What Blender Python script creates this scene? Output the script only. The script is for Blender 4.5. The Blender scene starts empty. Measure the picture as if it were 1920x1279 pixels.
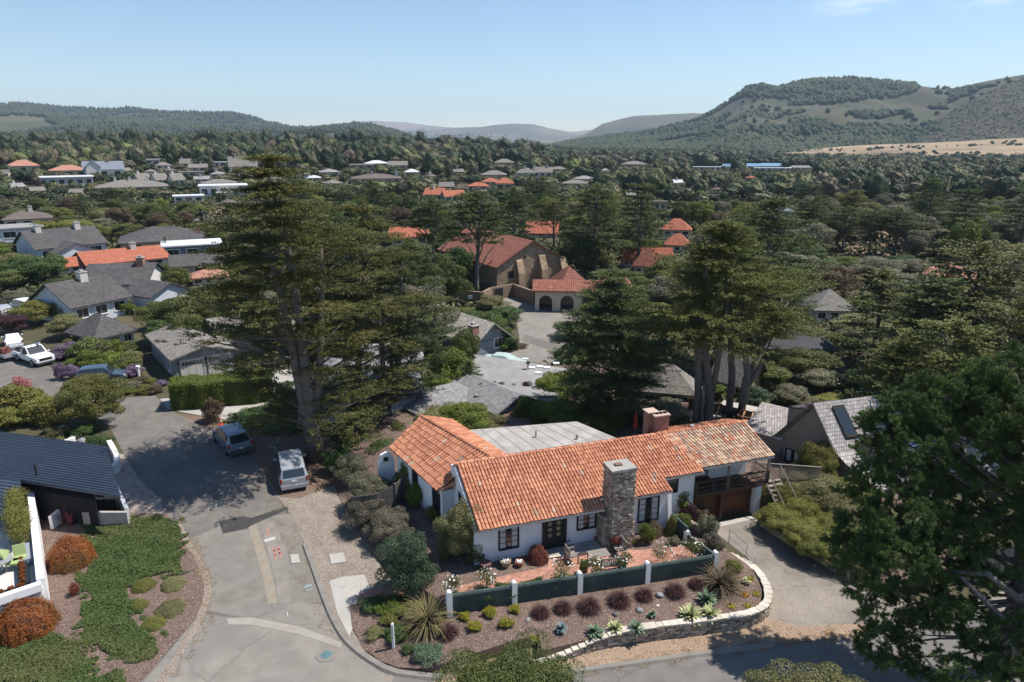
import bpy, bmesh, math, random
import numpy as np
from mathutils import Vector, Matrix
R_=math.radians
# ---------------------------------------------------------------- camera, world, sun, exposure
CH=23.0; FPX=1280.0; PITCH=R_(16.3); CP,SP=math.cos(PITCH),math.sin(PITCH)
S=bpy.context.scene; C=S.collection
cam=bpy.data.objects.new('camera',bpy.data.cameras.new('camera')); C.objects.link(cam); S.camera=cam
cam.location=(0,0,CH); cam.rotation_euler=(R_(90)-PITCH,0,0)
cam.data.sensor_width=36; cam.data.lens=FPX/1920*36; cam.data.clip_start=.5; cam.data.clip_end=60000
SUN_AZ=13.0; SUN_EL=60.0          # azimuth counted from +X towards +Y
w=bpy.data.worlds.new('World'); S.world=w; w.use_nodes=True
nt=w.node_tree; nt.nodes.clear()
wo=nt.nodes.new('ShaderNodeOutputWorld'); bg=nt.nodes.new('ShaderNodeBackground'); sk=nt.nodes.new('ShaderNodeTexSky')
sk.sky_type='NISHITA'; sk.sun_disc=False; sk.sun_elevation=R_(SUN_EL); sk.sun_rotation=R_(90-SUN_AZ)
sk.altitude=50; sk.air_density=1.0; sk.dust_density=.05; sk.ozone_density=2.2
bg.inputs[1].default_value=.10
tc=nt.nodes.new('ShaderNodeTexCoord')
mp=nt.nodes.new('ShaderNodeMapping'); mp.inputs['Scale'].default_value=(3,3,16)
nz=nt.nodes.new('ShaderNodeTexNoise'); nz.inputs['Scale'].default_value=2.1; nz.inputs['Detail'].default_value=7; nz.inputs['Roughness'].default_value=.6
rp=nt.nodes.new('ShaderNodeMapRange'); rp.inputs[1].default_value=.42; rp.inputs[2].default_value=.68; rp.inputs[3].default_value=0; rp.inputs[4].default_value=.75
sp=nt.nodes.new('ShaderNodeSeparateXYZ')
mr=nt.nodes.new('ShaderNodeMapRange'); mr.inputs[1].default_value=.13; mr.inputs[2].default_value=.2
mu=nt.nodes.new('ShaderNodeMath'); mu.operation='MULTIPLY'
mx=nt.nodes.new('ShaderNodeMix'); mx.data_type='RGBA'
mx.inputs[7].default_value=(9.5,9.8,10.5,1)
L=nt.links.new
hs0=nt.nodes.new('ShaderNodeHueSaturation'); hs0.inputs['Saturation'].default_value=1.05
L(tc.outputs['Generated'],mp.inputs[0]); L(mp.outputs[0],nz.inputs['Vector']); L(nz.outputs[0],rp.inputs[0])
prev=None
for cdir,cr_ in (((.425,.892,.158),.085),((.52,.84,.150),.05)):
    vs_=nt.nodes.new('ShaderNodeVectorMath'); vs_.operation='SUBTRACT'; vs_.inputs[1].default_value=cdir; L(tc.outputs['Generated'],vs_.inputs[0])
    vm_=nt.nodes.new('ShaderNodeVectorMath'); vm_.operation='MULTIPLY'; vm_.inputs[1].default_value=(1,1,4.5); L(vs_.outputs[0],vm_.inputs[0])
    vl_=nt.nodes.new('ShaderNodeVectorMath'); vl_.operation='LENGTH'; L(vm_.outputs[0],vl_.inputs[0])
    q_=nt.nodes.new('ShaderNodeMapRange'); q_.inputs[1].default_value=cr_*.2; q_.inputs[2].default_value=cr_; q_.inputs[3].default_value=1; q_.inputs[4].default_value=0; L(vl_.outputs['Value'],q_.inputs[0])
    if prev is None: prev=q_.outputs[0]
    else:
        a_=nt.nodes.new('ShaderNodeMath'); a_.operation='MAXIMUM'; L(prev,a_.inputs[0]); L(q_.outputs[0],a_.inputs[1]); prev=a_.outputs[0]
L(rp.outputs[0],mu.inputs[0]); L(prev,mu.inputs[1])
L(mu.outputs[0],mx.inputs[0]); L(sk.outputs[0],hs0.inputs['Color']); L(hs0.outputs[0],mx.inputs[6]); L(mx.outputs[2],bg.inputs[0]); L(bg.outputs[0],wo.inputs[0])
sl=bpy.data.lights.new('sun','SUN'); sl.energy=4.8; sl.angle=R_(.5); sl.color=(1,.94,.86)
so=bpy.data.objects.new('sun',sl); C.objects.link(so)
sd=Vector((math.cos(R_(SUN_EL))*math.cos(R_(SUN_AZ)),math.cos(R_(SUN_EL))*math.sin(R_(SUN_AZ)),math.sin(R_(SUN_EL))))
so.rotation_euler=sd.to_track_quat('Z','Y').to_euler(); so.location=(30,0,60)
S.view_settings.view_transform='Standard'; S.view_settings.look='None'; S.view_settings.gamma=1
S.view_settings.exposure=0.56
S.render.engine='CYCLES'
S.cycles.max_bounces=6; S.cycles.diffuse_bounces=4; S.cycles.glossy_bounces=2; S.cycles.transmission_bounces=3; S.cycles.transparent_max_bounces=6; S.cycles.volume_bounces=0
# ---------------------------------------------------------------- terrain height and pixel -> ground
def smooth(a,b,x):
    t=min(1,max(0,(x-a)/(b-a))); return t*t*(3-2*t)
def hh(x,y):
    return 15*smooth(150,620,y)*smooth(170,-150,x)
def ray(px,py):
    a=(px-960)/FPX; b=(639.5-py)/FPX
    return a,CP+b*SP,-SP+b*CP
def P(px,py,z=0.0):
    a,b,c=ray(px,py); t=(z-CH)/c
    return Vector((t*a,t*b,z))
def PT(px,py):
    a,b,c=ray(px,py); t=20.0
    while t<3000:
        if CH+t*c<=hh(t*a,t*b): break
        t+=max(.4,t*.004)
    return Vector((t*a,t*b,hh(t*a,t*b)))
def AT(px,py,y):
    a,b,c=ray(px,py); t=y/b
    return Vector((t*a,y,CH+t*c))
def J(x,y,z):
    z-=CH; d=y*CP-z*SP
    return 960+FPX*x/d, 639.5-FPX*(y*SP+z*CP)/d, d
# ---------------------------------------------------------------- objects, names, tags
def tag(o,label=None,cat=None,group=None,kind=None):
    if label: o['label']=label
    if cat: o['category']=cat
    if group: o['group']=group
    if kind: o['kind']=kind
    return o
def thing(name,label,cat,loc=(0,0,0),deg=0,group=None):
    o=bpy.data.objects.new(name,None); C.objects.link(o); o.location=loc; o.rotation_euler=(0,0,R_(deg))
    o.empty_display_size=.2
    return tag(o,label,cat,group)
class MB:
    def __init__(s): s.v=[]; s.f=[]; s.m=[]; s.smooth=False
    def add(s,vs,fs,m=0):
        n=len(s.v); s.v+= [tuple(v) for v in vs]
        s.f+=[tuple(i+n for i in f) for f in fs]; s.m+=[m]*len(fs)
        return s
    def box(s,x0,x1,y0,y1,z0,z1,m=0):
        return s.add([(x0,y0,z0),(x1,y0,z0),(x1,y1,z0),(x0,y1,z0),(x0,y0,z1),(x1,y0,z1),(x1,y1,z1),(x0,y1,z1)],
          [(0,3,2,1),(4,5,6,7),(0,1,5,4),(1,2,6,5),(2,3,7,6),(3,0,4,7)],m)
    def obox(s,c,size,rz=0,m=0,tilt=None):
        a,b,h=size[0]/2,size[1]/2,size[2]/2
        M=Matrix.Rotation(rz,3,'Z')
        if tilt is not None: M=M@Matrix.Rotation(tilt[1],3,tilt[0])
        vs=[Vector(c)+M@Vector((x*a,y*b,z*h)) for z in(-1,1) for x,y in((-1,-1),(1,-1),(1,1),(-1,1))]
        return s.add(vs,[(0,3,2,1),(4,5,6,7),(0,1,5,4),(1,2,6,5),(2,3,7,6),(3,0,4,7)],m)
    def rock(s,c,size,rz=0,rng=random,j=.18,m=0):
        a,b,h=size[0]/2,size[1]/2,size[2]/2; M=Matrix.Rotation(rz,3,'Z'); q=lambda:1-j*rng.random()
        vs=[Vector(c)+M@Vector((x*a*q(),y*b*q(),z*h*q())) for z in(-1,1) for x,y in((-1,-1),(1,-1),(1,1),(-1,1))]
        return s.add(vs,[(0,3,2,1),(4,5,6,7),(0,1,5,4),(1,2,6,5),(2,3,7,6),(3,0,4,7)],m)
    def prism(s,poly,z0,z1,m=0):
        n=len(poly)
        ar=sum(poly[i][0]*poly[(i+1)%n][1]-poly[(i+1)%n][0]*poly[i][1] for i in range(n))
        if ar<0: poly=poly[::-1]
        return s.add([(p[0],p[1],z0) for p in poly]+[(p[0],p[1],z1) for p in poly],
          [tuple(range(n))[::-1],tuple(range(n,2*n))]+[(i,(i+1)%n,n+(i+1)%n,n+i) for i in range(n)],m)
    def ext(s,poly,a,b,m=0,fr=None):
        """poly = list of (q,z); extruded along first coordinate from a to b; point = fr(t,q,z)"""
        n=len(poly); fr=fr or (lambda t,q,z:(t,q,z))
        return s.add([fr(a,*p) for p in poly]+[fr(b,*p) for p in poly],
          [tuple(range(n))[::-1],tuple(range(n,2*n))]+[(i,(i+1)%n,n+(i+1)%n,n+i) for i in range(n)],m)
    def slab(s,q,th,m=0,mu=None):
        """thick sheet: q four top points, thickness th downward"""
        q=[Vector(p) for p in q]; d=[p-Vector((0,0,th)) for p in q]; n=len(q)
        return s.add(q+d,[tuple(range(n)),tuple(range(n,2*n))[::-1]]+[(i,n+i,n+(i+1)%n,(i+1)%n) for i in range(n)],m)
    def cyl(s,c,r,h,n=12,m=0,r2=None,axis='Z',cap=True):
        r2=r if r2 is None else r2; c=Vector(c); vs=[]
        for k,(rr,z) in enumerate(((r,0),(r2,h))):
            for i in range(n):
                a=2*math.pi*i/n; x,y=rr*math.cos(a),rr*math.sin(a)
                v={'Z':(x,y,z),'X':(z,x,y),'Y':(y,z,x)}[axis]; vs.append(c+Vector(v))
        fs=[(i,(i+1)%n,n+(i+1)%n,n+i) for i in range(n)]
        if cap: fs+=[tuple(range(n))[::-1],tuple(range(n,2*n))]
        return s.add(vs,fs,m)
    def tube(s,pts,rad,n=6,m=0):
        pts=[Vector(p) for p in pts]
        if not hasattr(rad,'__len__'): rad=[rad]*len(pts)
        vs=[]; up=Vector((.13,.21,1))
        for i,p in enumerate(pts):
            t=(pts[min(i+1,len(pts)-1)]-pts[max(i-1,0)])
            if t.length<1e-6: t=Vector((0,0,1))
            t.normalize(); a=t.cross(up if abs(t.z)<.95 else Vector((1,0.1,0))).normalized(); b=t.cross(a)
            for k in range(n):
                th=2*math.pi*k/n; vs.append(p+(a*math.cos(th)+b*math.sin(th))*rad[i])
        fs=[]
        for i in range(len(pts)-1):
            for k in range(n): fs.append((i*n+k,i*n+(k+1)%n,(i+1)*n+(k+1)%n,(i+1)*n+k))
        e=(len(pts)-1)*n
        fs+=[tuple(range(n))[::-1],tuple(range(e,e+n))]
        return s.add(vs,fs,m)
    def lathe(s,c,prof,n=14,m=0):
        c=Vector(c); vs=[c+Vector((r*math.cos(2*math.pi*k/n),r*math.sin(2*math.pi*k/n),z)) for r,z in prof for k in range(n)]
        fs=[(i*n+k,i*n+(k+1)%n,(i+1)*n+(k+1)%n,(i+1)*n+k) for i in range(len(prof)-1) for k in range(n)]
        fs+=[tuple(range(n))[::-1],tuple(range((len(prof)-1)*n,len(prof)*n))]
        return s.add(vs,fs,m)
    def build(s,name,mats,parent=None,smooth=False,uv=True):
        me=bpy.data.meshes.new(name); me.from_pydata(s.v,[],s.f)
        if not isinstance(mats,(list,tuple)): mats=[mats]
        for m in mats: me.materials.append(m)
        if len(mats)>1: me.polygons.foreach_set('material_index',s.m)
        if uv and len(s.f)<40000:
            uvl=me.uv_layers.new(name='UVMap'); me.update(); data=[0.0]*(2*len(me.loops)); Z=Vector((0,0,1))
            for p in me.polygons:
                n=p.normal
                t=Vector((1,0,0)) if abs(n.z)>.995 else Z.cross(n).normalized()
                b=n.cross(t)
                for li in p.loop_indices:
                    co=me.vertices[me.loops[li].vertex_index].co
                    data[2*li]=co.dot(t); data[2*li+1]=co.dot(b)
            uvl.data.foreach_set('uv',data)
        if smooth: me.polygons.foreach_set('use_smooth',[True]*len(me.polygons))
        me.update()
        o=bpy.data.objects.new(name,me); C.objects.link(o)
        if parent is not None: o.parent=parent
        return o
def npmesh(name,V,Fq,mat,parent=None,attr=None,k=4):
    """V (n,3) array, Fq (m,k) int array -> object"""
    me=bpy.data.meshes.new(name); n=len(V); m=len(Fq)
    me.vertices.add(n); me.vertices.foreach_set('co',np.ascontiguousarray(V,dtype=np.float32).ravel())
    me.loops.add(m*k); me.loops.foreach_set('vertex_index',np.ascontiguousarray(Fq,dtype=np.int32).ravel())
    me.polygons.add(m); me.polygons.foreach_set('loop_start',np.arange(0,m*k,k,dtype=np.int32))
    if attr is not None:
        a=me.attributes.new('tint','FLOAT','FACE'); a.data.foreach_set('value',np.ascontiguousarray(attr,dtype=np.float32))
    me.update(calc_edges=True); me.materials.append(mat)
    o=bpy.data.objects.new(name,me); C.objects.link(o)
    if parent is not None: o.parent=parent
    return o
def copy_tree(o,parent=None):
    c=o.copy(); C.objects.link(c)
    if parent is not None: c.parent=parent
    for ch in list(o.children): copy_tree(ch,c)
    return c
# ---------------------------------------------------------------- materials
MATS={}
def _n(nt,t,**kw):
    n=nt.nodes.new(t)
    for k,v in kw.items(): setattr(n,k,v)
    return n
def mat(name,c1,c2=None,scale=1.0,rough=.85,bump=0,bscale=None,island=0,c3=None,s3=.2,a3=.5,spec=.3,metal=0,detail=5,pattern=None,pc=None,pw=(.3,.15),mortar=.012,coord='Object',emit=None,tint=None,objrand=0,contrast=.25,off=.5):
    if name in MATS: return MATS[name]
    m=bpy.data.materials.new(name); MATS[name]=m; m.use_nodes=True; nt=m.node_tree; nt.nodes.clear(); L=nt.links.new
    out=_n(nt,'ShaderNodeOutputMaterial'); b=_n(nt,'ShaderNodeBsdfPrincipled'); L(b.outputs[0],out.inputs[0])
    b.inputs['Roughness'].default_value=rough; b.inputs['Metallic'].default_value=metal; b.inputs['Specular IOR Level'].default_value=spec
    tc=_n(nt,'ShaderNodeTexCoord'); co=tc.outputs[coord]
    r4=lambda c:(c[0],c[1],c[2],1)
    c2=c2 or c1
    n1=_n(nt,'ShaderNodeTexNoise'); n1.inputs['Scale'].default_value=scale; n1.inputs['Detail'].default_value=detail; n1.inputs['Roughness'].default_value=.6; L(co,n1.inputs['Vector'])
    mr=_n(nt,'ShaderNodeMapRange'); mr.inputs[1].default_value=.5-contrast; mr.inputs[2].default_value=.5+contrast; L(n1.outputs[0],mr.inputs[0]); fac=mr.outputs[0]
    if island or tint:
        if tint: g=_n(nt,'ShaderNodeAttribute',attribute_name='tint'); src=g.outputs['Fac']; amt=tint
        else: g=_n(nt,'ShaderNodeNewGeometry'); src=g.outputs['Random Per Island']; amt=island
        ml=_n(nt,'ShaderNodeMix',data_type='FLOAT'); ml.inputs[0].default_value=amt; L(fac,ml.inputs[2]); L(src,ml.inputs[3]); fac=ml.outputs[0]
    mx=_n(nt,'ShaderNodeMix',data_type='RGBA'); mx.inputs[6].default_value=r4(c1); mx.inputs[7].default_value=r4(c2); L(fac,mx.inputs[0]); col=mx.outputs[2]
    if c3:
        n3=_n(nt,'ShaderNodeTexNoise'); n3.inputs['Scale'].default_value=s3; n3.inputs['Detail'].default_value=4; L(co,n3.inputs['Vector'])
        m3=_n(nt,'ShaderNodeMapRange'); m3.inputs[1].default_value=.45; m3.inputs[2].default_value=.65; m3.inputs[4].default_value=a3; L(n3.outputs[0],m3.inputs[0])
        x3=_n(nt,'ShaderNodeMix',data_type='RGBA'); L(m3.outputs[0],x3.inputs[0]); L(col,x3.inputs[6]); x3.inputs[7].default_value=r4(c3); col=x3.outputs[2]
    if objrand:
        oi=_n(nt,'ShaderNodeObjectInfo'); hs=_n(nt,'ShaderNodeHueSaturation')
        a=_n(nt,'ShaderNodeMapRange'); a.inputs[3].default_value=1-objrand; a.inputs[4].default_value=1+objrand; L(oi.outputs['Random'],a.inputs[0]); L(a.outputs[0],hs.inputs['Value'])
        a2=_n(nt,'ShaderNodeMapRange'); a2.inputs[3].default_value=.5-.05*objrand; a2.inputs[4].default_value=.5+.04*objrand; 
        wn=_n(nt,'ShaderNodeTexWhiteNoise',noise_dimensions='1D'); L(oi.outputs['Random'],wn.inputs['W']); L(wn.outputs[0],a2.inputs[0]); L(a2.outputs[0],hs.inputs['Hue'])
        L(col,hs.inputs['Color']); col=hs.outputs[0]
    height=None
    if pattern=='brick':
        bt=_n(nt,'ShaderNodeTexBrick'); L(tc.outputs['UV'],bt.inputs['Vector']); bt.inputs['Scale'].default_value=1
        bt.inputs['Brick Width'].default_value=pw[0]; bt.inputs['Row Height'].default_value=pw[1]; bt.inputs['Mortar Size'].default_value=mortar; bt.offset=off
        bt.inputs['Mortar Smooth'].default_value=.1; bt.inputs['Bias'].default_value=0
        bt.inputs['Color1'].default_value=(.72,.72,.72,1); bt.inputs['Color2'].default_value=(1.2,1.2,1.2,1); bt.inputs['Mortar'].default_value=(1,1,1,1)
        mm=_n(nt,'ShaderNodeMix',data_type='RGBA',blend_type='MULTIPLY'); mm.inputs[0].default_value=1; L(col,mm.inputs[6]); L(bt.outputs[0],mm.inputs[7])
        mo=_n(nt,'ShaderNodeMix',data_type='RGBA'); L(bt.outputs[1],mo.inputs[0]); L(mm.outputs[2],mo.inputs[6]); mo.inputs[7].default_value=r4(pc or (.1,.1,.1)); col=mo.outputs[2]
        inv=_n(nt,'ShaderNodeMath',operation='SUBTRACT'); inv.inputs[0].default_value=1; L(bt.outputs[1],inv.inputs[1]); height=inv.outputs[0]
    if pattern=='speck':
        vo=_n(nt,'ShaderNodeTexVoronoi'); vo.inputs['Scale'].default_value=pw[0]; L(co,vo.inputs['Vector'])
        cr=_n(nt,'ShaderNodeSeparateColor'); L(vo.outputs['Color'],cr.inputs[0])
        ms=_n(nt,'ShaderNodeMapRange'); ms.inputs[1].default_value=1-pw[1]; ms.inputs[2].default_value=1-pw[1]*.6; L(cr.outputs[0],ms.inputs[0])
        mo=_n(nt,'ShaderNodeMix',data_type='RGBA'); L(ms.outputs[0],mo.inputs[0]); L(col,mo.inputs[6]); mo.inputs[7].default_value=r4(pc); col=mo.outputs[2]
        md=_n(nt,'ShaderNodeMix',data_type='RGBA',blend_type='MULTIPLY'); md.inputs[0].default_value=.7; L(col,md.inputs[6])
        gg=_n(nt,'ShaderNodeMapRange'); gg.inputs[3].default_value=.7; gg.inputs[4].default_value=1.3; L(cr.outputs[1],gg.inputs[0]); L(gg.outputs[0],md.inputs[7]); col=md.outputs[2]
    if pattern=='cracks':
        vo=_n(nt,'ShaderNodeTexVoronoi',feature='DISTANCE_TO_EDGE'); vo.inputs['Scale'].default_value=pw[0]
        nn=_n(nt,'ShaderNodeTexNoise'); nn.inputs['Scale'].default_value=.6; nn.inputs['Detail'].default_value=6; L(co,nn.inputs['Vector'])
        va=_n(nt,'ShaderNodeMix',data_type='RGBA',blend_type='ADD'); va.inputs[0].default_value=1.6; L(co,va.inputs[6]); L(nn.outputs[1],va.inputs[7]); L(va.outputs[2],vo.inputs['Vector'])
        ms=_n(nt,'ShaderNodeMapRange'); ms.inputs[1].default_value=0; ms.inputs[2].default_value=pw[1]; ms.inputs[3].default_value=.4; ms.inputs[4].default_value=0; L(vo.outputs[0],ms.inputs[0])
        mo=_n(nt,'ShaderNodeMix',data_type='RGBA'); L(ms.outputs[0],mo.inputs[0]); L(col,mo.inputs[6]); mo.inputs[7].default_value=r4(pc); col=mo.outputs[2]
    L(col,b.inputs['Base Color'])
    if bump:
        n2=_n(nt,'ShaderNodeTexNoise'); n2.inputs['Scale'].default_value=bscale or scale*4; n2.inputs['Detail'].default_value=5; L(co,n2.inputs['Vector'])
        bp=_n(nt,'ShaderNodeBump'); bp.inputs['Strength'].default_value=min(1,bump); bp.inputs['Distance'].default_value=.03
        h=n2.outputs[0]
        if height is not None:
            ad=_n(nt,'ShaderNodeMath',operation='ADD'); L(height,ad.inputs[0]); L(h,ad.inputs[1]); h=ad.outputs[0]
        L(h,bp.inputs['Height']); L(bp.outputs[0],b.inputs['Normal'])
    if emit: b.inputs['Emission Color'].default_value=r4(emit); b.inputs['Emission Strength'].default_value=1
    return m
def leafmat(name,c1,c2,c3=None,scale=.35,objrand=.18,trans=.22,island=.6,tint=None,rough=.6):
    m=mat(name,c1,c2,scale=scale,rough=rough,island=0 if tint else island,tint=tint,objrand=objrand,spec=.25,c3=c3,s3=.25,a3=.6,coord='Object')
    nt=m.node_tree; L=nt.links.new; b=[n for n in nt.nodes if n.type=='BSDF_PRINCIPLED'][0]; out=[n for n in nt.nodes if n.type=='OUTPUT_MATERIAL'][0]
    if trans and not any(n.type=='BSDF_TRANSLUCENT' for n in nt.nodes):
        t=_n(nt,'ShaderNodeBsdfTranslucent'); ms=_n(nt,'ShaderNodeMixShader'); ms.inputs[0].default_value=trans
        src=b.inputs['Base Color'].links[0].from_socket; L(src,t.inputs[0]); L(b.outputs[0],ms.inputs[1]); L(t.outputs[0],ms.inputs[2]); L(ms.outputs[0],out.inputs[0])
    return m
asphalt=mat('asphalt',(.115,.105,.094),(.19,.174,.155),scale=1.1,detail=9,rough=.95,c3=(.105,.10,.095),s3=.35,a3=.7,pattern='cracks',pc=(.06,.06,.058),pw=(.16,.009),bump=.15,bscale=60)
asphalt2=mat('pale_asphalt',(.165,.15,.132),(.26,.238,.21),scale=.9,detail=9,rough=.95,c3=(.17,.16,.145),s3=.3,a3=.7,pattern='cracks',pc=(.09,.085,.08),pw=(.13,.008),bump=.15,bscale=60)
asphalt_dark=mat('fresh_asphalt_patch',(.035,.034,.034),(.055,.054,.053),scale=2,rough=.9,bump=.2,bscale=50)
concrete=mat('concrete',(.32,.305,.28),(.42,.40,.37),scale=1.2,rough=.9,c3=(.26,.245,.22),s3=.3,bump=.1,bscale=30)
gravel=mat('gravel',(.15,.125,.105),(.26,.225,.185),scale=1.1,rough=1,pattern='speck',pc=(.33,.29,.245),pw=(26,.22),c3=(.17,.13,.10),s3=.35,bump=.5,bscale=22)
mulch=mat('bark_mulch',(.085,.056,.045),(.14,.098,.08),scale=2.2,rough=1,pattern='speck',pc=(.27,.20,.165),pw=(30,.22),bump=.6,bscale=25)
dirt=mat('dirt',(.23,.175,.13),(.32,.25,.19),scale=.8,rough=1,pattern='speck',pc=(.33,.20,.12),pw=(24,.25),c3=(.22,.16,.12),s3=.4,bump=.4,bscale=18)
litter=mat('needle_litter',(.10,.068,.048),(.17,.12,.09),scale=1.4,rough=1,pattern='speck',pc=(.24,.17,.12),pw=(24,.2),bump=.4,bscale=18)
brickpave=mat('brick_paving',(.36,.17,.12),(.46,.235,.17),scale=1.2,rough=.9,pattern='brick',pc=(.20,.14,.11),pw=(.22,.11),mortar=.008,bump=.2,bscale=30)
pavers=mat('concrete_pavers',(.27,.22,.19),(.34,.28,.24),scale=1.2,rough=.9,pattern='brick',pc=(.17,.14,.12),pw=(.3,.15),mortar=.01,bump=.2,bscale=30)
soil=mat('ground_cover_soil',(.04,.045,.022),(.09,.08,.045),scale=.25,rough=1,c3=(.12,.09,.055),s3=.03,a3=.5)
white=mat('white_plaster',(.70,.705,.72),(.79,.79,.80),scale=1.5,rough=.9,c3=(.56,.55,.54),s3=.7,a3=.45,bump=.25,bscale=12)
whitep=mat('white_paint',(.78,.78,.77),(.82,.82,.81),scale=2,rough=.6)
cream=mat('cream_render',(.55,.47,.35),(.62,.54,.41),scale=1,rough=.9,bump=.15)
taupe=mat('taupe_siding',(.22,.185,.155),(.26,.225,.19),scale=1.5,rough=.85)
greyboard=mat('grey_board_siding',(.24,.24,.245),(.29,.285,.285),scale=1.2,rough=.85,pattern='brick',pc=(.17,.17,.17),pw=(.3,50),mortar=.012,off=0)
bluegrey=mat('blue_grey_siding',(.27,.30,.33),(.33,.36,.39),scale=1.2,rough=.85,pattern='brick',pc=(.16,.18,.2),pw=(60,.22),mortar=.015)
palewall=mat('pale_blue_white_wall',(.48,.52,.57),(.56,.60,.65),scale=1,rough=.9)
darkwood=mat('dark_stained_wood',(.035,.028,.024),(.075,.055,.042),scale=4,rough=.8,c3=(.16,.065,.03),s3=.8,a3=.5)
darkpaint=mat('black_green_paint',(.012,.016,.018),(.022,.028,.03),scale=3,rough=.5)
greenwall=mat('dark_green_render',(.026,.045,.044),(.05,.075,.07),scale=2.2,detail=9,rough=.8,c3=(.085,.10,.09),s3=1.1,a3=.6,bump=.15,bscale=15)
oldwood=mat('weathered_wood',(.20,.17,.14),(.30,.26,.22),scale=5,rough=.9)
fencewood=mat('brown_fence_wood',(.15,.09,.055),(.23,.145,.09),scale=3,rough=.9,pattern='brick',pc=(.05,.035,.025),pw=(.15,40),mortar=.01,off=0)
greyfence=mat('grey_fence_wood',(.10,.09,.08),(.16,.145,.13),scale=3,rough=.9,pattern='brick',pc=(.03,.03,.03),pw=(.14,40),mortar=.012,off=0)
glass=mat('window_glass',(.018,.024,.03),(.03,.036,.042),scale=1,rough=.08,spec=.9)
curtain=mat('white_curtain',(.42,.42,.43),(.52,.52,.52),scale=7,rough=.9)
stone=mat('ledge_stone',(.14,.12,.10),(.52,.45,.38),scale=1.6,rough=.95,island=.85,c3=(.24,.15,.09),s3=1.5,a3=.5,bump=.5,bscale=10)
palestone=mat('pale_cap_stone',(.42,.375,.31),(.58,.53,.46),scale=1.6,rough=.95,island=.6,bump=.4,bscale=8)
redbrick=mat('red_brick',(.25,.095,.065),(.36,.15,.105),scale=2.5,rough=.9,pattern='brick',pc=(.30,.22,.18),pw=(.22,.075),mortar=.012,bump=.2,bscale=20)
tile=mat('clay_tile',(.31,.115,.065),(.58,.27,.155),scale=.9,rough=.8,island=.75,bump=.25,bscale=14,spec=.3)
tile_pale=mat('pale_clay_tile',(.25,.165,.125),(.64,.46,.32),scale=.9,rough=.85,island=.85,bump=.3,bscale=14)
tile_spot=mat('lichen_tile',(.20,.15,.13),(.55,.40,.28),scale=2,rough=.9,island=.8)
tile_dark=mat('tile_underlay',(.12,.045,.025),(.17,.06,.035),scale=3,rough=.95)
tile_old=mat('old_clay_tile',(.24,.085,.055),(.42,.17,.11),scale=.8,rough=.9,island=.8)
farTile=mat('orange_tile_roof',(.36,.125,.075),(.46,.18,.11),scale=.6,rough=.85,pattern='brick',pc=(.24,.06,.03),pw=(.32,.45),mortar=.05,off=0,bump=.3)
salmonTile=mat('salmon_tile_roof',(.42,.20,.145),(.50,.26,.19),scale=.6,rough=.85,pattern='brick',pc=(.26,.12,.09),pw=(.32,.45),mortar=.05,off=0)
shingle=mat('grey_shingle',(.065,.061,.062),(.11,.104,.103),scale=1.2,rough=.95,pattern='brick',pc=(.045,.042,.042),pw=(.3,.2),mortar=.02,c3=(.13,.12,.115),s3=.3,a3=.4)
shingle2=mat('tan_shingle',(.17,.155,.14),(.25,.23,.205),scale=1.2,rough=.95,pattern='brick',pc=(.11,.10,.09),pw=(.3,.22),mortar=.02)
shake=mat('silver_shake',(.30,.275,.26),(.52,.49,.47),scale=2.5,rough=.8,pattern='brick',pc=(.12,.105,.10),pw=(.2,.27),mortar=.02,bump=.3)
darkroof=mat('charcoal_roof',(.05,.053,.06),(.08,.083,.092),scale=.8,rough=.85)
brownroof=mat('brown_shingle',(.12,.095,.085),(.18,.145,.13),scale=1.2,rough=.95,pattern='brick',pc=(.08,.065,.06),pw=(.3,.2),mortar=.02)
flatgrey=mat('flat_felt_roof',(.19,.185,.18),(.26,.255,.25),scale=.5,rough=.95,c3=(.31,.30,.295),s3=.7,a3=.6)
flatwhite=mat('pale_flat_roof',(.45,.46,.48),(.55,.56,.58),scale=.5,rough=.9)
seam=mat('blue_black_metal',(.05,.068,.10),(.07,.09,.125),scale=.7,rough=.45,metal=.2,spec=.5)
blackwall=mat('black_timber_wall',(.012,.013,.016),(.02,.021,.025),scale=3,rough=.8,pattern='brick',pc=(.005,.005,.006),pw=(.14,40),mortar=.01,off=0)
missionwall=mat('sandstone_wall',(.27,.195,.125),(.40,.30,.20),scale=.9,rough=.95,c3=(.20,.15,.105),s3=.35,a3=.6,pattern='brick',pc=(.22,.165,.11),pw=(.5,.28),mortar=.02,bump=.4,bscale=6)
metal=mat('galvanised_metal',(.30,.30,.31),(.38,.38,.39),scale=3,rough=.45,metal=.6)
black=mat('black_rubber',(.012,.012,.012),(.02,.02,.02),scale=4,rough=.8)
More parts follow.
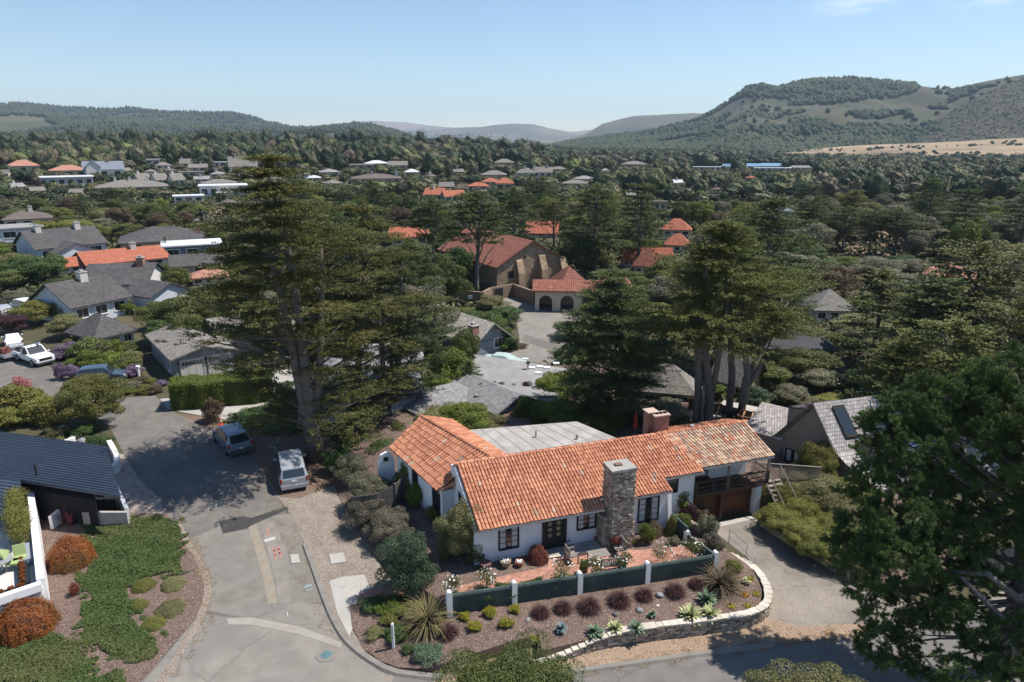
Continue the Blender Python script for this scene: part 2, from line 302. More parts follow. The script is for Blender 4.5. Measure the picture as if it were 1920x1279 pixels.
# ---------------------------------------------------------------- the setting: ground, roads, verges
HO=Vector((-2.0,31.74,0)); HA=R_(18.4); CU,SU=math.cos(HA),math.sin(HA)
def HW(u,v,z=0): return Vector((HO.x+u*CU-v*SU,HO.y+u*SU+v*CU,z))
def HL(x,y): dx,dy=x-HO.x,y-HO.y; return dx*CU+dy*SU,-dx*SU+dy*CU
def bedz(x,y):
    u,v=HL(x,y)
    return .03+.57*smooth(-6.5,.5,u)+.16*smooth(-7,-4,v)*smooth(-6,0,u)
def yardz(x,y):
    u,v=HL(x,y)
    return .04+1.16*smooth(-6.2,-.8,u)
def sheet(name,poly,zf,m,cell=1.0,kind='structure',parent=None,skirt=0):
    """polygon cut on a world grid and laid over zf(x,y)"""
    bm=bmesh.new(); vs=[bm.verts.new((p[0],p[1],0)) for p in poly]; f=bm.faces.new(vs); f.normal_update()
    if f.normal.z<0: f.normal_flip()
    bmesh.ops.triangulate(bm,faces=bm.faces[:])
    xs=[p[0] for p in poly]; ys=[p[1] for p in poly]
    if cell:
        a=math.ceil(min(xs)/cell)*cell
        while a<max(xs):
            bmesh.ops.bisect_plane(bm,geom=bm.verts[:]+bm.edges[:]+bm.faces[:],plane_co=(a,0,0),plane_no=(1,0,0)); a+=cell
        a=math.ceil(min(ys)/cell)*cell
        while a<max(ys):
            bmesh.ops.bisect_plane(bm,geom=bm.verts[:]+bm.edges[:]+bm.faces[:],plane_co=(0,a,0),plane_no=(0,1,0)); a+=cell
    for v in bm.verts: v.co.z=zf(v.co.x,v.co.y)
    if skirt:
        be=[e for e in bm.edges if e.is_boundary]
        r=bmesh.ops.extrude_edge_only(bm,edges=be)
        for g in r['geom']:
            if isinstance(g,bmesh.types.BMVert): g.co.z-=skirt
    bmesh.ops.recalc_face_normals(bm,faces=bm.faces[:])
    me=bpy.data.meshes.new(name); bm.to_mesh(me); bm.free(); me.materials.append(m)
    uvl=me.uv_layers.new(name='UVMap'); d=[]
    for l in me.loops:
        c=me.vertices[l.vertex_index].co; d+= [c.x*CU+c.y*SU,-c.x*SU+c.y*CU]
    uvl.data.foreach_set('uv',d)
    o=bpy.data.objects.new(name,me); C.objects.link(o)
    if parent is not None: o.parent=parent
    if kind: o['kind']=kind
    return o
def pp(l,z=0): return [P(x,y,z) for x,y in l]
def grid_ground():
    ys=[-60,-20,0]+list(np.arange(10,150,10))+list(np.geomspace(150,14000,46))
    fx=np.concatenate([np.linspace(-1.25,1.25,41)])
    V=[];F=[]
    for y in ys:
        wdt=max(90,y*1.0+40)
        for f in fx:
            x=f*wdt; V.append((x,y,hh(x,y)))
    n=len(fx)
    for j in range(len(ys)-1):
        for i in range(n-1): F.append((j*n+i,j*n+i+1,(j+1)*n+i+1,(j+1)*n+i))
    b=MB(); b.add(V,F); o=b.build('ground',soil,uv=False,smooth=True); tag(o,kind='structure')
grid_ground()
Zc=lambda z:(lambda x,y:z)
# side street going up to the left
road=[(250,1290),(330,1200),(372,1150),(380,1105),(352,1035),(312,968),(262,900),(232,850),(205,800),(160,770),(60,745),(0,735),(-160,715),(-160,640),(-20,652),(60,670),(115,700),(150,722),(235,746),(290,742),(330,775),(400,812),(480,868),(520,930),(560,1000),(580,1040),(612,1130),(640,1192),(700,1250),(745,1290)]
sheet('side_street',pp(road),Zc(.012),asphalt,cell=0)
sheet('street_apron',pp([(262,1290),(335,1200),(375,1150),(470,1165),(560,1130),(612,1135),(640,1192),(700,1250),(745,1290)]),Zc(.018),asphalt2,cell=0)
sheet('road_centre_paving',pp([(378,1105),(352,1035),(345,1015),(420,985),(545,962),(575,1035),(612,1130),(560,1133),(470,1160),(385,1145)]),Zc(.017),mat('worn_asphalt',(.14,.128,.11),(.22,.204,.178),scale=1.1,detail=9,rough=.95,c3=(.17,.165,.155),s3=.25,pattern='cracks',pc=(.075,.07,.065),pw=(.2,.01)),cell=0)
sheet('asphalt_patch',pp([(411,978),(455,968),(470,972),(538,950),(541,955),(473,985),(463,992),(418,1001)]),Zc(.024),asphalt_dark,cell=0)
sheet('trench_patch',pp([(466,988),(480,984),(500,1040),(515,1100),(520,1132),(503,1133),(492,1080)]),Zc(.023),mat('trench_fill',(.21,.18,.14),(.27,.24,.19),scale=2,rough=1),cell=0)
sheet('pale_trench_patch',pp([(490,985),(512,978),(540,1040),(545,1130),(522,1131),(517,1090)]),Zc(.0225),asphalt2,cell=0)
pal=mat('pale_joint',(.25,.23,.20),(.31,.29,.255),scale=2,rough=1)
sheet('pale_seam',pp([(425,1160),(470,1158),(560,1175),(640,1205),(640,1216),(560,1190),(470,1172),(428,1172)]),Zc(.026),pal,cell=0)
# cross street at the bottom right
cross=[(725,1290),(742,1268),(800,1270),(1000,1262),(1100,1255),(1300,1226),(1460,1205),(1620,1190),(1920,1150),(2150,1120),(2400,1290),(2400,1700),(200,1700),(262,1288)]
sheet('cross_street',pp(cross),Zc(.014),mat('street_asphalt',(.12,.11,.10),(.19,.175,.158),scale=1,detail=9,rough=.95,c3=(.14,.138,.136),s3=.2,pattern='cracks',pc=(.07,.07,.068),pw=(.17,.008),bump=.15,bscale=60),cell=0)
sheet('driveway',pp([(1425,1180),(1445,1130),(1437,1085),(1400,1045),(1345,1003),(1325,985),(1400,972),(1440,972),(1500,1010),(1560,1050),(1660,1110),(1760,1140),(1920,1100),(2000,1110),(1920,1152),(1620,1192),(1500,1200)]),Zc(.02),mat('driveway_asphalt',(.15,.135,.115),(.225,.205,.18),scale=.9,detail=9,rough=.95,c3=(.31,.27,.22),s3=.25,a3=.6,pattern='cracks',pc=(.09,.085,.08),pw=(.17,.008)),cell=0)
sheet('garage_apron',pp([(1322,984),(1412,968),(1425,972),(1335,992)]),Zc(.035),concrete,cell=0)
sheet('dirt_verge',pp([(800,1290),(870,1240),(1010,1213),(1150,1190),(1350,1172),(1432,1158),(1500,1175),(1640,1170),(1622,1194),(1460,1207),(1300,1228),(1100,1257),(1000,1268)]),Zc(.03),dirt,cell=0)
sheet('roadside_gravel',pp([(480,868),(400,812),(330,775),(395,785),(470,790),(560,800),(700,840),(800,900),(830,960),(800,1060),(800,1100),(720,1125),(668,1135),(640,1150),(622,1125),(580,1040),(545,965),(520,930)]),Zc(.008),gravel,cell=0)
sheet('needle_litter',pp([(405,812),(330,775),(395,783),(470,790),(560,795),(660,830),(690,880),(640,905),(560,935),(525,932),(480,868)]),Zc(.014),litter,cell=0)
sheet('neighbour_driveway',pp([(300,748),(315,768),(395,783),(460,792),(560,800),(700,790),(700,700),(560,690),(420,708),(420,740)]),Zc(.016),concrete,cell=0)
sheet('roadside_gravel',pp([(560,990),(640,960),(720,1125),(668,1135),(660,1180),(700,1245),(760,1275),(742,1290),(690,1250),(640,1195),(612,1130),(580,1045)]),Zc(.006),gravel,cell=0)
sheet('verge_slab',pp([(640,1082),(683,1078),(705,1130),(672,1150),(655,1195),(632,1150),(618,1090)]),Zc(.02),concrete,cell=0)
for q in ([(544,1042),(559,1040),(563,1056),(547,1058)],[(617,1041),(644,1037),(649,1055),(621,1059)]):
    b=MB(); b.slab([p+Vector((0,0,.06)) for p in pp(q)],.06); o=b.build('concrete_pad',concrete)
    tag(o,'square concrete utility pad set in the road' if q[0][0]<600 else 'jointed concrete utility pad in the gravel verge','utility pad')
for i,(q,rr) in enumerate((((612,1228),.42),)):
    t=thing('manhole_cover','round iron manhole cover in the pale street','manhole cover',P(*q,.02))
    b=MB(); b.cyl((0,0,0),rr*1.15,.02,20); b.build('collar',asphalt2,t)
    b=MB(); b.cyl((0,0,.02),rr*.6,.012,20); b.box(-.22,.22,-.03,.03,.03,.04); b.box(-.03,.03,-.22,.22,.03,.042); b.build('lid',mat('blue_green_iron',(.05,.12,.14),(.12,.2,.22),scale=6),t)
# utility marks sprayed on the asphalt
red=mat('red_spray_paint',(.40,.14,.11),(.42,.22,.18),scale=8); cyan=mat('blue_spray_paint',(.19,.27,.28),(.22,.30,.31),scale=8); wht=mat('white_spray_paint',(.36,.35,.33),(.45,.44,.42),scale=8)
def marks(name,m,polys,label):
    b=MB()
    for q in polys: b.slab([p+Vector((0,0,.034)) for p in pp(q)],.004)
    o=b.build(name,m); tag(o,label,'road marking')
marks('road_marking',red,[[(512,1027),(515,1027),(519,1050),(516,1050)],[(520,1025),(523,1025),(528,1046),(525,1047)],[(510,1033),(517,1031),(517,1034),(511,1035)],[(518,1031),(526,1029),(526,1032),(519,1033)],[(513,1041),(519,1040),(519,1042),(514,1043)],[(523,1037),(529,1036),(529,1038),(523,1040)],[(500,992),(503,992),(506,1004),(503,1005)]],'red sprayed utility marks on the grey street')
marks('road_marking',wht,[[(494,1013),(515,1007),(517,1012),(497,1018)],[(537,1148),(539,1148),(541,1157),(539,1157)]],'white sprayed utility marks beside the red ones')
marks('road_marking',cyan,[[(402,948),(414,944),(415,946),(403,950)],[(570,1100),(584,1096),(586,1099),(572,1104)],[(572,1108),(588,1104),(588,1106),(573,1110)]],'pale blue sprayed utility marks near the gravel verge')
# asphalt kerb humps
def kerb(name,pts,w_,h_,m,label=None):
    b=MB(); pts=[Vector(p) for p in pts]
    prof=[(-w_/2,0),(-w_*.3,h_),(w_*.3,h_),(w_/2,0)]
    for i,p in enumerate(pts):
        t=(pts[min(i+1,len(pts)-1)]-pts[max(i-1,0)]).normalized(); s=Vector((t.y,-t.x,0))
        b.v+=[tuple(p+s*a+Vector((0,0,z))) for a,z in prof]
    for i in range(len(pts)-1):
        for k in range(3): b.f.append((i*4+k,i*4+k+1,i*4+4+k+1,i*4+4+k)); b.m.append(0)
    o=b.build(name,m); tag(o,kind='structure'); return o
def dense(pts,step=.4):
    out=[Vector(pts[0])]
    # catmull-rom
    n=len(pts); P_=[Vector(p) for p in pts]
    for i in range(n-1):
        p0=P_[max(i-1,0)];p1=P_[i];p2=P_[i+1];p3=P_[min(i+2,n-1)]
        k=max(1,int((p2-p1).length/step))
        for j in range(1,k+1):
            t=j/k
            out.append(.5*((2*p1)+(p2-p0)*t+(2*p0-5*p1+4*p2-p3)*t*t+(3*p1-p0-3*p2+p3)*t*t*t))
    return out
kerbm=mat('kerb_asphalt',(.16,.148,.13),(.24,.22,.195),scale=2,rough=1)
kerb('kerb',dense(pp([(572,1022),(588,1065),(604,1110),(622,1155),(645,1195),(672,1222),(706,1245),(745,1262),(830,1272)],.01)),.42,.12,kerbm)
kerb('kerb',dense(pp([(1040,1266),(1120,1254),(1250,1236),(1350,1222),(1420,1214),(1450,1208)],.01)),.35,.11,kerbm)
kerb('road_edge',dense(pp([(286,1305),(335,1225),(375,1155),(388,1100),(372,1050),(352,1020),(330,980)],.01)),.42,.03,mat('road_edge_dust',(.20,.165,.135),(.29,.25,.21),scale=2,rough=1,pattern='speck',pc=(.16,.12,.09),pw=(22,.3)))
# left front garden: mulch and ground cover
lm=[(-120,1150),(-120,850),(40,900),(215,955),(250,962),(310,964),(335,985),(360,1030),(383,1100),(378,1150),(330,1205),(255,1290),(-300,1290)]
sheet('mulch_slope',pp(lm),Zc(.035),mulch,cell=0)
sheet('paver_driveway',pp([(212,880),(262,900),(300,935),(312,967),(245,968),(205,955),(150,960),(120,900)]),Zc(.03),pavers,cell=0)
sheet('paver_driveway',pp([(232,852),(262,900),(212,882),(200,850)]),Zc(.028),pavers,cell=0)
# raised yard of the tiled house
wallL=[HW(-2.05,-2.75),HW(4.6,-3.35),HW(8.3,-3.67),HW(12.25,-3.95)]
bed=pp([(655,1135),(660,1175),(680,1215),(712,1240),(745,1255),(800,1262),(905,1240),(1010,1212)])+[HW(1.4,-6.5),HW(5.06,-6.45),HW(10.4,-7.15),HW(12.8,-7.1),HW(13.9,-5.9),HW(14.4,-4.3),HW(14.2,-2.9),HW(13.6,-1.2),HW(13.2,.8),HW(12.0,.6),HW(12.1,-1.6),HW(12.35,-4.0),HW(8.3,-3.75),HW(4.6,-3.45),HW(-2.05,-2.85)]+pp([(790,1125),(700,1128)])
sheet('mulch_bed',bed,bedz,mulch,cell=1,skirt=.5)
yard=[HW(-2.05,-2.7),HW(4.6,-3.3),HW(8.3,-3.6),HW(12.2,-3.9),HW(12.0,-1.6),HW(11.9,.8),HW(13.9,1.2),HW(14,3),HW(24,3),HW(26,30),HW(-8,30),HW(-6.2,12),HW(-5,5),HW(-3.6,1)]
sheet('garden_soil',yard,yardz,mulch,cell=1,skirt=.9)
patio=[HW(-1.9,-1.55),HW(-.5,-1.45),HW(3.7,-1.35),HW(3.9,-.75),HW(7.4,-1.0),HW(9.2,-1.6),HW(11.6,-1.95),HW(11.95,-2.4),HW(12.1,-3.75),HW(8.3,-3.45),HW(4.9,-3.2),HW(4.6,-2.5),HW(-2.1,-2.1)]
sheet('brick_patio',patio,lambda x,y:yardz(x,y)+.03,brickpave,cell=1)
sheet('brick_path',pp([(668,1120),(690,1108),(760,1100),(805,1098),(803,1112),(700,1128),(672,1135)],0.0),lambda x,y:.06,brickpave,cell=0)
sheet('brick_path',[HW(-3.2,3.6),HW(-2.8,3.7),HW(-2.5,7.5),HW(-3.2,9.5),HW(-3.9,9.4),HW(-3.1,7)],lambda x,y:yardz(x,y)+.03,brickpave,cell=1)
flag=mat('flagstone',(.22,.21,.195),(.42,.39,.35),scale=1.8,rough=.9,pattern='cracks',pc=(.12,.11,.10),pw=(1.6,.06))
b=MB(); b.prism([HW(3.85,-.72),HW(7.55,-.95),HW(7.45,0.05),HW(3.9,.05)],1.1,1.36); porch=b.build('porch_floor',flag); tag(porch,kind='structure')
b=MB(); b.prism([HW(3.8,-.86),HW(7.6,-1.1),HW(7.55,-.955),HW(3.85,-.722)],1.1,1.375); tag(b.build('porch_step',palestone),kind='structure')
# ---------------------------------------------------------------- the tiled house
def tiles(mb,a,b_,c,d,pitch=.2,course=.38,seed=1,m=0,rad=None,skip=None,seg=4,mfun=None):
    """barrel tiles on quad: a,b_ eave ends, d,c ridge ends (a-d and b_-c are the rakes)"""
    rng=random.Random(seed); a,b_,c,d=[Vector(p) for p in (a,b_,c,d)]
    n=max(1,int(round((b_-a).length/pitch))); k=max(1,int(round(((d-a).length+(c-b_).length)/2/course)))
    nrm=(b_-a).cross(d-a).normalized()
    if nrm.z<0: nrm=-nrm
    r0=rad or (b_-a).length/n*.5
    pt=lambda s,t:(a*(1-s)+b_*s)*(1-t)+(d*(1-s)+c*s)*t
    for i in range(n):
        for j in range(k):
            s=(i+.5)/n; t0=j/k-.012; t1=min(1,(j+1)/k+.02)
            if skip and skip(s,(j+.5)/k): continue
            js=rng.uniform(-.012,.012); jt=rng.uniform(-.010,.010) if j else rng.uniform(-.006,.004)
            p0=pt(s+js/n*4,t0+jt); p1=pt(s-js/n*3,t1+jt)
            ax=(p1-p0).normalized(); side=ax.cross(nrm).normalized()
            hr=r0*.98; vs=[]
            lift0=.035+rng.uniform(0,.012); lift1=.012
            for (pc,r,l) in ((p0,hr*1.02,lift0),(p1,hr*.86,lift1)):
                for q in range(seg+1):
                    th=math.pi*q/seg
                    vs.append(pc+side*(r*math.cos(th))+nrm*(l+r*.78*math.sin(th)))
            for q in range(seg+1):
                th=math.pi*q/seg; r=hr*.84
                vs.append(p0+side*(r*math.cos(th))+nrm*(lift0-.012+r*.7*math.sin(th)))
            S1=seg+1; fs=[(q,q+1,S1+q+1,S1+q) for q in range(seg)]+[(q+1,q,2*S1+q,2*S1+q+1) for q in range(seg)]
            mm=m
            if mfun: mm=mfun(rng,s,(j+.5)/k)
            mb.add(vs,fs,mm)
def ridge_tiles(mb,a,b_,r=.13,ln=.42,seed=2,m=0):
    rng=random.Random(seed); a,b_=Vector(a),Vector(b_); n=int((b_-a).length/ln); ax=(b_-a).normalized(); side=Vector((ax.y,-ax.x,0)).normalized(); up=side.cross(ax); 
    if up.z<0: up=-up
    for i in range(n):
        p0=a+(b_-a)*(i/n); p1=a+(b_-a)*((i+1.08)/n); vs=[]
        for pc,rr,l in ((p0,r*1.05,.03),(p1,r*.9,.0)):
            for q in range(6):
                th=math.pi*q/5; vs.append(pc+side*rr*math.cos(th)+up*(l-.03+rr*.8*math.sin(th)+rng.uniform(-.004,.004)))
        mb.add(vs,[(q,q+1,7+q,6+q) for q in range(5)]+[(0,1,2,3,4,5)],m)
H=thing('tiled_house','white plastered house with a long orange clay tile roof and stone chimney','house',HW(0,0,0),18.4)
wl=lambda p:p
EZ,RZ,RV=3.62,5.2,4.1; SL=(RZ-EZ)/(RV+.6)
rz=lambda v:(EZ+SL*(v+.6)) if v<=RV else RZ-SL*(v-RV)
zr=lambda v,th=.13:rz(v)-th
# walls
b=MB()
b.ext([(0,1.0),(5.2,1.0),(5.2,zr(5.2)),(RV,zr(RV)),(0,zr(0))],.0,11.85)
b.ext([(1.3,1.0),(5.6,1.0),(5.6,zr(5.6)),(RV,zr(RV)),(1.3,zr(1.3))],11.85,14.25)
b.ext([(2.65,2.25),(5.6,2.25),(5.6,zr(5.6)),(RV,zr(RV)),(2.65,zr(2.65))],14.25,19.0)
b.box(14.25,19.0,1.75,5.6,-.1,2.02)
b.box(18.85,19.25,1.25,1.75,-.1,2.0)
# flared buttress edges
b.add([(11.85,-.35,1.0),(11.85,0,3.4),(11.85,0,1.0),(11.6,-.35,1.0),(11.6,0,3.4),(11.6,0,1.0)],[(0,1,2),(3,5,4),(0,3,4,1)])
# left wing
LW=dict(As=(-.75,4.3),An=(-2.35,10.6),Bn=(1.1,11.7),Bs=(2.9,4.4))
b.prism([LW['As'],LW['An'],LW['Bn'],(3.2,4.6)],1.0,3.5)
b.prism([(2.6,5.0),(11.0,4.9),(9.5,8.5),(2.4,9.5)],1.0,4.28)
walls=b.build('wall',white,H)
b=MB()   # small gable wall with round vent beside the wing
b.ext([(0,0),(1.1,0),(1.1,1.5),(.9,1.95),(.55,2.1),(.2,1.95),(0,1.5)],0,.22,fr=lambda t,q,z:(-3.6+q,10.9+t,1.2+z)); b.build('garden_gable_wall',white,H)
b=MB(); b.cyl((-3.05,10.86,2.85),.17,.03,14,axis='Y'); b.build('round_vent',darkpaint,H)
# roof underlay slabs, then the tiles on them
Q=lambda u,v,z=None:(u,v,rz(v) if z is None else z)
secs=[(0.1,7.35,-.6),(7.35,9.05,.25),(9.05,11.75,-.22),(11.75,14.4,.72),(14.4,19.75,1.0)]
b=MB()
for i,(u0,u1,v0) in enumerate(secs):
    b.slab([Q(u0,v0+.04),Q(u1,v0+.04),Q(u1,RV),Q(u0,RV)],.09+.003*i)
b.slab([Q(-.1,RV),Q(19.9,RV),Q(19.9,6.1),Q(13.9,6.1),Q(13.0,5.2),Q(2.9,5.1),Q(2.0,RV)],.10)
E_s=(-1.0,4.2,3.6);E_n=(-2.75,11.0,3.6);R_n=(-.35,12.3,5.0);R_s=(2.45,4.55,5.0);W_s=(3.55,5.3,4.62);W_n=(1.75,12.3,4.45)
b.slab([E_s,E_n,R_n,R_s],.1); b.slab([R_s,R_n,W_n,W_s],.101)
b.slab([E_s,R_s,(1.0,4.1,5.0),(.1,4.0,4.6)],.1)
ul=b.build('roof',tile_dark,H)
def mf(rng,s,t): return 1 if rng.random()<.018 else 0
b=MB()
for i,(u0,u1,v0) in enumerate(secs[:4]):
    tiles(b,Q(u0,v0),Q(u1,v0),Q(u1,RV-.03),Q(u0,RV-.03),seed=i+3,mfun=mf,rad=.098)
tiles(b,Q(19.8,6.05),Q(14.3,6.05),Q(13.2,RV+.03),Q(19.8,RV+.03),seed=21,mfun=mf,rad=.098)
b.build('roof_tiles',[tile,tile_spot],ul,uv=False)
b=MB(); tiles(b,Q(14.4,1.0),Q(19.75,1.0),Q(19.75,RV-.03),Q(13.4,RV-.03),seed=9,rad=.098,mfun=lambda rng,s,t:0 if rng.random()<.86-.75*max(0,.16-s*.9) else 1)
b.build('pale_roof_tiles',[tile_pale,tile],ul,uv=False)
b=MB()
tiles(b,E_s,E_n,R_n,R_s,seed=14,pitch=.25,course=.42,rad=.12,mfun=mf)
tiles(b,W_s,W_n,R_n,R_s,seed=15,pitch=.25,course=.42,rad=.12,mfun=mf)
tiles(b,(-1.02,4.15,3.6),(.1,4.0,3.95),(.6,4.2,4.6),(-.2,4.3,4.0),seed=16)
b.build('roof_tiles',[tile,tile_spot],ul,uv=False)
b=MB(); ridge_tiles(b,Q(-.1,RV,RZ+.05),Q(19.85,RV,RZ+.05)); ridge_tiles(b,(R_s[0],R_s[1],5.06),(R_n[0],R_n[1],5.06),seed=5)
b.build('ridge_tiles',tile,ul,uv=False)
b=MB(); b.prism([(2.36,9.9),(9.75,8.95),(11.3,5.15),(3.0,5.15)],4.3,4.6); b.build('flat_roof',mat('weathered_felt_roof',(.25,.235,.22),(.35,.33,.31),scale=.8,detail=8,rough=.95,c3=(.42,.39,.36),s3=.9,a3=.7),H)
fr_=[o for o in bpy.data.objects if o.name=='flat_roof'][0]; b=MB()
for i in range(1,9):
    f=i/9; p=Vector((2.36+(9.75-2.36)*f,9.9-.95*f,4.6)); q=Vector((3.0+8.3*f,5.15,4.6)); d_=Vector((.025,0,0)); b.add([p-d_,q-d_,q+d_,p+d_,p-d_+Vector((0,0,.018)),q-d_+Vector((0,0,.018)),q+d_+Vector((0,0,.018)),p+d_+Vector((0,0,.018))],[(4,5,6,7),(0,1,5,4),(2,3,7,6)])
b.build('roof_seams',mat('seam_grey',(.24,.225,.21),(.30,.285,.265),scale=4),fr_)
b=MB(); b.cyl((6.2,7.4,4.6),.06,.45,8); b.build('vent_pipe',metal,fr_); b=MB(); b.cyl((8.6,6.3,4.6),.09,.3,8); b.build('vent_pipe',metal,fr_)
b=MB()
b.ext([(-.64,EZ-.16),(-.58,EZ-.16),(-.58,EZ-.02),(-.64,EZ-.02)],.1,7.3); b.ext([(-.26,zr(-.22)-.02),(-.2,zr(-.22)-.02),(-.2,zr(-.22)+.11),(-.26,zr(-.22)+.11)],9.1,11.75)
b.ext([(.68,zr(.72)-.02),(.74,zr(.72)-.02),(.74,zr(.72)+.11),(.68,zr(.72)+.11)],11.8,14.4)
b.ext([(.97,zr(1.)-.02),(1.03,zr(1.)-.02),(1.03,zr(1.)+.11),(.97,zr(1.)+.11)],14.45,19.7)
b.build('gutter',mat('pale_gutter',(.45,.42,.40),(.55,.5,.48)),ul)
def window(parent,fr,s0,s1,z0,z1,cols=3,rows=4,fm=None,th=.09,cur=True,depth=.05):
    """fr(s,out,z) -> local point; frame, bars and pane"""
    fm=fm or darkpaint; b=MB()
    def bx(a0,a1,c0,c1,o0,o1):
        vs=[fr(s,o,z) for z in (c0,c1) for s,o in ((a0,o0),(a1,o0),(a1,o1),(a0,o1))]
        b.add(vs,[(0,3,2,1),(4,5,6,7),(0,1,5,4),(1,2,6,5),(2,3,7,6),(3,0,4,7)])
    bx(s0-th,s0,z0-th,z1+th,-.03,depth); bx(s1,s1+th,z0-th,z1+th,-.03,depth); bx(s0,s1,z1,z1+th,-.03,depth); bx(s0-th*.5,s1+th*.5,z0-th,z0,-.03,depth+.05)
    for i in range(1,cols): s=s0+(s1-s0)*i/cols; bx(s-.013,s+.013,z0,z1,.012,.032)
    for i in range(1,rows): z=z0+(z1-z0)*i/rows; bx(s0,s1,z-.013,z+.013,.013,.030)
    f=b.build('window',fm,parent,uv=False)
    b=MB(); b.add([fr(s0,.008,z0),fr(s1,.008,z0),fr(s1,.008,z1),fr(s0,.008,z1)],[(0,1,2,3)])
    b.build('pane',glass,f,uv=False)
    if cur:
        b=MB(); w_=(s1-s0)
        for a0,a1 in ((s0+.01,s0+w_*.36),(s1-w_*.36,s1-.01)):
            b.add([fr(a0,.010,z0),fr(a1,.010,z0),fr(a1,.010,z1),fr(a0,.010,z1)],[(0,1,2,3)])
        b.build('curtain',curtain,f,uv=False)
    return f
front=lambda v:(lambda s,o,z:(s,v-o,z))
window(H,front(0),1.42,2.42,1.92,3.22)
window(H,front(0),5.98,7.0,2.25,3.05,rows=3)
window(H,front(0),9.78,10.98,2.0,3.4)
window(H,front(1.3),12.1,13.0,2.75,3.75,cols=1,rows=1,cur=False)
window(H,front(2.65),16.3,17.2,3.2,4.1,cols=3,rows=2)
leftw=lambda s,o,z:(-o,s,z)
window(H,leftw,1.0,1.6,2.4,3.5,cols=1,rows=1,cur=False); window(H,leftw,2.6,3.1,2.8,3.9,cols=1,rows=1,cur=False)
wd=Vector((LW['An'][0]-LW['As'][0],LW['An'][1]-LW['As'][1],0)); wd.normalize(); wn=Vector((-wd.y,wd.x,0))
wing=lambda s,o,z:tuple(Vector((LW['As'][0],LW['As'][1],z))+wd*s+wn*o)
window(H,wing,.35,1.15,1.8,3.1,cols=2,rows=3,cur=False); window(H,wing,3.4,4.0,2.2,3.2,cols=1,rows=1,cur=False)
b=MB(); b.box(3.95,5.1,-.06,.02,1.36,3.4); b.box(3.85,3.97,-.14,.02,1.36,3.45); b.box(5.08,5.25,-.14,.02,1.36,3.45)
dr=b.build('door',darkpaint,H)
for s_ in (4.28,4.78):
    for z_ in (2.2,2.55,2.9): b=MB(); b.cyl((s_,-.08,z_),.12,.02,10,axis='Y'); b.build('door_panel',mat('bronze_panel',(.20,.15,.10),(.34,.27,.19),scale=4),dr)
# garage doors, balcony
gd=[]
for u0,u1 in ((14.35,16.3),(16.45,18.8)):
    b=MB(); b.box(u0,u1,1.66,1.75,0,2.0)
    n=int((u1-u0)/.16)
    for i in range(n): 
        x=u0+(i+.5)*(u1-u0)/n; b.box(x-.07,x+.07,1.635,1.66,.02,1.98)
    b.box(u0,u1,1.60,1.636,1.35,1.47); b.box(u0,u1,1.60,1.636,.3,.42)
    b.build('garage_door',mat('red_brown_stained_boards',(.05,.03,.022),(.11,.05,.03),scale=3,rough=.85,c3=(.20,.075,.03),s3=.9,a3=.7,island=.5),H)
b=MB(); b.box(16.28,16.46,1.3,1.62,0,2.05); b.box(14.25,18.86,1.2,1.6,2.02,2.2); b.build('door_post',darkwood,H)
bal=MB(); bal.box(14.26,19.6,1.1,2.64,2.2,2.3)
balo=bal.build('balcony_floor',darkwood,H)
b=MB(); b.box(14.26,19.6,1.1,1.16,3.05,3.13); b.box(14.26,19.6,1.11,1.15,2.72,2.77); b.box(14.26,19.6,1.11,1.15,2.45,2.5)
for u_ in (14.3,15.5,16.7,17.9,19.55): b.box(u_-.04,u_+.04,1.095,1.165,2.3,3.12)
b.box(19.54,19.6,1.2,2.64,3.05,3.12); b.box(19.54,19.6,1.2,2.64,2.6,2.65)
b.build('balcony_railing',darkwood,balo)
for u_ in (16.62,19.55):
    b=MB(); b.box(u_-.06,u_+.06,1.17,1.29,2.3,zr(1.2)); b.build('balcony_post',oldwood,balo)
t=thing('balcony_bench','dark wooden bench on the balcony over the garage','bench',HW(15.3,2.2,2.3),18.4)
b=MB(); b.box(-.6,.6,-.25,.2,.4,.45); b.build('seat',darkwood,t)
b=MB(); b.box(-.6,.6,.16,.2,.78,.86); b.box(-.6,-.54,.14,.2,.45,.8); b.box(.54,.6,.14,.2,.45,.8); b.build('backrest',darkwood,t)
for x_ in (-.55,.55):
    b=MB(); b.box(x_-.04,x_+.04,-.22,.18,0,.4); b.build('leg',darkwood,t)
# stair at the right end
b=MB()
for i in range(10): b.box(19.7,20.7,1.3-i*.24,1.56-i*.24,2.1-i*.2,2.17-i*.2)
st=b.build('outside_stair',oldwood,H)
b=MB()
for x_ in (19.66,20.74):
    b.tube([(x_,1.5,2.2),(x_,-1.0,.1)],.07,4); b.tube([(x_,1.5,3.1),(x_,-1.0,1.0)],.045,4)
    for k in range(4): b.tube([(x_,1.5-k*.8,2.2-k*.66),(x_,1.5-k*.8,3.1-k*.66)],.035,4)
b.build('stair_railing',oldwood,st)
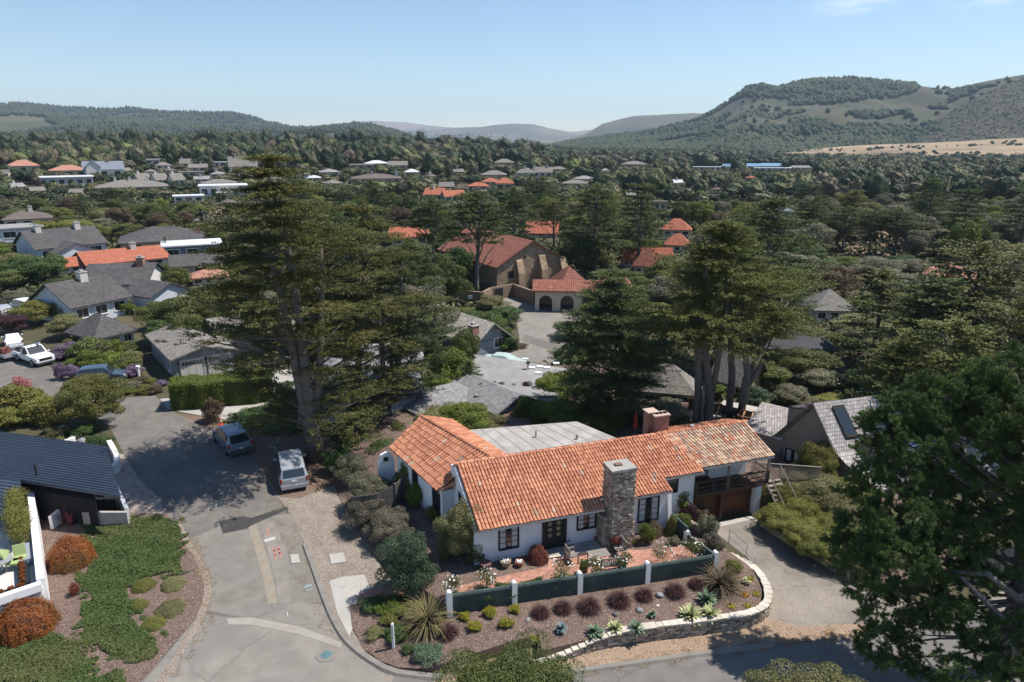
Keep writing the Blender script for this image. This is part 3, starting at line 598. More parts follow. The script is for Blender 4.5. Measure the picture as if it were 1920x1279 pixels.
# stone chimney of ledge stone, every stone laid
def stonewall(mb,p0,p1,z0,z1,out,rng,lw=.34,lh=.13,depth=.12):
    p0,p1=Vector(p0),Vector(p1); L_=(p1-p0).length; d=(p1-p0).normalized(); rzv=math.atan2(d.y,d.x); z=z0
    while z<z1-.02:
        h=min(lh*rng.uniform(.6,1.3),z1-z+.03); s=0
        while s<L_:
            w_=lw*rng.uniform(.45,1.6); w_=min(w_,L_-s+.05)
            c=p0+d*(s+w_/2)+Vector(out[:2])*rng.uniform(-.02,.035)
            mb.rock((c.x,c.y,z+h/2),(w_*.97,depth*rng.uniform(.9,1.3),h*.93),rzv+rng.uniform(-.03,.03),rng,.16)
            s+=w_
        z+=h
rng=random.Random(5); ch=MB()
def chim(u0,u1,v0,v1,z0,z1):
    ch.box(u0+.05,u1-.05,v0+.05,v1-.05,z0,z1-.02)
    stonewall(ch,(u0,v0),(u1,v0),z0,z1,(0,-1,0),rng,lw=.27,lh=.09); stonewall(ch,(u0,v0),(u0,v1),z0,z1,(-1,0,0),rng,lw=.27,lh=.09)
    stonewall(ch,(u1,v0),(u1,v1),z0,z1,(1,0,0),rng,lw=.27,lh=.09); stonewall(ch,(u0,v1),(u1,v1),z0,z1,(0,1,0),rng,lw=.27,lh=.09)
chim(7.45,8.75,-1.1,-.1,1.1,5.98); chim(7.18,7.5,-.85,-.05,1.1,3.2); chim(8.7,8.92,-1.0,-.05,1.1,2.7)
cho=ch.build('stone_chimney',stone,H)
b=MB(); b.prism([(7.34,-1.2),(8.86,-1.18),(8.82,0.0),(7.38,.02)],5.98,6.12); b.build('chimney_cap',mat('concrete_cap',(.26,.25,.23),(.36,.34,.31),scale=3),cho)
b=MB(); b.box(7.8,8.2,-.72,-.42,6.12,6.2); b.build('flue',mat('rusty_metal',(.15,.08,.06),(.2,.12,.1)),cho)
b=MB(); b.box(13.35,14.35,4.75,5.35,1.0,6.1); b.box(13.05,13.7,5.1,5.75,1.0,6.25); bc=b.build('brick_chimney',redbrick,H)
b=MB(); b.box(13.28,14.42,4.68,5.42,6.1,6.18); b.box(12.98,13.77,5.03,5.82,6.25,6.32); b.build('chimney_cap',mat('pale_red_cap',(.42,.30,.25),(.5,.38,.32)),bc)
b=MB()
for x_ in (13.6,13.9,14.2): b.box(x_-.09,x_+.09,4.95,5.15,6.18,6.27)
b.build('flue',black,bc)
b=MB(); b.cyl((15.95,4.5,rz(4.5)),.08,.2,8); b.cyl((15.95,4.5,rz(4.5)+.2),.12,.05,8); b.build('roof_vent',whitep,H)
# ---------------------------------------------------------------- generic house
def house(name,label,loc,deg,W,D,h,roof='gable',axis='x',rise=1.6,over=.45,wm=white,rm=shingle,wins=(),chims=(),group=None,cat='house',extra=(),tall=None,wh=None,cols=2):
    t=thing(name,label,cat,loc,deg,group)
    def vol(x0,y0,W,D,z0,h,roof,axis,rise,over,wm,rm):
        b=MB(); z1=z0+h
        if roof=='gable':
            if axis=='x': b.ext([(y0,z0-.6),(y0+D,z0-.6),(y0+D,z1),(y0+D/2,z1+rise),(y0,z1)],x0,x0+W)
            else: b.ext([(x0,z0-.6),(x0+W,z0-.6),(x0+W,z1),(x0+W/2,z1+rise),(x0,z1)],y0,y0+D,fr=lambda t,q,z:(q,t,z))
        else: b.box(x0,x0+W,y0,y0+D,z0-.6,z1)
        b.build('wall',wm,t)
        b=MB(); o=over; th=.14; e=.08
        if roof=='flat': b.box(x0-o,x0+W+o,y0-o,y0+D+o,z1+.003,z1+.25)
        elif roof=='shed': b.slab([(x0-o,y0-o,z1+.2),(x0+W+o,y0-o,z1+.2),(x0+W+o,y0+D+o,z1+.2+rise),(x0-o,y0+D+o,z1+.2+rise)],th)
        elif roof=='gable':
            if axis=='x':
                s_=rise/(D/2); ze=z1-s_*o+e+.1; zt=z1+rise+e+.1
                b.slab([(x0-o,y0-o,ze),(x0+W+o,y0-o,ze),(x0+W+o,y0+D/2,zt),(x0-o,y0+D/2,zt)],th)
                b.slab([(x0+W+o,y0+D+o,ze),(x0-o,y0+D+o,ze),(x0-o,y0+D/2,zt),(x0+W+o,y0+D/2,zt)],th)
            else:
                s_=rise/(W/2); ze=z1-s_*o+e+.1; zt=z1+rise+e+.1
                b.slab([(x0-o,y0+D+o,ze),(x0-o,y0-o,ze),(x0+W/2,y0-o,zt),(x0+W/2,y0+D+o,zt)],th)
                b.slab([(x0+W+o,y0-o,ze),(x0+W+o,y0+D+o,ze),(x0+W/2,y0+D+o,zt),(x0+W/2,y0-o,zt)],th)
        else:
            m_=min(W,D)/2+o; zz=z1+.05; zt=z1+rise+.05
            c0,c1,c2,c3=(x0-o,y0-o,zz),(x0+W+o,y0-o,zz),(x0+W+o,y0+D+o,zz),(x0-o,y0+D+o,zz)
            if W>=D: a_,b_=(x0-o+m_,y0+D/2,zt),(x0+W+o-m_,y0+D/2,zt); fs=[(0,1,5,4),(1,2,5),(2,3,4,5),(3,0,4)]
            else: a_,b_=(x0+W/2,y0-o+m_,zt),(x0+W/2,y0+D+o-m_,zt); fs=[(0,1,4),(1,2,5,4),(2,3,5),(3,0,4,5)]
            lo=[(c[0],c[1],c[2]-.15) for c in (c0,c1,c2,c3)]
            b.add([c0,c1,c2,c3,a_,b_]+lo,fs+[(0,6,7,1),(1,7,8,2),(2,8,9,3),(3,9,6,0),(9,8,7,6)])
        return b.build('roof',rm,t)
    r=vol(0,0,W,D,0,h,roof,axis,rise,over,wm,rm)
    for ex in extra:
        k=dict(roof='gable',axis='y',rise=1.2,over=.4,wm=wm,rm=rm); k.update(ex[5] if len(ex)>5 else {})
        vol(ex[0],ex[1],ex[2],ex[3],0,ex[4],**k)
    for wv in wins:
        s_,p_,z_,ww,hh_=wv[:5]
        fr={'f':lambda s,o,z:(s,-o,z),'l':lambda s,o,z:(-o,s,z),'r':lambda s,o,z:(W+o,s,z)}[s_]
        if s_=='l': window(t,lambda s,o,z:(-o,s,z),p_,p_+ww,z_,z_+hh_,cols=cols,rows=1,fm=wh or whitep,cur=False,th=.12)
        else: window(t,fr,p_,p_+ww,z_,z_+hh_,cols=cols,rows=1,fm=wh or whitep,cur=False,th=.12)
    for cx,cy,cw,cd,cz,cm in chims:
        b=MB(); b.box(cx,cx+cw,cy,cy+cd,h*.6,cz); o=b.build('chimney',cm,r)
        b=MB(); b.box(cx-.07,cx+cw+.07,cy-.07,cy+cd+.07,cz,cz+.1); b.box(cx+cw*.25,cx+cw*.75,cy+cd*.25,cy+cd*.75,cz+.1,cz+.35); b.build('chimney_cap',mat('chimney_cap_grey',(.3,.29,.28),(.36,.35,.34)),o)
    return t
# ---------------------------------------------------------------- foliage
def unit(a): return a/np.maximum(1e-6,np.linalg.norm(a,axis=1,keepdims=True))
def leafquads(Pc,N,ls,rng,asp=.55,jit=.7,droop=0):
    n=len(Pc); N=unit(N+rng.normal(0,jit,(n,3))); T=unit(np.cross(N,unit(rng.normal(0,1,(n,3))))); 
    if droop: T=unit(T+np.array([0,0,droop])); 
    B=unit(np.cross(N,T)); s=ls*rng.uniform(.65,1.3,(n,1))
    V=np.stack([Pc-T*s,Pc+B*s*asp,Pc+T*s,Pc-B*s*asp],1).reshape(-1,3)
    F=np.arange(4*n).reshape(n,4); return V,F
def sprays(Pc,N,fd,ls,rng):
    n=len(Pc); N=unit(N+rng.normal(0,.4,(n,3))); T=unit(fd+rng.normal(0,.45,(n,3))+np.array([0,0,.2])); B=unit(np.cross(N,T)); s=ls*rng.uniform(.65,1.35,(n,1))
    return np.stack([Pc-T*s,Pc+B*s*.5,Pc+T*s*1.2,Pc-B*s*.5],1).reshape(-1,3),np.arange(4*n).reshape(n,4)
def shell(c,r,n,rng,inner=.7,upbias=.15):
    d=unit(rng.normal(0,1,(n,3))+np.array([0,0,upbias])); rad=rng.uniform(inner,1,(n,1))**.7
    return np.array(c)+d*np.array(r)*rad, d
def join(L_):
    V=[];F=[];o=0
    for v,f in L_: V.append(v);F.append(f+o);o+=len(v)
    return np.concatenate(V),np.concatenate(F)
def crown_oak(R,H,nc,nl,ls,seed,base=.22,flat=1.0,cr=.30,jit=.45,core=8):
    rng=np.random.default_rng(seed); zc=H*(1+base)/2; hz=H*(1-base)/2
    out=[]; cs=[]
    for i in range(nc):
        d=rng.normal(0,1,3); d/=np.linalg.norm(d); 
        if d[2]<-.75: d[2]*=-1
        rr=rng.uniform(.45,.80); s=rng.uniform(.75,1.25)*cr
        lob=1+.18*math.sin(3*math.atan2(d[1],d[0])+seed)
        c=np.array([d[0]*R*rr*lob,d[1]*R*rr*lob,zc+d[2]*hz*rr*flat]); cs.append(c)
        P_,n_=shell(c,(R*s,R*s,max(hz,R*.5)*s*.85),int(nl*rng.uniform(.7,1.3)),rng)
        out.append(leafquads(P_,n_,ls,rng,jit=jit))
    P_,n_=shell((0,0,zc),(R*.66,R*.66,hz*.7),int(nl*core*.6),rng,inner=.55); out.append(leafquads(P_,n_,ls*1.5,rng,jit=.6))
    return join(out),cs
def trunk_mesh(name,H,cs,r,seed,mat_,parent,lean=0,top=.75,nl=9):
    rng=random.Random(seed); b=MB(); z1=H*top
    pts=[(lean*t*t+.15*math.sin(3*t+seed),.12*math.sin(4*t+seed*2),z1*t) for t in (0,.12,.3,.5,.7,.85,1)]
    b.tube(pts,[r*1.35,r*1.05,r*.9,r*.75,r*.55,r*.4,r*.2],8)
    sel=rng.sample(list(cs),min(nl,len(cs)))
    for c in sel:
        t=min(.8,max(.22,c[2]/z1-.25)); k=t*6; i=min(5,int(k)); f=k-i
        p=Vector(pts[i]).lerp(Vector(pts[i+1]),f); c=Vector(c); mid=(p+c)/2+Vector((0,0,.08*H*rng.uniform(0,.6)))
        b.tube([p,p.lerp(mid,.5)+Vector((0,0,-.02*H)),mid,c],[r*.42,r*.34,r*.25,r*.08],5)
    return b.build(name,mat_,parent,smooth=True,uv=False)
def cypress_crown(H,prof,nlimb,seed,zmin,ls=.085,pads=3,sub=13,nleaf=24,padr=1.15,tip=True,sink=.0,ang=None,cx=lambda z:0,cy=lambda z:0,tops=1):
    rng=np.random.default_rng(seed); out=[]; limbs=[]; golden=2.39996; a0=rng.uniform(0,6.28)
    for i in range(nlimb):
        t=(i+.5)/nlimb; z=zmin+(H-zmin)*t+rng.uniform(-.25,.25)*(H-zmin)/nlimb*4
        lay=(1.15 if H>18 else .5 if H>16.5 else .95) if H>12.5 else .7; z=zmin+round((z-zmin)/lay)*lay+rng.uniform(-.14,.14); z=min(z,H-.1); R=prof(z)*rng.uniform(.5,1.12); a=a0+i*golden+rng.uniform(-.4,.4)
        if ang is not None:
            fa=ang(a%6.2832,z); R*=fa
            if fa<.3: continue
        dr=np.array([math.cos(a),math.sin(a),0.]); sd=np.array([-dr[1],dr[0],0.]); o=np.array([cx(z),cy(z),0])
        rise=rng.uniform(.0,.16)*R-sink*R; start=o+np.array([0,0,z-.22*R]); end=o+dr*R+np.array([0,0,z+rise-.08*R])
        limbs.append((start,end))
        np_=max(1,int(round(pads*min(1.3,R/4+.35))))
        for k in range(np_):
            f=1-.5*k/max(1,np_)-(0 if k==0 else rng.uniform(0,.1)); lat=rng.uniform(-.28,.28)*R*(0 if k==0 else 1)
            c=start+(end-start)*f+sd*lat+np.array([0,0,.1*R*math.sin(f*2.6)+rng.uniform(-.1,.25)])
            pr=padr*rng.uniform(.7,1.25)*(.55+.45*min(1,R/3))
            m=int(sub*rng.uniform(.7,1.3))
            uu=rng.uniform(-1,1,(m,2)); uu=uu[np.sum(uu**2,1)<1.0]
            for (p,q) in uu:
                cc=c+dr*p*pr*1.35+sd*q*pr*.85+np.array([0,0,rng.uniform(-.07,.08)-.16*pr*(p*p+q*q)])
                n=int(nleaf*rng.uniform(.7,1.3)); sr=rng.uniform(.2,.36)*min(1.2,padr)
                d=unit(rng.normal(0,1,(n,3)))*rng.uniform(.5,1,(n,1)); fd=dr*math.cos(q*.9)+sd*math.sin(q*.9); fs=np.array([-fd[1],fd[0],0.])
                P_=cc+fd*(d[:,0:1]*sr*1.9)+fs*(d[:,1:2]*sr*.62)+np.array([0,0,1.])*(d[:,2:3]*sr*.34+.22*sr*d[:,0:1])
                N=d*.4+np.array([0,0,.9]); out.append(sprays(P_,N,fd,ls,rng))
    # tips of the tree
    for k in range(tops):
        n=int(nleaf*12); d=unit(rng.normal(0,1,(n,3))); P_=np.array([cx(H)+rng.normal(0,.3*k),cy(H)+rng.normal(0,.3*k),H-.4])+d*np.array([.5,.5,1.0])*rng.uniform(.3,1,(n,1)); out.append(leafquads(P_,d,ls,rng))
    return join(out),limbs
barkm=mat('grey_bark',(.09,.08,.072),(.19,.172,.155),scale=3,rough=.95,bump=.8,bscale=9,c3=(.12,.10,.09),s3=.8)
bark2=mat('brown_bark',(.09,.07,.055),(.16,.125,.10),scale=2,rough=.95,bump=.6,bscale=8)
L_cyp=leafmat('cypress_foliage',(0.050,0.066,0.022),(0.150,0.154,0.045),c3=(0.180,0.160,0.055),scale=.5,objrand=.1)
L_cyp2=leafmat('dark_cypress_foliage',(0.046,0.074,0.029),(0.114,0.147,0.047),c3=(0.148,0.166,0.056),scale=.5,objrand=.15)
L_cypg=leafmat('bright_cypress_foliage',(0.054,0.077,0.020),(0.174,0.187,0.050),c3=(0.204,0.198,0.060),scale=.5,objrand=.12)
L_oak=leafmat('oak_foliage',(0.060,0.084,0.027),(0.155,0.173,0.050),scale=.4,objrand=.25)
L_oakg=leafmat('fresh_green_foliage',(0.078,0.120,0.020),(0.192,0.231,0.043),scale=.5,objrand=.2)
L_yel=leafmat('yellow_green_foliage',(0.109,0.123,0.029),(0.246,0.239,0.058),scale=.6,objrand=.2)
L_olive=leafmat('olive_foliage',(0.131,0.135,0.058),(0.260,0.248,0.109),scale=.6,objrand=.15)
L_grey=leafmat('grey_green_foliage',(0.119,0.125,0.076),(0.238,0.227,0.145),scale=.5,objrand=.2)
L_greyp=leafmat('grey_pink_foliage',(0.109,0.109,0.075),(0.217,0.189,0.145),scale=.5,objrand=.15,c3=(.17,.12,.10))
L_brown=leafmat('brown_red_foliage',(.085,.065,.035),(.165,.12,.07),scale=.5,objrand=.2)
L_purple=leafmat('dark_purple_foliage',(0.051,0.026,0.032),(0.109,0.051,0.058),scale=1,objrand=.1)
L_red=leafmat('red_brown_foliage',(0.145,0.036,0.032),(0.246,0.080,0.058),scale=2,objrand=.1)
L_orange=leafmat('orange_red_foliage',(0.203,0.058,0.017),(0.348,0.123,0.029),c3=(.10,.09,.02),scale=1.2,objrand=.1)
L_dark=leafmat('dark_green_foliage',(0.041,0.074,0.025),(0.103,0.152,0.044),scale=.5,objrand=.2)
L_blue=leafmat('blue_green_foliage',(0.052,0.088,0.051),(0.113,0.160,0.094),scale=.5,objrand=.15)
L_pine=leafmat('pine_needles',(0.042,0.083,0.024),(0.150,0.215,0.062),scale=.6,objrand=0,trans=.15,island=.3)
L_hedge=leafmat('hedge_foliage',(.07,.105,.02),(.20,.24,.05),scale=.7,objrand=0)
L_lav=leafmat('lavender_foliage',(0.145,0.109,0.160),(0.261,0.189,0.275),scale=1.5)
L_ivy=leafmat('ground_cover_foliage',(.05,.085,.024),(.11,.155,.048),c3=(.14,.14,.055),scale=1.5,objrand=0,rough=.7,trans=.25)
# --- reference trees; each is a thing with crown and trunk, first use moves it, later uses copy it
PROTO={}
def mkproto(kind,idx,H,R,vf,trunk=None):
    root=bpy.data.objects.new('tree',None); C.objects.link(root); root.empty_display_size=.3
    V,F=vf; c=npmesh('crown',V,F,L_oak,root); c.data.materials[0]=L_oak
    if trunk: trunk(root)
    PROTO[(kind,idx)]=dict(o=root,H=H,R=R,used=False)
for i in range(4):
    vf,cs=crown_oak(4,7,34,420,.115,100+i,base=.12,cr=.27)
    mkproto('oak',i,7.6,4,vf,lambda r,cs=cs,i=i:trunk_mesh('trunk',7,cs,.22,i,bark2,r))
for i in range(3):
    vf,lb=cypress_crown(14,lambda z:1+4.3*math.sin(min(1,(15.2-z)/9)*1.57),60,200+i,3.2+i*.6,ls=.115,pads=3,sub=11,nleaf=20,padr=1.4,tops=2)
    mkproto('cypress',i,14.3,5,vf,lambda r,lb=lb,i=i:trunk_mesh('trunk',14,[l[1] for l in lb],.32,i,barkm,r,top=.9,nl=16))
for i in range(2):
    vf,lb=cypress_crown(12,lambda z:.25+3.4*(1-z/12.2)**.75,90,230+i,.7,ls=.11,pads=2,sub=9,nleaf=17,padr=1.0,sink=.12)
    mkproto('conifer',i,12.4,3.3,vf,lambda r,lb=lb,i=i:trunk_mesh('trunk',12,[l[1] for l in lb],.22,i,bark2,r,top=.95,nl=4))
for i in range(4):
    vf,cs=crown_oak(1.5,2.1,22,300,.06,300+i,base=-.1,cr=.32)
    mkproto('shrub',i,2.2,1.5,vf,lambda r,cs=cs,i=i:trunk_mesh('stem',2,cs,.05,i,bark2,r,nl=5))
for i in range(3):
    vf,cs=crown_oak(.5,.62,18,190,.026,330+i,base=-.15,cr=.34)
    mkproto('smallshrub',i,.66,.5,vf)
for i in range(2):
    vf,cs=crown_oak(2.6,3.4,64,520,.052,350+i,base=-.1,cr=.25)
    mkproto('finebush',i,3.6,2.6,vf,lambda r,cs=cs,i=i:trunk_mesh('stem',3,cs,.08,i,bark2,r,nl=6))
for i in range(2):
    vf,lb=cypress_crown(14,lambda z:1+4.3*math.sin(min(1,max(0,(15.2-z)/6))*1.57),44,270+i,7.6,ls=.115,pads=3,sub=11,nleaf=20,padr=1.35,tops=2)
    mkproto('highcypress',i,14.3,5,vf,lambda r,lb=lb,i=i:trunk_mesh('trunk',14,[l[1] for l in lb],.36,i+2,barkm,r,top=.9,nl=16,lean=-.6+1.2*i))
for i in range(2):
    r9=np.random.default_rng(390+i); d9=unit(r9.normal(0,1,(15000,3))); d9[:,2]=np.abs(d9[:,2])*1.0-.12; k9=1+.10*np.sin(d9[:,0]*6+i)*np.cos(d9[:,1]*6)+.05*np.sin(d9[:,0]*17)*np.sin(d9[:,1]*15+i)
    P9=d9*k9[:,None]*np.array([1,1,1.25])*r9.uniform(.84,1.03,(15000,1)); mkproto('dome',i,1.3,1.0,leafquads(P9,d9+np.array([0,0,.3]),.030,r9,asp=.45,jit=.55),lambda r,i=i:trunk_mesh('stem',.9,[np.array([.4,0,.8]),np.array([-.3,.3,.8]),np.array([0,-.4,.7])],.04,i,bark2,r,nl=3))
CNT=[0]
def put(kind,x,y,z,w_,h,m,name=None,label=None,cat='tree',group=None,idx=None,rz=None):
    """one tree or shrub: w_ crown radius, h height in metres"""
    ks=[k for k in PROTO if k[0]==kind]; CNT[0]+=1; key=(kind,idx if idx is not None else (CNT[0]*7)%len(ks)); p=PROTO[key]
    if not p['used']: o=p['o']; p['used']=True
    else: o=copy_tree(p['o'])
    for k in list(o.keys()): del o[k]
    o.name=name or {'oak':'broadleaf_tree','cypress':'cypress_tree','conifer':'conifer_tree'}.get(kind,'shrub')
    o.location=(x,y,z); o.scale=(w_/p['R'],w_/p['R'],h/p['H']); o.rotation_euler=(0,0,rz if rz is not None else (CNT[0]*2.4)%6.283)
    for c in o.children:
        if c.name.startswith('crown'):
            c.material_slots[0].link='OBJECT'; c.material_slots[0].material=m
    tag(o,label,cat,group); return o
def T(kind,px,pyt,Y,wpx,m,label=None,name=None,cat='tree',group=None,idx=None,gz=None,rz=None):
    """tree whose top shows at (px,pyt) and which stands Y metres out; wpx = crown width in the photograph"""
    p=AT(px,pyt,Y); g=hh(p.x,p.y) if gz is None else gz; d=J(p.x,Y,g+(p.z-g)*.6)[2]
    return put(kind,p.x,Y,g,wpx*d/FPX/2*.97,max(.4,p.z-g),m,name,label,cat,group,idx,rz)
# blades: grasses, agaves, flax
def blades(n,L0,L1,w_,arch,rng,el0=.2,el1=1.5,seg=4,keel=False,wtip=.15):
    V=[];F=[];o=0
    for i in range(n):
        a=rng.uniform(0,6.283); el=rng.uniform(el0,el1); ln=rng.uniform(L0,L1); ww=w_*rng.uniform(.8,1.2)
        d=np.array([math.cos(a),math.sin(a),0]); s=np.array([-d[1],d[0],0]); p=np.array([0,0,.0])+d*rng.uniform(0,.06)*ln; e=el
        for k in range(seg+1):
            t=k/seg; wk=ww*(1-t*(1-wtip)) if not keel else ww*(.7+.6*math.sin(min(1,t*1.15)*2.4))*(1-t**3)+.002
            V+= [p-s*wk,p+s*wk]
            p=p+(d*math.cos(e)+np.array([0,0,1])*math.sin(e))*ln/seg; e-=arch/seg*rng.uniform(.7,1.3)
        for k in range(seg): F.append((o+2*k,o+2*k+1,o+2*k+3,o+2*k+2))
        o+=2*(seg+1)
    return np.array(V),np.array(F)
def bladeplant(name,label,cat,loc,m,n,L0,L1,w_,arch,seed,group=None,part_='leaves',**k):
    V,F=blades(n,L0,L1,w_,arch,np.random.default_rng(seed),**k)
    o=npmesh(name,V,F,m); o.location=loc; return tag(o,label,cat,group)
M_pgrass=mat('purple_grass_blades',(.022,.009,.011),(.085,.036,.034),scale=3,island=.8)
M_agave=mat('agave_leaves',(.08,.14,.085),(.17,.24,.14),scale=3,island=.6,rough=.6)
M_agavey=mat('variegated_agave_leaves',(.22,.26,.10),(.50,.50,.26),scale=3,island=.8,rough=.6)
M_blueag=mat('blue_agave_leaves',(.13,.18,.19),(.22,.28,.29),scale=3,island=.6)
M_flax=mat('bronze_flax_leaves',(.07,.06,.03),(.20,.17,.07),scale=1,island=.9)
M_flaxd=mat('dark_flax_leaves',(.05,.04,.028),(.15,.11,.06),scale=1,island=.9)
M_flaxg=mat('green_blades',(.06,.10,.04),(.15,.19,.08),scale=1,island=.8)
M_succ=mat('yellow_succulent_leaves',(.26,.24,.015),(.44,.38,.03),scale=5,island=.7)
M_succo=mat('orange_succulent_leaves',(.40,.20,.015),(.55,.32,.03),scale=5,island=.7)
# ---------------------------------------------------------------- garden of the tiled house
# dark green garden wall with white posts
gwp=[(-2.05,-2.78),(1.2,-3.05),(4.62,-3.36),(8.33,-3.68),(12.25,-3.98)]
gw=thing('garden_wall','low dark green rendered garden wall with white posts around the brick patio','wall',HW(0,0,0),18.4)
b=MB()
def wseg(b,p,q,z0,z1,th=.11,z0b=None):
    p,q=Vector(p),Vector(q); d=(q-p).normalized(); s=Vector((-d.y,d.x))*th
    pr=[(-1,0),(-1,.94),(-.6,1.0),(.6,1.0),(1,.94),(1,0)]
    vs=[]
    for e in (p,q):
        for a,f in pr: vs.append((e.x+s.x*a,e.y+s.y*a,z0+(z1-z0)*f))
    b.add(vs,[(0,1,7,6),(1,2,8,7),(2,3,9,8),(3,4,10,9),(4,5,11,10),(0,5,4,3,2,1),(6,7,8,9,10,11)])
for i in range(len(gwp)-1): wseg(b,gwp[i],gwp[i+1],.3,1.8)
wseg(b,(12.25,-3.98),(11.95,-1.7),.3,1.8); wseg(b,(11.95,-1.7),(11.9,.0),.5,2.2)
b.build('wall_panel',greenwall,gw)
for (u,v) in [(-2.05,-2.78),(1.2,-3.05),(4.62,-3.36),(8.33,-3.68),(12.27,-3.98),(11.95,-1.7)]:
    b=MB(); w_=.14
    pr=[(-w_,0),(-w_,1.42),(-w_*.8,1.52),(-w_*.4,1.58),(w_*.4,1.58),(w_*.8,1.52),(w_,1.42),(w_,0)]
    b.ext([(q,z) for q,z in pr],-.135,.135,fr=lambda t,q,z:(u+q,v+t,.42+z)); b.build('post',whitep,gw)
# retaining wall in dry stone
rp=dense([HW(0.6,-6.62),HW(2.5,-6.58),HW(5.06,-6.55),HW(7.8,-6.9),HW(10.4,-7.28),HW(12.0,-7.45),HW(13.2,-7.1),HW(14.0,-6.2),HW(14.5,-4.9),HW(14.55,-3.7),HW(14.3,-2.6)],.33)
rw=thing('stone_retaining_wall','curved dry stone retaining wall with pale capping along the mulch bed','wall',(0,0,0))
rng=random.Random(8); b=MB(); cp_=MB()
for i in range(len(rp)-1):
    p,q=rp[i],rp[i+1]; d=(q-p).normalized(); a=math.atan2(d.y,d.x); n=Vector((-d.y,d.x,0)); f=i/(len(rp)-1)
    ht=.12+.62*smooth(0,.3,f)-(.25*smooth(.85,1,f)); z=0
    u_,v_=HL(p.x,p.y)
    while z<ht-.03:
        h=min(rng.uniform(.08,.17),ht-z+.02)
        s=rng.uniform(-.1,.0)
        while s<(q-p).length:
            w_=rng.uniform(.16,.5); c=p+d*(s+w_/2)
            b.rock((c.x-n.x*rng.uniform(-.02,.05),c.y-n.y*rng.uniform(-.02,.05),z+h/2),(w_*.95,.26,h*.9),a,rng,.2); s+=w_
        z+=h
    c=(p+q)/2; cp_.rock((c.x+n.x*.02,c.y+n.y*.02,ht+.03),((q-p).length*1.0,.40+rng.uniform(-.05,.07),.09),a,rng,.12)
b.build('wall_stones',stone,rw,uv=False); cp_.build('cap_stones',palestone,rw,uv=False)
b=MB(); rng=random.Random(3)
def lowwall(p,q,h,name='wall_stones',par=None):
    b=MB(); p,q=Vector(p),Vector(q); d=(q-p).normalized(); s=0; a=math.atan2(d.y,d.x)
    L_=(q-p).length; z=p.z
    for r in range(int(h/.14)):
        s=0
        while s<L_:
            w_=rng.uniform(.2,.45); c=p+d*(s+w_/2); b.rock((c.x,c.y,z+.07+r*.14),(w_*.95,.28,.13),a,rng,.18); s+=w_
    o=b.build(name,stone,par,uv=False); return o
o=lowwall(HW(13.0,1.2,.3),HW(13.6,-.6,.3),1.0,'stone_pier'); tag(o,'short stone pier wall beside the garage apron','wall')
o=lowwall(HW(14.1,-.9,0),HW(14.6,-3.2,0),.45,'stone_edging'); tag(o,'low stone edging under the driveway handrail','wall')
# handrail
t=thing('handrail','thin grey metal handrail beside the driveway','railing',(0,0,0))
a0,a1=P(1366,1020,.35),P(1398,1050,.3); a2=P(1403,1065,.2)
b=MB(); b.tube([a0,a0+Vector((0,0,.95)),a1+Vector((0,0,1.0)),a2+Vector((.2,-.3,.9)),a2+Vector((.2,-.3,0))],.022,6); b.build('rail',metal,t)
b=MB(); b.tube([a0+Vector((0,0,.5)),a1+Vector((0,0,.5)),a2+Vector((.2,-.3,.45))],.016,5); b.tube([a1,a1+Vector((0,0,1.0))],.018,5); b.build('baluster',metal,t)
# patio furniture
teak=mat('grey_teak',(.20,.18,.155),(.30,.27,.24),scale=6,rough=.9)
def chair(name,label,loc,deg,W=.6,cat='chair',group=None,arms=True):
    t=thing(name,label,cat,loc,deg,group); n=max(4,int(W/.1))
    b=MB()
    for i in range(6): b.box(-W/2,W/2,-.24+i*.085,-.17+i*.085,.40,.425)
    b.build('seat',teak,t)
    b=MB(); b.box(-W/2,W/2,.26,.30,.88,.95); b.box(-W/2,W/2,.26,.3,.47,.52)
    for i in range(n): x=-W/2+(i+.5)*W/n; b.box(x-.025,x+.025,.265,.29,.52,.88)
    b.build('backrest',teak,t)
    for x in (-W/2,W/2):
        for y in (-.24,.28):
            b=MB(); b.box(x-.03,x+.03,y-.03,y+.03,0,.62 if y<0 else .93); b.build('leg',teak,t)
        b=MB(); b.box(x-.035,x+.035,-.27,.28,.62,.65); b.build('armrest',teak,t)
    return t
PZ=1.24
chair('garden_chair','slatted grey wooden armchair at the left end of the patio table','chair' and P(1072,1052,PZ),110)
chair('garden_chair','slatted grey wooden armchair on the far side of the patio table, beside the blue pot','chair' and P(1160,1040,PZ),-75)
chair('garden_bench','slatted grey wooden bench between the patio table and the green wall',P(1146,1070,PZ),190,W=1.3,cat='bench')
t=thing('patio_table','low slatted grey wooden table on the brick patio','table',P(1122,1052,PZ),18)
b=MB()
for i in range(8): b.box(-.55,.55,-.36+i*.09,-.285+i*.09,.46,.49)
b.build('tabletop',teak,t)
for x in(-.5,.5):
    for y in (-.3,.3):
        b=MB(); b.box(x-.03,x+.03,y-.03,y+.03,0,.46); b.build('leg',teak,t)
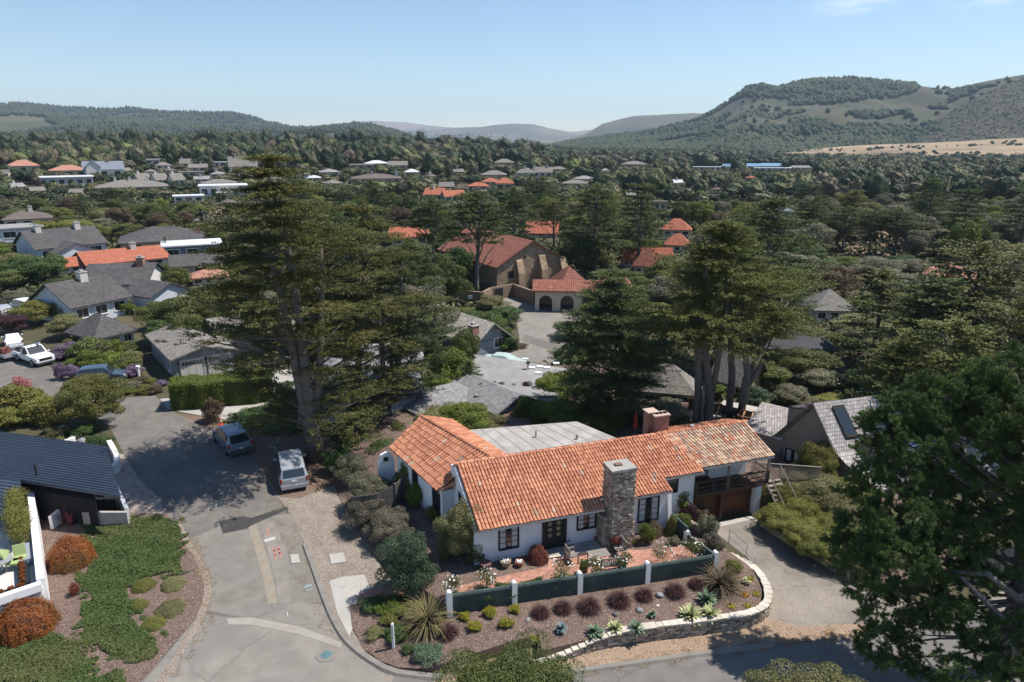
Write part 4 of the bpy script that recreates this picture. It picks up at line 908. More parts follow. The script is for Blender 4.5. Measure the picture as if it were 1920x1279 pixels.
# pots
def pot(label,loc,r,h,m,fill=None,plant=None,name='plant_pot'):
    t=thing(name,label,'pot',loc)
    b=MB(); b.lathe((0,0,0),[(r*.6,0),(r*.95,h*.5),(r*1.0,h*.85),(r*1.08,h*.88),(r*1.08,h),(r*.9,h),(r*.85,h*.9)],16); b.build('pot_body',m,t,smooth=False)
    b=MB(); b.cyl((0,0,h*.86),r*.88,.02,14); b.build('soil',mulch,t)
    if fill=='shells':
        b=MB(); q=random.Random(h)
        for i in range(16): b.rock((q.uniform(-.6,.6)*r,q.uniform(-.6,.6)*r,h*.92+q.uniform(0,.05)),(.1,.08,.06),q.uniform(0,3),q,.5)
        b.build('white_stones',whitep,t)
    return t
terr=mat('terracotta',(.28,.10,.06),(.36,.14,.085),scale=5); glaz=mat('green_glaze',(.02,.05,.055),(.035,.07,.075),scale=4,rough=.35)
pot('round dark terracotta bowl pot, leftmost by the white wall',P(911,1066,PZ-.02),.29,.36,mat('dark_terracotta',(.13,.06,.045),(.2,.10,.075),scale=5))
pot('tan bowl pot filled with white stones, the larger of two under the front window',P(948,1062,PZ-.02),.28,.38,mat('tan_glaze',(.28,.22,.14),(.35,.28,.19),scale=5),'shells')
pot('small reddish bowl pot filled with white stones, nearest the red shrub',P(974,1061,PZ-.02),.22,.28,terr,'shells')
pot('dark green glazed pot at the foot of the stone chimney',P(1153,1032,PZ),.3,.5,glaz)
put('smallshrub',*(lambda p:(p.x,p.y,PZ+.4))(P(1153,1032,PZ)),.34,.6,L_red,'potted_maple','small red leafed maple in the dark green glazed pot','plant')
for q,lab in (((1166,1072),'terracotta pot with greenery behind the green wall beside the bench'),((1094,1076),'terracotta pot with a green shrub left of the bench')):
    pot(lab,P(*q,PZ),.22,.36,terr); p=P(*q,PZ); put('smallshrub',p.x,p.y,PZ+.3,.3,.55,L_oakg,'potted_shrub',lab.replace('terracotta pot with greenery','leafy green plant in the terracotta pot').replace('terracotta pot with a green shrub','rounded green shrub in the terracotta pot'),'plant')
p=P(1065,1018,1.36); put('smallshrub',p.x,p.y,1.36,.2,.5,L_red,'potted_plant','small red leafed plant right of the dark front door','plant')
p=P(1128,1008,1.36); b=MB(); b.box(-.5,.5,-.16,.16,.0,.2); o=b.build('planter_box',terr); o.location=p; o.rotation_euler=(0,0,HA); tag(o,'long terracotta planter box on the flagstone porch','planter')
p=P(1124,1003,1.5); put('smallshrub',p.x+.4,p.y,1.36,.28,.55,L_purple,'potted_plant','dark leafed plant at the right end of the porch planter','plant')
# standard roses
L_rose=leafmat('rose_foliage',(.075,.085,.025),(.16,.16,.05),scale=2,objrand=.1)
petal=mat('white_rose_petals',(.72,.70,.60),(.82,.80,.74),scale=3,rough=.6)
def rose(px,py,zt,r,seed,label,hz=.7):
    rng=np.random.default_rng(seed); p=P(px,py,zt); t=thing('rose_tree',label,'rose bush',(p.x,p.y,PZ-.05),group=None)
    c=(0,0,zt-PZ+.05); r*=1.4
    out=[]
    for k in range(9):
        d=rng.normal(0,1,3); d/=np.linalg.norm(d); q=np.array(c)+d*np.array([r,r,r*hz])*.5; P_,n_=shell(q,(r*.5,r*.5,r*.42),110,rng,inner=.3); out.append(leafquads(P_,n_,.036,rng))
    V,F=join(out); npmesh('crown',V,F,L_rose,t)
    P_,n_=shell(c,(r*1.0,r*1.0,r*.75),46,rng,inner=.8,upbias=.5); V,F=join([leafquads(P_,n_,.045,rng,asp=.9,jit=.2),leafquads(P_+.01,n_,.04,rng,asp=.9,jit=.9)]); npmesh('blossoms',V,F,petal,t)
    b=MB(); b.tube([(0,0,0),(.02,0,.3),(0,0,zt-PZ+.05)],.022,5); b.build('stem',bark2,t)
roses=[(848,1096,1.9,.42,'leftmost white standard rose bush, behind the big striped flax'),(911,1083,1.9,.45,'second white standard rose bush from the left along the green wall'),(1052,1066,1.95,.55,'white standard rose bush left of the patio furniture, where the planting strip ends'),(1112,1058,1.95,.42,'white standard rose bush in front of the patio table'),(1171,1050,2.0,.40,'white standard rose bush right of the garden bench'),(1243,1035,1.95,.5,'white standard rose bush alone on the open brick patio'),(1298,1026,2.0,.52,'rightmost white standard rose bush, at the corner of the green wall')]
for i,(a,b_,c_,r_,l_) in enumerate(roses): rose(a,b_,c_,r_,40+i,l_)
# planting strip behind the wall
def strip(name,poly,zf,n,ls,m,label,seed,h=.25,cat='ground cover',lump=.6):
    rng=np.random.default_rng(seed); xs=[p[0] for p in poly]; ys=[p[1] for p in poly]; pts=[]
    def inside(x,y):
        r=False; j=len(poly)-1
        for i in range(len(poly)):
            if (poly[i][1]>y)!=(poly[j][1]>y) and x<(poly[j][0]-poly[i][0])*(y-poly[i][1])/(poly[j][1]-poly[i][1]+1e-12)+poly[i][0]: r=not r
            j=i
        return r
    while len(pts)<n:
        x=rng.uniform(min(xs),max(xs)); y=rng.uniform(min(ys),max(ys))
        if inside(x+.28*math.sin(y*5.1+2*math.sin(x*3.7))+rng.normal(0,.07),y+.28*math.sin(x*4.3+1.5*math.sin(y*5.9))+rng.normal(0,.07)):
            hh_=h*(.55+.25*math.sin(x/lump*2.1+math.sin(y*3))+.25*math.sin(y/lump*2.7+x)); pts.append((x,y,zf(x,y)+max(.02,hh_)*rng.uniform(.4,1)))
    Pn=np.array(pts); N=np.tile([0,0,1.],(n,1)); V,F=leafquads(Pn,N,ls,rng,jit=.6); o=npmesh(name,V,F,m); return tag(o,label,cat,kind='stuff')
strip('ground_cover',[HW(-1.9,-2.65),HW(-1.8,-2.15),HW(4.4,-2.6),HW(4.45,-3.2)],yardz,9000,.045,L_ivy,'low dark green planting strip behind the green wall',1,h=.3)
# shrubs of the mulch bed
def sh(px,py,w_,h,m,label,name='shrub',cat='shrub',z=None,kind='smallshrub',group=None):
    p=P(px,py,.6); zz=bedz(p.x,p.y) if z is None else z
    for _ in range(3): p=P(px,py,zz); zz=bedz(p.x,p.y) if z is None else z
    return put(kind,p.x,p.y,zz,w_,h,m,name,label,cat,group)
def bedp(px,py):
    z=.6
    for _ in range(4): p=P(px,py,z); z=bedz(p.x,p.y)
    return P(px,py,z)
L_gold=leafmat('golden_foliage',(.16,.16,.018),(.34,.31,.035),scale=3,objrand=.08)
ys_=[(871,1160,.33,'leftmost small yellow shrub, under the green wall'),(917,1153,.42,'larger yellow shrub at the foot of the green wall, left of the white post'),(965,1146,.36,'small yellow shrub just right of the white wall post'),(949,1173,.42,'yellow shrub in the middle of the mulch bed, below the white post'),(889,1180,.40,'yellow shrub nearest the striped flax'),(1000,1201,.26,'smallest yellow shrub, by the start of the stone wall')]
for a,b_,r_,l_ in ys_: sh(a,b_,r_,r_*1.0,L_gold,l_,'yellow_shrub')
pg=[(1014,1152,.34,'dark purple fountain grass, leftmost of the row below the green wall'),(1056,1144,.34,'dark purple fountain grass, second from the left in the row'),(1104,1142,.44,'large dark purple fountain grass, third in the row below the green wall'),(1161,1130,.44,'large dark purple fountain grass in the middle of the row under the right white post'),(1208,1120,.34,'dark purple fountain grass left of the grey rock'),(1266,1113,.40,'dark purple fountain grass right of the grey rock'),(1305,1098,.3,'small dark purple grass beside the big right flax'),(841,1190,.36,'dark purple grass beside the striped flax')]
for i,(a,b_,r_,l_) in enumerate(pg): bladeplant('fountain_grass',l_,'ornamental grass',bedp(a,b_),M_pgrass,700,r_*1.2,r_*2.1,.015,1.9,60+i,el0=.3,el1=1.5,seg=3)
def agave(px,py,r,m,label,seed,n=46,w_=.05): bladeplant('agave',label,'agave',bedp(px,py)+Vector((0,0,.12)),m,n,r*.75,r*1.05,w_,.5,seed,el0=-.05,el1=1.35,seg=4,keel=True)
agave(1052,1184,.36,M_blueag,'round blue-grey agave alone at the left of the bed',1,n=110,w_=.03)
agave(1116,1190,.5,M_agave,'green agave by the stone wall, leftmost of three',2); agave(1153,1184,.5,M_agavey,'yellow-green striped agave, middle of three by the stone wall',3); agave(1192,1184,.5,M_agave,'green agave by the stone wall, rightmost of three',4)
agave(1223,1156,.27,M_agave,'small lone green agave below the grey rock',5,n=26); agave(1294,1160,.68,M_agavey,'large pale yellow agave overhanging the stone wall',6,n=60,w_=.06); agave(1332,1158,.62,M_agavey,'pale yellow agave overhanging the wall, right of its twin',7,n=55,w_=.06)
agave(1325,1128,.62,M_agave,'large green agave between the flax and the pale agaves',8,n=55,w_=.06); agave(1400,1094,.27,M_agavey,'small yellow-green agave near the driveway curve',9,n=26)
bladeplant('striped_flax','big striped bronze flax in front of the left end of the green wall','flax',bedp(803,1172),M_flax,300,1.2,2.0,.032,1.5,31,el0=.35,el1=1.5,seg=6)
bladeplant('dark_flax','big dark bronze flax at the right end of the green wall','flax',bedp(1352,1100),M_flaxd,380,.9,1.7,.028,1.2,32,el0=.15,el1=1.5,seg=5)
for i,(a,b_,r_,m_,l_) in enumerate([(1407,1086,.26,M_succ,'yellow succulent nearest the driveway bend'),(1418,1114,.3,M_succ,'yellow succulent by the right cap stones'),(1397,1117,.24,M_succo,'orange succulent among the yellow ones'),(1371,1138,.3,M_succ,'yellow succulent left of the others near the wall'),(1402,1137,.26,M_succ,'yellow succulent in the curve of the stone wall')]):
    V,F=[],[]; rng=np.random.default_rng(70+i); P_,n_=shell((0,0,.04),(r_,r_,.1),300,rng,inner=.1); V,F=leafquads(P_,n_,.03,rng); o=npmesh('succulent',V,F,m_); o.location=bedp(a,b_); tag(o,l_,'succulent')
def rock(px,py,s,m,label,z=None,seed=0,name='rock'):
    q=random.Random(seed+px); p=bedp(px,py) if z is None else P(px,py,z); bm=bmesh.new(); bmesh.ops.create_icosphere(bm,subdivisions=2,radius=1)
    for v in bm.verts: v.co=Vector((v.co.x*s[0],v.co.y*s[1],v.co.z*s[2]))*(1+.28*(q.random()-.5))
    me=bpy.data.meshes.new(name); bm.to_mesh(me); bm.free(); me.materials.append(m); o=bpy.data.objects.new(name,me); C.objects.link(o); o.location=p+Vector((0,0,s[2]*.35)); o.rotation_euler=(0,0,q.random()*3); tag(o,label,'rock')
rg=mat('grey_rock',(.17,.18,.19),(.30,.31,.32),scale=4,rough=.9,bump=.4)
rock(1236,1118,(.22,.16,.16),rg,'pale grey rock between two purple grasses'); rock(1199,1146,(.2,.15,.12),rg,'grey rock in the middle of the mulch bed'); rock(1153,1153,(.16,.12,.1),mat('dark_rock',(.07,.075,.08),(.12,.125,.13),scale=4),'small dark rock above the middle agave'); rock(990,1163,(.15,.11,.09),rg,'small blue-grey rock below the leftmost purple grass')
rock(1233,1136,(.11,.08,.05),palestone,'small white stone fragment below the pale grey rock')
# ground-hugging shrubs at the left corner of the bed
for a,b_,w_,h_,m_,l_ in [(697,1138,.75,.5,L_dark,'spreading dark green shrub at the end of the brick path'),(735,1142,.9,.5,L_oakg,'spreading bright green shrub beside the gate post'),(770,1150,.8,.5,L_yel,'yellow-green shrub left of the striped flax'),(730,1165,.6,.4,L_yel,'low yellow-green shrub above the street name post'),(703,1192,.55,.4,L_olive,'olive shrub near the street corner'),(748,1195,.7,.55,L_dark,'dark green shrub right of the street name post'),(765,1222,.36,.35,L_dark,'small dark shrub below the flax'),(805,1228,.85,.4,L_blue,'low blue-green juniper at the edge of the bed'),(722,1190,.3,.3,L_dark,'small green tuft left of the street name post')]:
    sh(a,b_,w_,h_,m_,l_,'low_shrub')
# shrubs round the house
def ysh(px,py,kind,w_,h,m,label,name='shrub',cat='shrub',z=None):
    p=P(px,py,1.2 if z is None else z); 
    if z is None:
        for _ in range(4): p=P(px,py,yardz(p.x,p.y))
    return put(kind,p.x,p.y,p.z,w_,h,m,name,label,cat)
ysh(1009,1050,'dome',.6,1.05,L_red,'rounded dark red shrub against the front wall, left of the door','red_shrub')
ysh(868,1040,'finebush',1.55,3.6,L_olive,'soft olive green tree at the left corner of the white house','olive_tree','tree')
ysh(893,1055,'smallshrub',.5,1.0,L_dark,'small dark green bush at the left corner of the house')
ysh(833,1048,'smallshrub',.4,.9,L_yel,'small yellow-green citrus bush left of the olive tree')
ysh(765,920,'shrub',1.0,2.2,L_yel,'yellow-green rhododendron against the wing, the higher of two','shrub')
ysh(783,945,'shrub',.85,1.7,L_oakg,'yellow-green rhododendron below the wing window')
ysh(812,975,'smallshrub',.55,1.0,L_yel,'small yellow-green bush near the inner corner of the wing')
ysh(1213,1017,'shrub',.62,1.35,L_oakg,'leafy green shrub right of the stone chimney','shrub')
ysh(1222,1000,'dome',.62,.95,L_brown,'rounded brown-green shrub under the tall window')
ysh(1261,1000,'dome',.45,1.3,L_yel,'clipped yellow-green bush at the right corner of the facade')
ysh(1263,1022,'smallshrub',.36,.6,L_grey,'small grey-green bush at the edge of the patio')
ysh(1185,1022,'smallshrub',.28,.6,L_yel,'thin yellow-green plant before the stone chimney')
ysh(1272,955,'shrub',.9,1.6,L_yel,'yellow-green shrub before the set-back wall'); ysh(1302,965,'shrub',.9,1.6,L_olive,'olive shrub beside the left garage door',z=.3)
ysh(1276,1000,'shrub',.75,1.5,L_oakg,'bright green shrub beyond the garden wall end',z=.7); ysh(1288,975,'smallshrub',.6,1.3,L_purple,'dark purple shrub behind the bright green one',z=.8)
ysh(1325,1010,'shrub',.8,1.7,L_grey,'grey-green shrub at the garage approach',z=.4); ysh(1335,1035,'shrub',.75,1.4,L_greyp,'dry grey-brown shrub above the handrail',z=.4); ysh(1375,1075,'shrub',.55,.9,L_yel,'yellow-green bush behind the dark flax',z=.6)
ysh(1305,1045,'smallshrub',.5,1.0,L_grey,'sparse grey bush beyond the rightmost rose',z=.6)
ysh(1310,985,'shrub',.8,1.2,L_brown,'brownish shrub between garage and garden wall',z=.2)
# cypress-like shrub with bare stems near the gate, grey hedge along the gravel
ysh(765,1105,'finebush',1.75,3.7,L_blue,'dense dark blue-green juniper tree beside the gravel verge','juniper_tree','tree',z=.35)
for a,b_,w_,h_,m_,l_ in [(660,905,1.5,2.3,L_grey,'dark grey-green bush under the big cypress'),(690,950,1.7,2.5,L_grey,'grey-green bush left of the wooden fence'),(690,985,1.6,2.2,L_greyp,'grey-pink tea tree bush beside the gravel'),(730,1010,1.6,2.0,L_greyp,'grey-pink bush with bare stems beside the brick path'),(715,965,1.3,1.9,L_greyp,'grey-pink bush in front of the wooden fence'),(640,880,1.4,1.9,L_dark,'dark shrub at the foot of the big cypress'),(758,1035,1.2,1.5,L_greyp,'grey-pink bush touching the juniper tree')]:
    ysh(a,b_,'finebush',w_,h_,m_,l_,'tea_tree_bush',z=.2)
b=MB(); q=random.Random(4)
for k in range(4):
    p=P(700+k*9,1008+k*3,.2); b.tube([p,p+Vector((-.25,.1,.4)),p+Vector((-.1,.3,.9)),p+Vector((.3,.5,1.3))],[.07,.06,.05,.03],6)
tag(b.build('driftwood_stems',barkm),'curved bare grey stems leaning out of the tea tree bushes','branch')
def fence(name,label,pts,h,m,step=2.2,capm=None,z=None,th=.05,cat='fence'):
    t=thing(name,label,cat,(0,0,0)); pts=[Vector(p) for p in pts]
    for i in range(len(pts)-1):
        p,q=pts[i],pts[i+1]; d=(q-p).normalized(); n=Vector((-d.y,d.x,0))*th/2; b=MB()
        b.add([p-n,q-n,q+n,p+n]+[v+Vector((0,0,h)) for v in (p-n,q-n,q+n,p+n)],[(0,3,2,1),(4,5,6,7),(0,1,5,4),(1,2,6,5),(2,3,7,6),(3,0,4,7)])
        b.build('board_panel',m,t)
    for i,p in enumerate(pts):
        b=MB(); b.box(p.x-.06,p.x+.06,p.y-.06,p.y+.06,p.z,p.z+h+.08); b.build('post',m,t)
    return t
fence('wooden_fence','weathered grey board fence between the gravel verge and the wing of the tiled house',[HW(-5.6,7.6,.5),HW(-4.2,7.3,.6),HW(-3.0,7.6,.9),HW(-2.3,8.2,1.1)],1.75,greyfence)
fence('wooden_fence','weathered board fence behind the flat grey roof',[HW(1.5,14,1.2),HW(5,13.4,1.2),HW(9,12.6,1.2),HW(12,12,1.2)],1.7,greyfence)
# street name post
t=thing('street_name_post','short white post with black vertical lettering at the street corner','street sign',bedp(738,1215))
b=MB(); b.box(-.055,.055,-.055,.055,0,1.35); b.build('post',whitep,t)
b=MB(); b.add([(-.055,-.055,1.35),(.055,-.055,1.35),(.055,.055,1.35),(-.055,.055,1.35),(0,0,1.42)],[(0,1,4),(1,2,4),(2,3,4),(3,0,4)]); b.build('post_cap',whitep,t)
b=MB(); q=random.Random(2)
for k in range(9):
    z=1.18-k*.085; b.box(-.022,-.010,-.0585,-.055,z,z+.055)
    b.box(.010,.022,-.0585,-.055,z,z+.055) if k%2 else None
    b.box(-.022,.02,-.0588,-.0552,z+.02*(k%3),z+.02*(k%3)+.012)
b.build('lettering',black,t)
b=MB()
for k in range(5): b.cyl((-.38+k*.05,.1*k%.2,-.02),.03,.1,6)
# mailbox under the cypress
t=thing('mailbox','pair of grey rural mailboxes on one post under the big cypress','mailbox',P(518,860,0),-20)
b=MB(); b.box(-.05,.05,-.05,.05,0,1.0); b.box(-.35,.35,-.05,.05,.95,1.02); b.tube([(0,.0,.45),(.28,0,.95)],.03,4); b.build('post',oldwood,t)
for x in(-.19,.19):
    b=MB(); pr=[(-.11,0),(-.11,.14),(-.08,.21),(0,.24),(.08,.21),(.11,.14),(.11,0)]
    b.ext([(q+x,z+1.02) for q,z in pr],-.28,.26,fr=lambda t_,q,z:(q,t_,z)); o=b.build('box',mat('mailbox_grey',(.10,.10,.10),(.16,.16,.165),scale=4,rough=.6),t)
    b=MB(); b.box(x-.085,x+.085,-.295,-.28,1.04,1.2); b.build('door',metal,o)
# traffic cone and young tree by the driveway
t=thing('traffic_cone','orange traffic cone with white band beside the silver crossover','traffic cone',P(414,796,.02))
b=MB(); b.box(-.18,.18,-.18,.18,0,.03); b.cyl((0,0,.03),.13,.22,14,r2=.09); b.cyl((0,0,.41),.05,.27,14,r2=.02); b.build('cone_body',mat('cone_orange',(.62,.06,.025),(.68,.09,.04)),t)
b=MB(); b.cyl((0,0,.25),.092,.16,14,r2=.052); b.build('white_band',whitep,t)
b=MB(); b.box(0,2.2,0,.12,0,.1); o=b.build('brick_edging',redbrick); o.location=P(385,792,.02); tag(o,'low red brick edging beside the traffic cone','edging')
p=P(400,790); put('shrub',p.x,p.y,0,1.0,2.4,L_brown,'young_maple','thin reddish young maple staked beside the hedge','tree')
b=MB(); b.tube([P(390,785),P(390,785)+Vector((0,0,1.5))],.03,5); tag(b.build('tree_stake',oldwood),'thin wooden stake beside the young maple','stake')
# ---------------------------------------------------------------- neighbouring houses
def pln(px,py,o,deg):
    a=R_(deg); n=Vector((-math.sin(a),math.cos(a),0)); d=Vector(ray(px,py)); c=Vector((0,0,CH)); return c+d*((Vector(o)-c).dot(n)/d.dot(n))
# black metal-roofed house on the left
B=thing('metal_roof_house','black timber house with a blue-black standing seam roof and white terrace','house',(-23.6,36.8,0))
def W2L(p): return Vector(p)-Vector((-23.6,36.8,0))
e0=P(226,930,2.6);e1=P(38,897,2.95);r0=P(200,838,4.2);r1=P(0,811,4.5)
dirx=(r0-r1).normalized(); r1=r1-dirx*16
e1f=e1-dirx*.0; 
b=MB()
roofq=[W2L(e0),W2L(r0),W2L(r1),W2L(e1)+(r1-P(0,811,4.5)) + Vector((0,0,.0))]
b.slab([W2L(e0),W2L(r0),W2L(r1),W2L(e1-dirx*14)],.16)
l0=P(41,970,2.25); ex=(e1-l0)
b.slab([W2L(e1)+Vector((0,0,-.004)),W2L(e1-dirx*14),W2L(l0-dirx*14),W2L(l0)],.16)
ro=b.build('roof',seam,B)
b=MB(); n=19
A0,A1,B0,B1=W2L(e0),W2L(r0),W2L(e1-dirx*14),W2L(r1)
for i in range(n+1):
    f=i/n; p=A0.lerp(A1,f); q=B0.lerp(B1,f); up=Vector((0,0,.085)); s=(A1-A0).normalized()*.05
    b.add([p-s,p+s,p+up,q-s,q+s,q+up],[(0,1,2),(0,2,5,3),(1,4,5,2),(3,5,4)])
A0,A1,B0,B1=W2L(l0),W2L(e1),W2L(l0-dirx*14),W2L(e1-dirx*14)
for i in range(11):
    f=i/11; p=A0.lerp(A1,f); q=B0.lerp(B1,f); up=Vector((0,0,.085)); s=(A1-A0).normalized()*.05
    b.add([p-s,p+s,p+up,q-s,q+s,q+up],[(0,1,2),(0,2,5,3),(1,4,5,2),(3,5,4)])
b.build('roof_seams',seam,ro,uv=False)
for a_ in ((165*.281,790+165*.281),): pass
for q in ((46,838),(66,878)):
    v=P(*q,3.9); b=MB(); b.cyl(W2L(v)-Vector((0,0,.5)),.06,.75,8); b.build('roof_vent',black,ro)
wb0=P(186,925,2.5); 
b=MB(); base=[P(190,975,.0),P(60,985,0)-dirx*0, ]
wA=e0-dirx*2.2+Vector((0,.35,0)); wB=e1-dirx*13+Vector((0,.35,0)); wC=r1+dirx*1.5-Vector((0,.6,0)); wD=r0-dirx*1.0-Vector((0,.6,0))
pts=[wA,wB,wC,wD]; pts=[W2L(p) for p in pts]
bot=[Vector((p.x,p.y,-.1)) for p in pts]; top=[Vector((p.x,p.y,p.z-.8)) for p in pts]
b.add(bot+top,[(0,1,5,4),(1,2,6,5),(2,3,7,6),(3,0,4,7),(3,2,1,0),(4,5,6,7)]); b.build('wall',blackwall,B)
# terrace of the black house
TC=P(90,1152,0); T1=Vector((-30.9,39.4,0)); T0=TC+(P(0,1185,0)-TC).normalized()*12
d1=(T1-TC).normalized(); d0=(T0-TC).normalized(); T1=TC+d1*11.3
ter=thing('terrace','white walled terrace with pale floor in front of the black house','terrace',(0,0,0))
b=MB(); b.prism([TC,T1,T1+d0*9,T0],-.1,1.2); b.build('terrace_floor',mat('pale_floor',(.50,.47,.43),(.56,.53,.49),scale=1),ter)
rng=random.Random(12); b=MB()
nrm=Vector((d0.y,-d0.x,0)); 
if nrm.y>0: nrm=-nrm
k=0
z=0
while z<1.6:
    h=rng.uniform(.09,.18); s=0
    while s<11.5:
        w_=rng.uniform(.2,.6); c=TC+d0*(s+w_/2)+nrm*.05; b.rock((c.x,c.y,z+h/2),(w_*.96,.2,h*.93),math.atan2(d0.y,d0.x),rng,.25); s+=w_
    z+=h
b.build('stone_face',mat('white_stone',(.55,.53,.50),(.72,.70,.67),scale=2,island=.6,bump=.5,bscale=10),ter,uv=False)
b=MB()
def para(b,p,q,w_,z0,z1):
    d=(q-p).normalized(); s=Vector((-d.y,d.x,0))*w_/2; b.prism([p-s,q-s,q+s,p+s],z0,z1)
para(b,TC-d1*.1,TC+d0*11.5,.34,1.55,1.95); para(b,TC+d1*.25,T1,.34,-.1,1.95); para(b,TC+d1*.2,TC+d0*11.5,.2,1.2,1.56); b.build('parapet',whitep,ter)
b=MB(); i1=TC+d1*.9+d0*.75
para(b,i1,i1+d0*10,.5,1.2,1.5); para(b,i1+d1*.3,i1+d1*3.3,.5,1.2,1.502); b.build('planter',darkpaint,ter)
q=random.Random(9); k=0
for i in range(6):
    c=i1+d0*(.1+i*.42); put('smallshrub',c.x,c.y,1.48,.17,.3,L_orange,'planter_shrub','small round orange shrub in the dark planter along the terrace parapet','plant','orange planter shrubs')
for i in range(1,7):
    c=i1+d1*(i*.45); put('smallshrub',c.x,c.y,1.48,.17,.3,L_orange,'planter_shrub','small round orange shrub in the dark planter along the terrace parapet','plant','orange planter shrubs')
lime=mat('lime_fabric',(.30,.38,.16),(.36,.44,.2),scale=3)
for j,(px,py,l_) in enumerate([(40,1058,'lime green terrace chair nearest the corner planter'),(28,1066,'lime green terrace chair left of its twin'),(4,1050,'lime green terrace chair at the photo edge')]):
    p=P(px,py,1.2); t=thing('terrace_chair',l_,'chair',p,30+70*j)
    b=MB(); b.box(-.28,.28,-.28,.28,.36,.46); b.build('seat',lime,t)
    b=MB(); b.obox((0,.3,.72),(.56,.09,.6),0,tilt=('X',-.2)); b.build('backrest',lime,t)
    for x,y in ((-.24,-.24),(.24,-.24),(-.24,.24),(.24,.24)):
        b=MB(); b.box(x-.02,x+.02,y-.02,y+.02,0,.36); b.build('leg',metal,t)
p=P(6,1072,1.2); t=thing('round_table','round grey table on the white terrace','table',p); b=MB(); b.cyl((0,0,.68),.55,.04,20); b.build('tabletop',mat('grey_top',(.22,.23,.24),(.27,.28,.29)),t); b=MB(); b.cyl((0,0,0),.3,.03,14); b.cyl((0,0,.03),.05,.65,8); b.build('pedestal',metal,t)
p=P(52,1045,1.2); b=MB(); b.box(-.35,.35,-1.0,.9,.0,.42); o=b.build('terrace_bench',mat('grey_bench',(.22,.24,.27),(.27,.29,.32))); o.location=p; o.rotation_euler=(0,0,math.atan2(d1.y,d1.x)-1.57); tag(o,'grey built-in bench along the terrace planter','bench')
# bamboo hedge
V,F=[],[]
rng=np.random.default_rng(4); out=[]
for k in range(70):
    f=rng.uniform(.50,.93); c=np.array(TC+d1*11.0*f+d0*.75)+np.array([rng.normal(0,.15),rng.normal(0,.15),rng.uniform(1.7,3.0)]); P_,n_=shell(c,(.42,.5,.45),260,rng,inner=.3); out.append(leafquads(P_,n_,.06,rng,asp=.3))
V,F=join(out); tag(npmesh('bamboo_hedge',V,F,L_yel),'tall yellow-green clipped hedge on the white terrace of the black house','hedge')
# concrete wing walls, white curved wall
def lowwl(name,label,pts,h,w_,m,z0=0,cat='wall'):
    b=MB(); 
    for i in range(len(pts)-1): para(b,pts[i],pts[i+1]+(pts[i+1]-pts[i]).normalized()*w_*.3*(i<len(pts)-2),w_,z0-.1,z0+h-(.003*i))
    return tag(b.build(name,m),label,cat)
lowwl('concrete_wall','low grey concrete wall at the corner of the black house garden',[P(160,985,0),P(243,985,0)],.95,.2,concrete)
lowwl('white_garden_wall','straight low white wall beside the paver driveway at the black house',[P(241,975,0),P(214,915,0)],.85,.22,whitep)
cw=dense([P(207,842,0),P(216,858,0),P(222,872,0),P(220,884,0),P(212,892,0)],.5)
lowwl('curved_white_wall','curved low white stone wall at the driveway mouth behind the black roof',cw,.75,.35,mat('white_stone',(.5,.5,.5)))
lowwl('white_garden_wall','short white wall just beyond the black roof ridge',[P(115,842,0),P(142,832,0)],.6,.25,whitep)
p=P(205,968,0); b=MB(); b.box(-1.6,.6,0,.25,0,1.2); b.box(-1.6,-1.45,.25,2,0,1.2); o=b.build('bin_screen',blackwall); o.location=p; tag(o,'black timber screen enclosing bins beside the black house','screen')
p=P(108,985,0); b=MB(); b.box(-.1,.1,-.5,.5,-.1,.9); o=b.build('white_block_wall',whitep); o.location=p; tag(o,'short white wall stub in front of the black wall','wall')
# planting in the left front garden
def gp(kind,px,py,w_,h,m,label,name='shrub',cat='shrub',z=0.03,group=None): p=P(px,py,z); return put(kind,p.x,p.y,z,w_,h,m,name,label,cat,group)
gp('dome',135,1055,1.2,1.9,L_orange,'large rounded orange-red shrub on the mulch, nearest the black house','orange_shrub')
gp('dome',50,1180,1.45,1.8,L_orange,'large rounded orange-red shrub below the white terrace wall','orange_shrub')
gp('dome',-5,1195,.9,1.3,L_orange,'orange-red shrub at the photo edge below the terrace','orange_shrub')
gp('smallshrub',141,1115,.3,.75,L_red,'small upright red shrub in the bare mulch','red_shrub')
bladeplant('pink_flax','pink-red upright flax at the black wall','flax',P(133,985,0),mat('pink_blades',(.25,.06,.08),(.38,.12,.14),island=.7),70,.9,1.6,.03,.6,5,el0=.9,el1=1.5)
for i,(a,b_,r_,l_) in enumerate([(270,1100,.62,'flat round green cushion shrub, upper left of five'),(325,1098,.66,'flat round green cushion shrub, upper right of five'),(262,1138,.45,'flat round green cushion shrub, small one on the left'),(320,1143,.74,'largest flat round green cushion shrub'),(288,1172,.58,'flat round green cushion shrub, lowest of five')]):
    gp('dome',a,b_,r_,.42,L_olive if i%2 else L_yel,l_,'cushion_shrub')
strip('ground_cover',pp([(245,972),(300,968),(332,978),(342,1005),(340,1040),(345,1075),(300,1082),(250,1090),(245,1120),(262,1165),(300,1195),(290,1235),(240,1245),(205,1225),(160,1215),(148,1165),(165,1130),(140,1090),(175,1055),(170,1010),(150,985)]),lambda x,y:.04,52000,.06,L_ivy,'dense low green ground cover on the slope left of the street',11,h=.18)
strip('ground_cover',pp([(-60,1195),(60,1185),(130,1195),(170,1235),(185,1262),(150,1290),(-100,1290)]),lambda x,y:.04,18000,.06,L_ivy,'low green ground cover in the lower left corner',12,h=.18)
strip('ground_cover',pp([(160,1290),(175,1266),(215,1260),(240,1275),(225,1292)]),lambda x,y:.04,2000,.06,L_ivy,'small patch of ground cover at the bottom edge left of the street',13,h=.18)
L_lit=mat('dry_leaf_litter',(.20,.12,.065),(.38,.26,.15),scale=5,island=.8,rough=1)
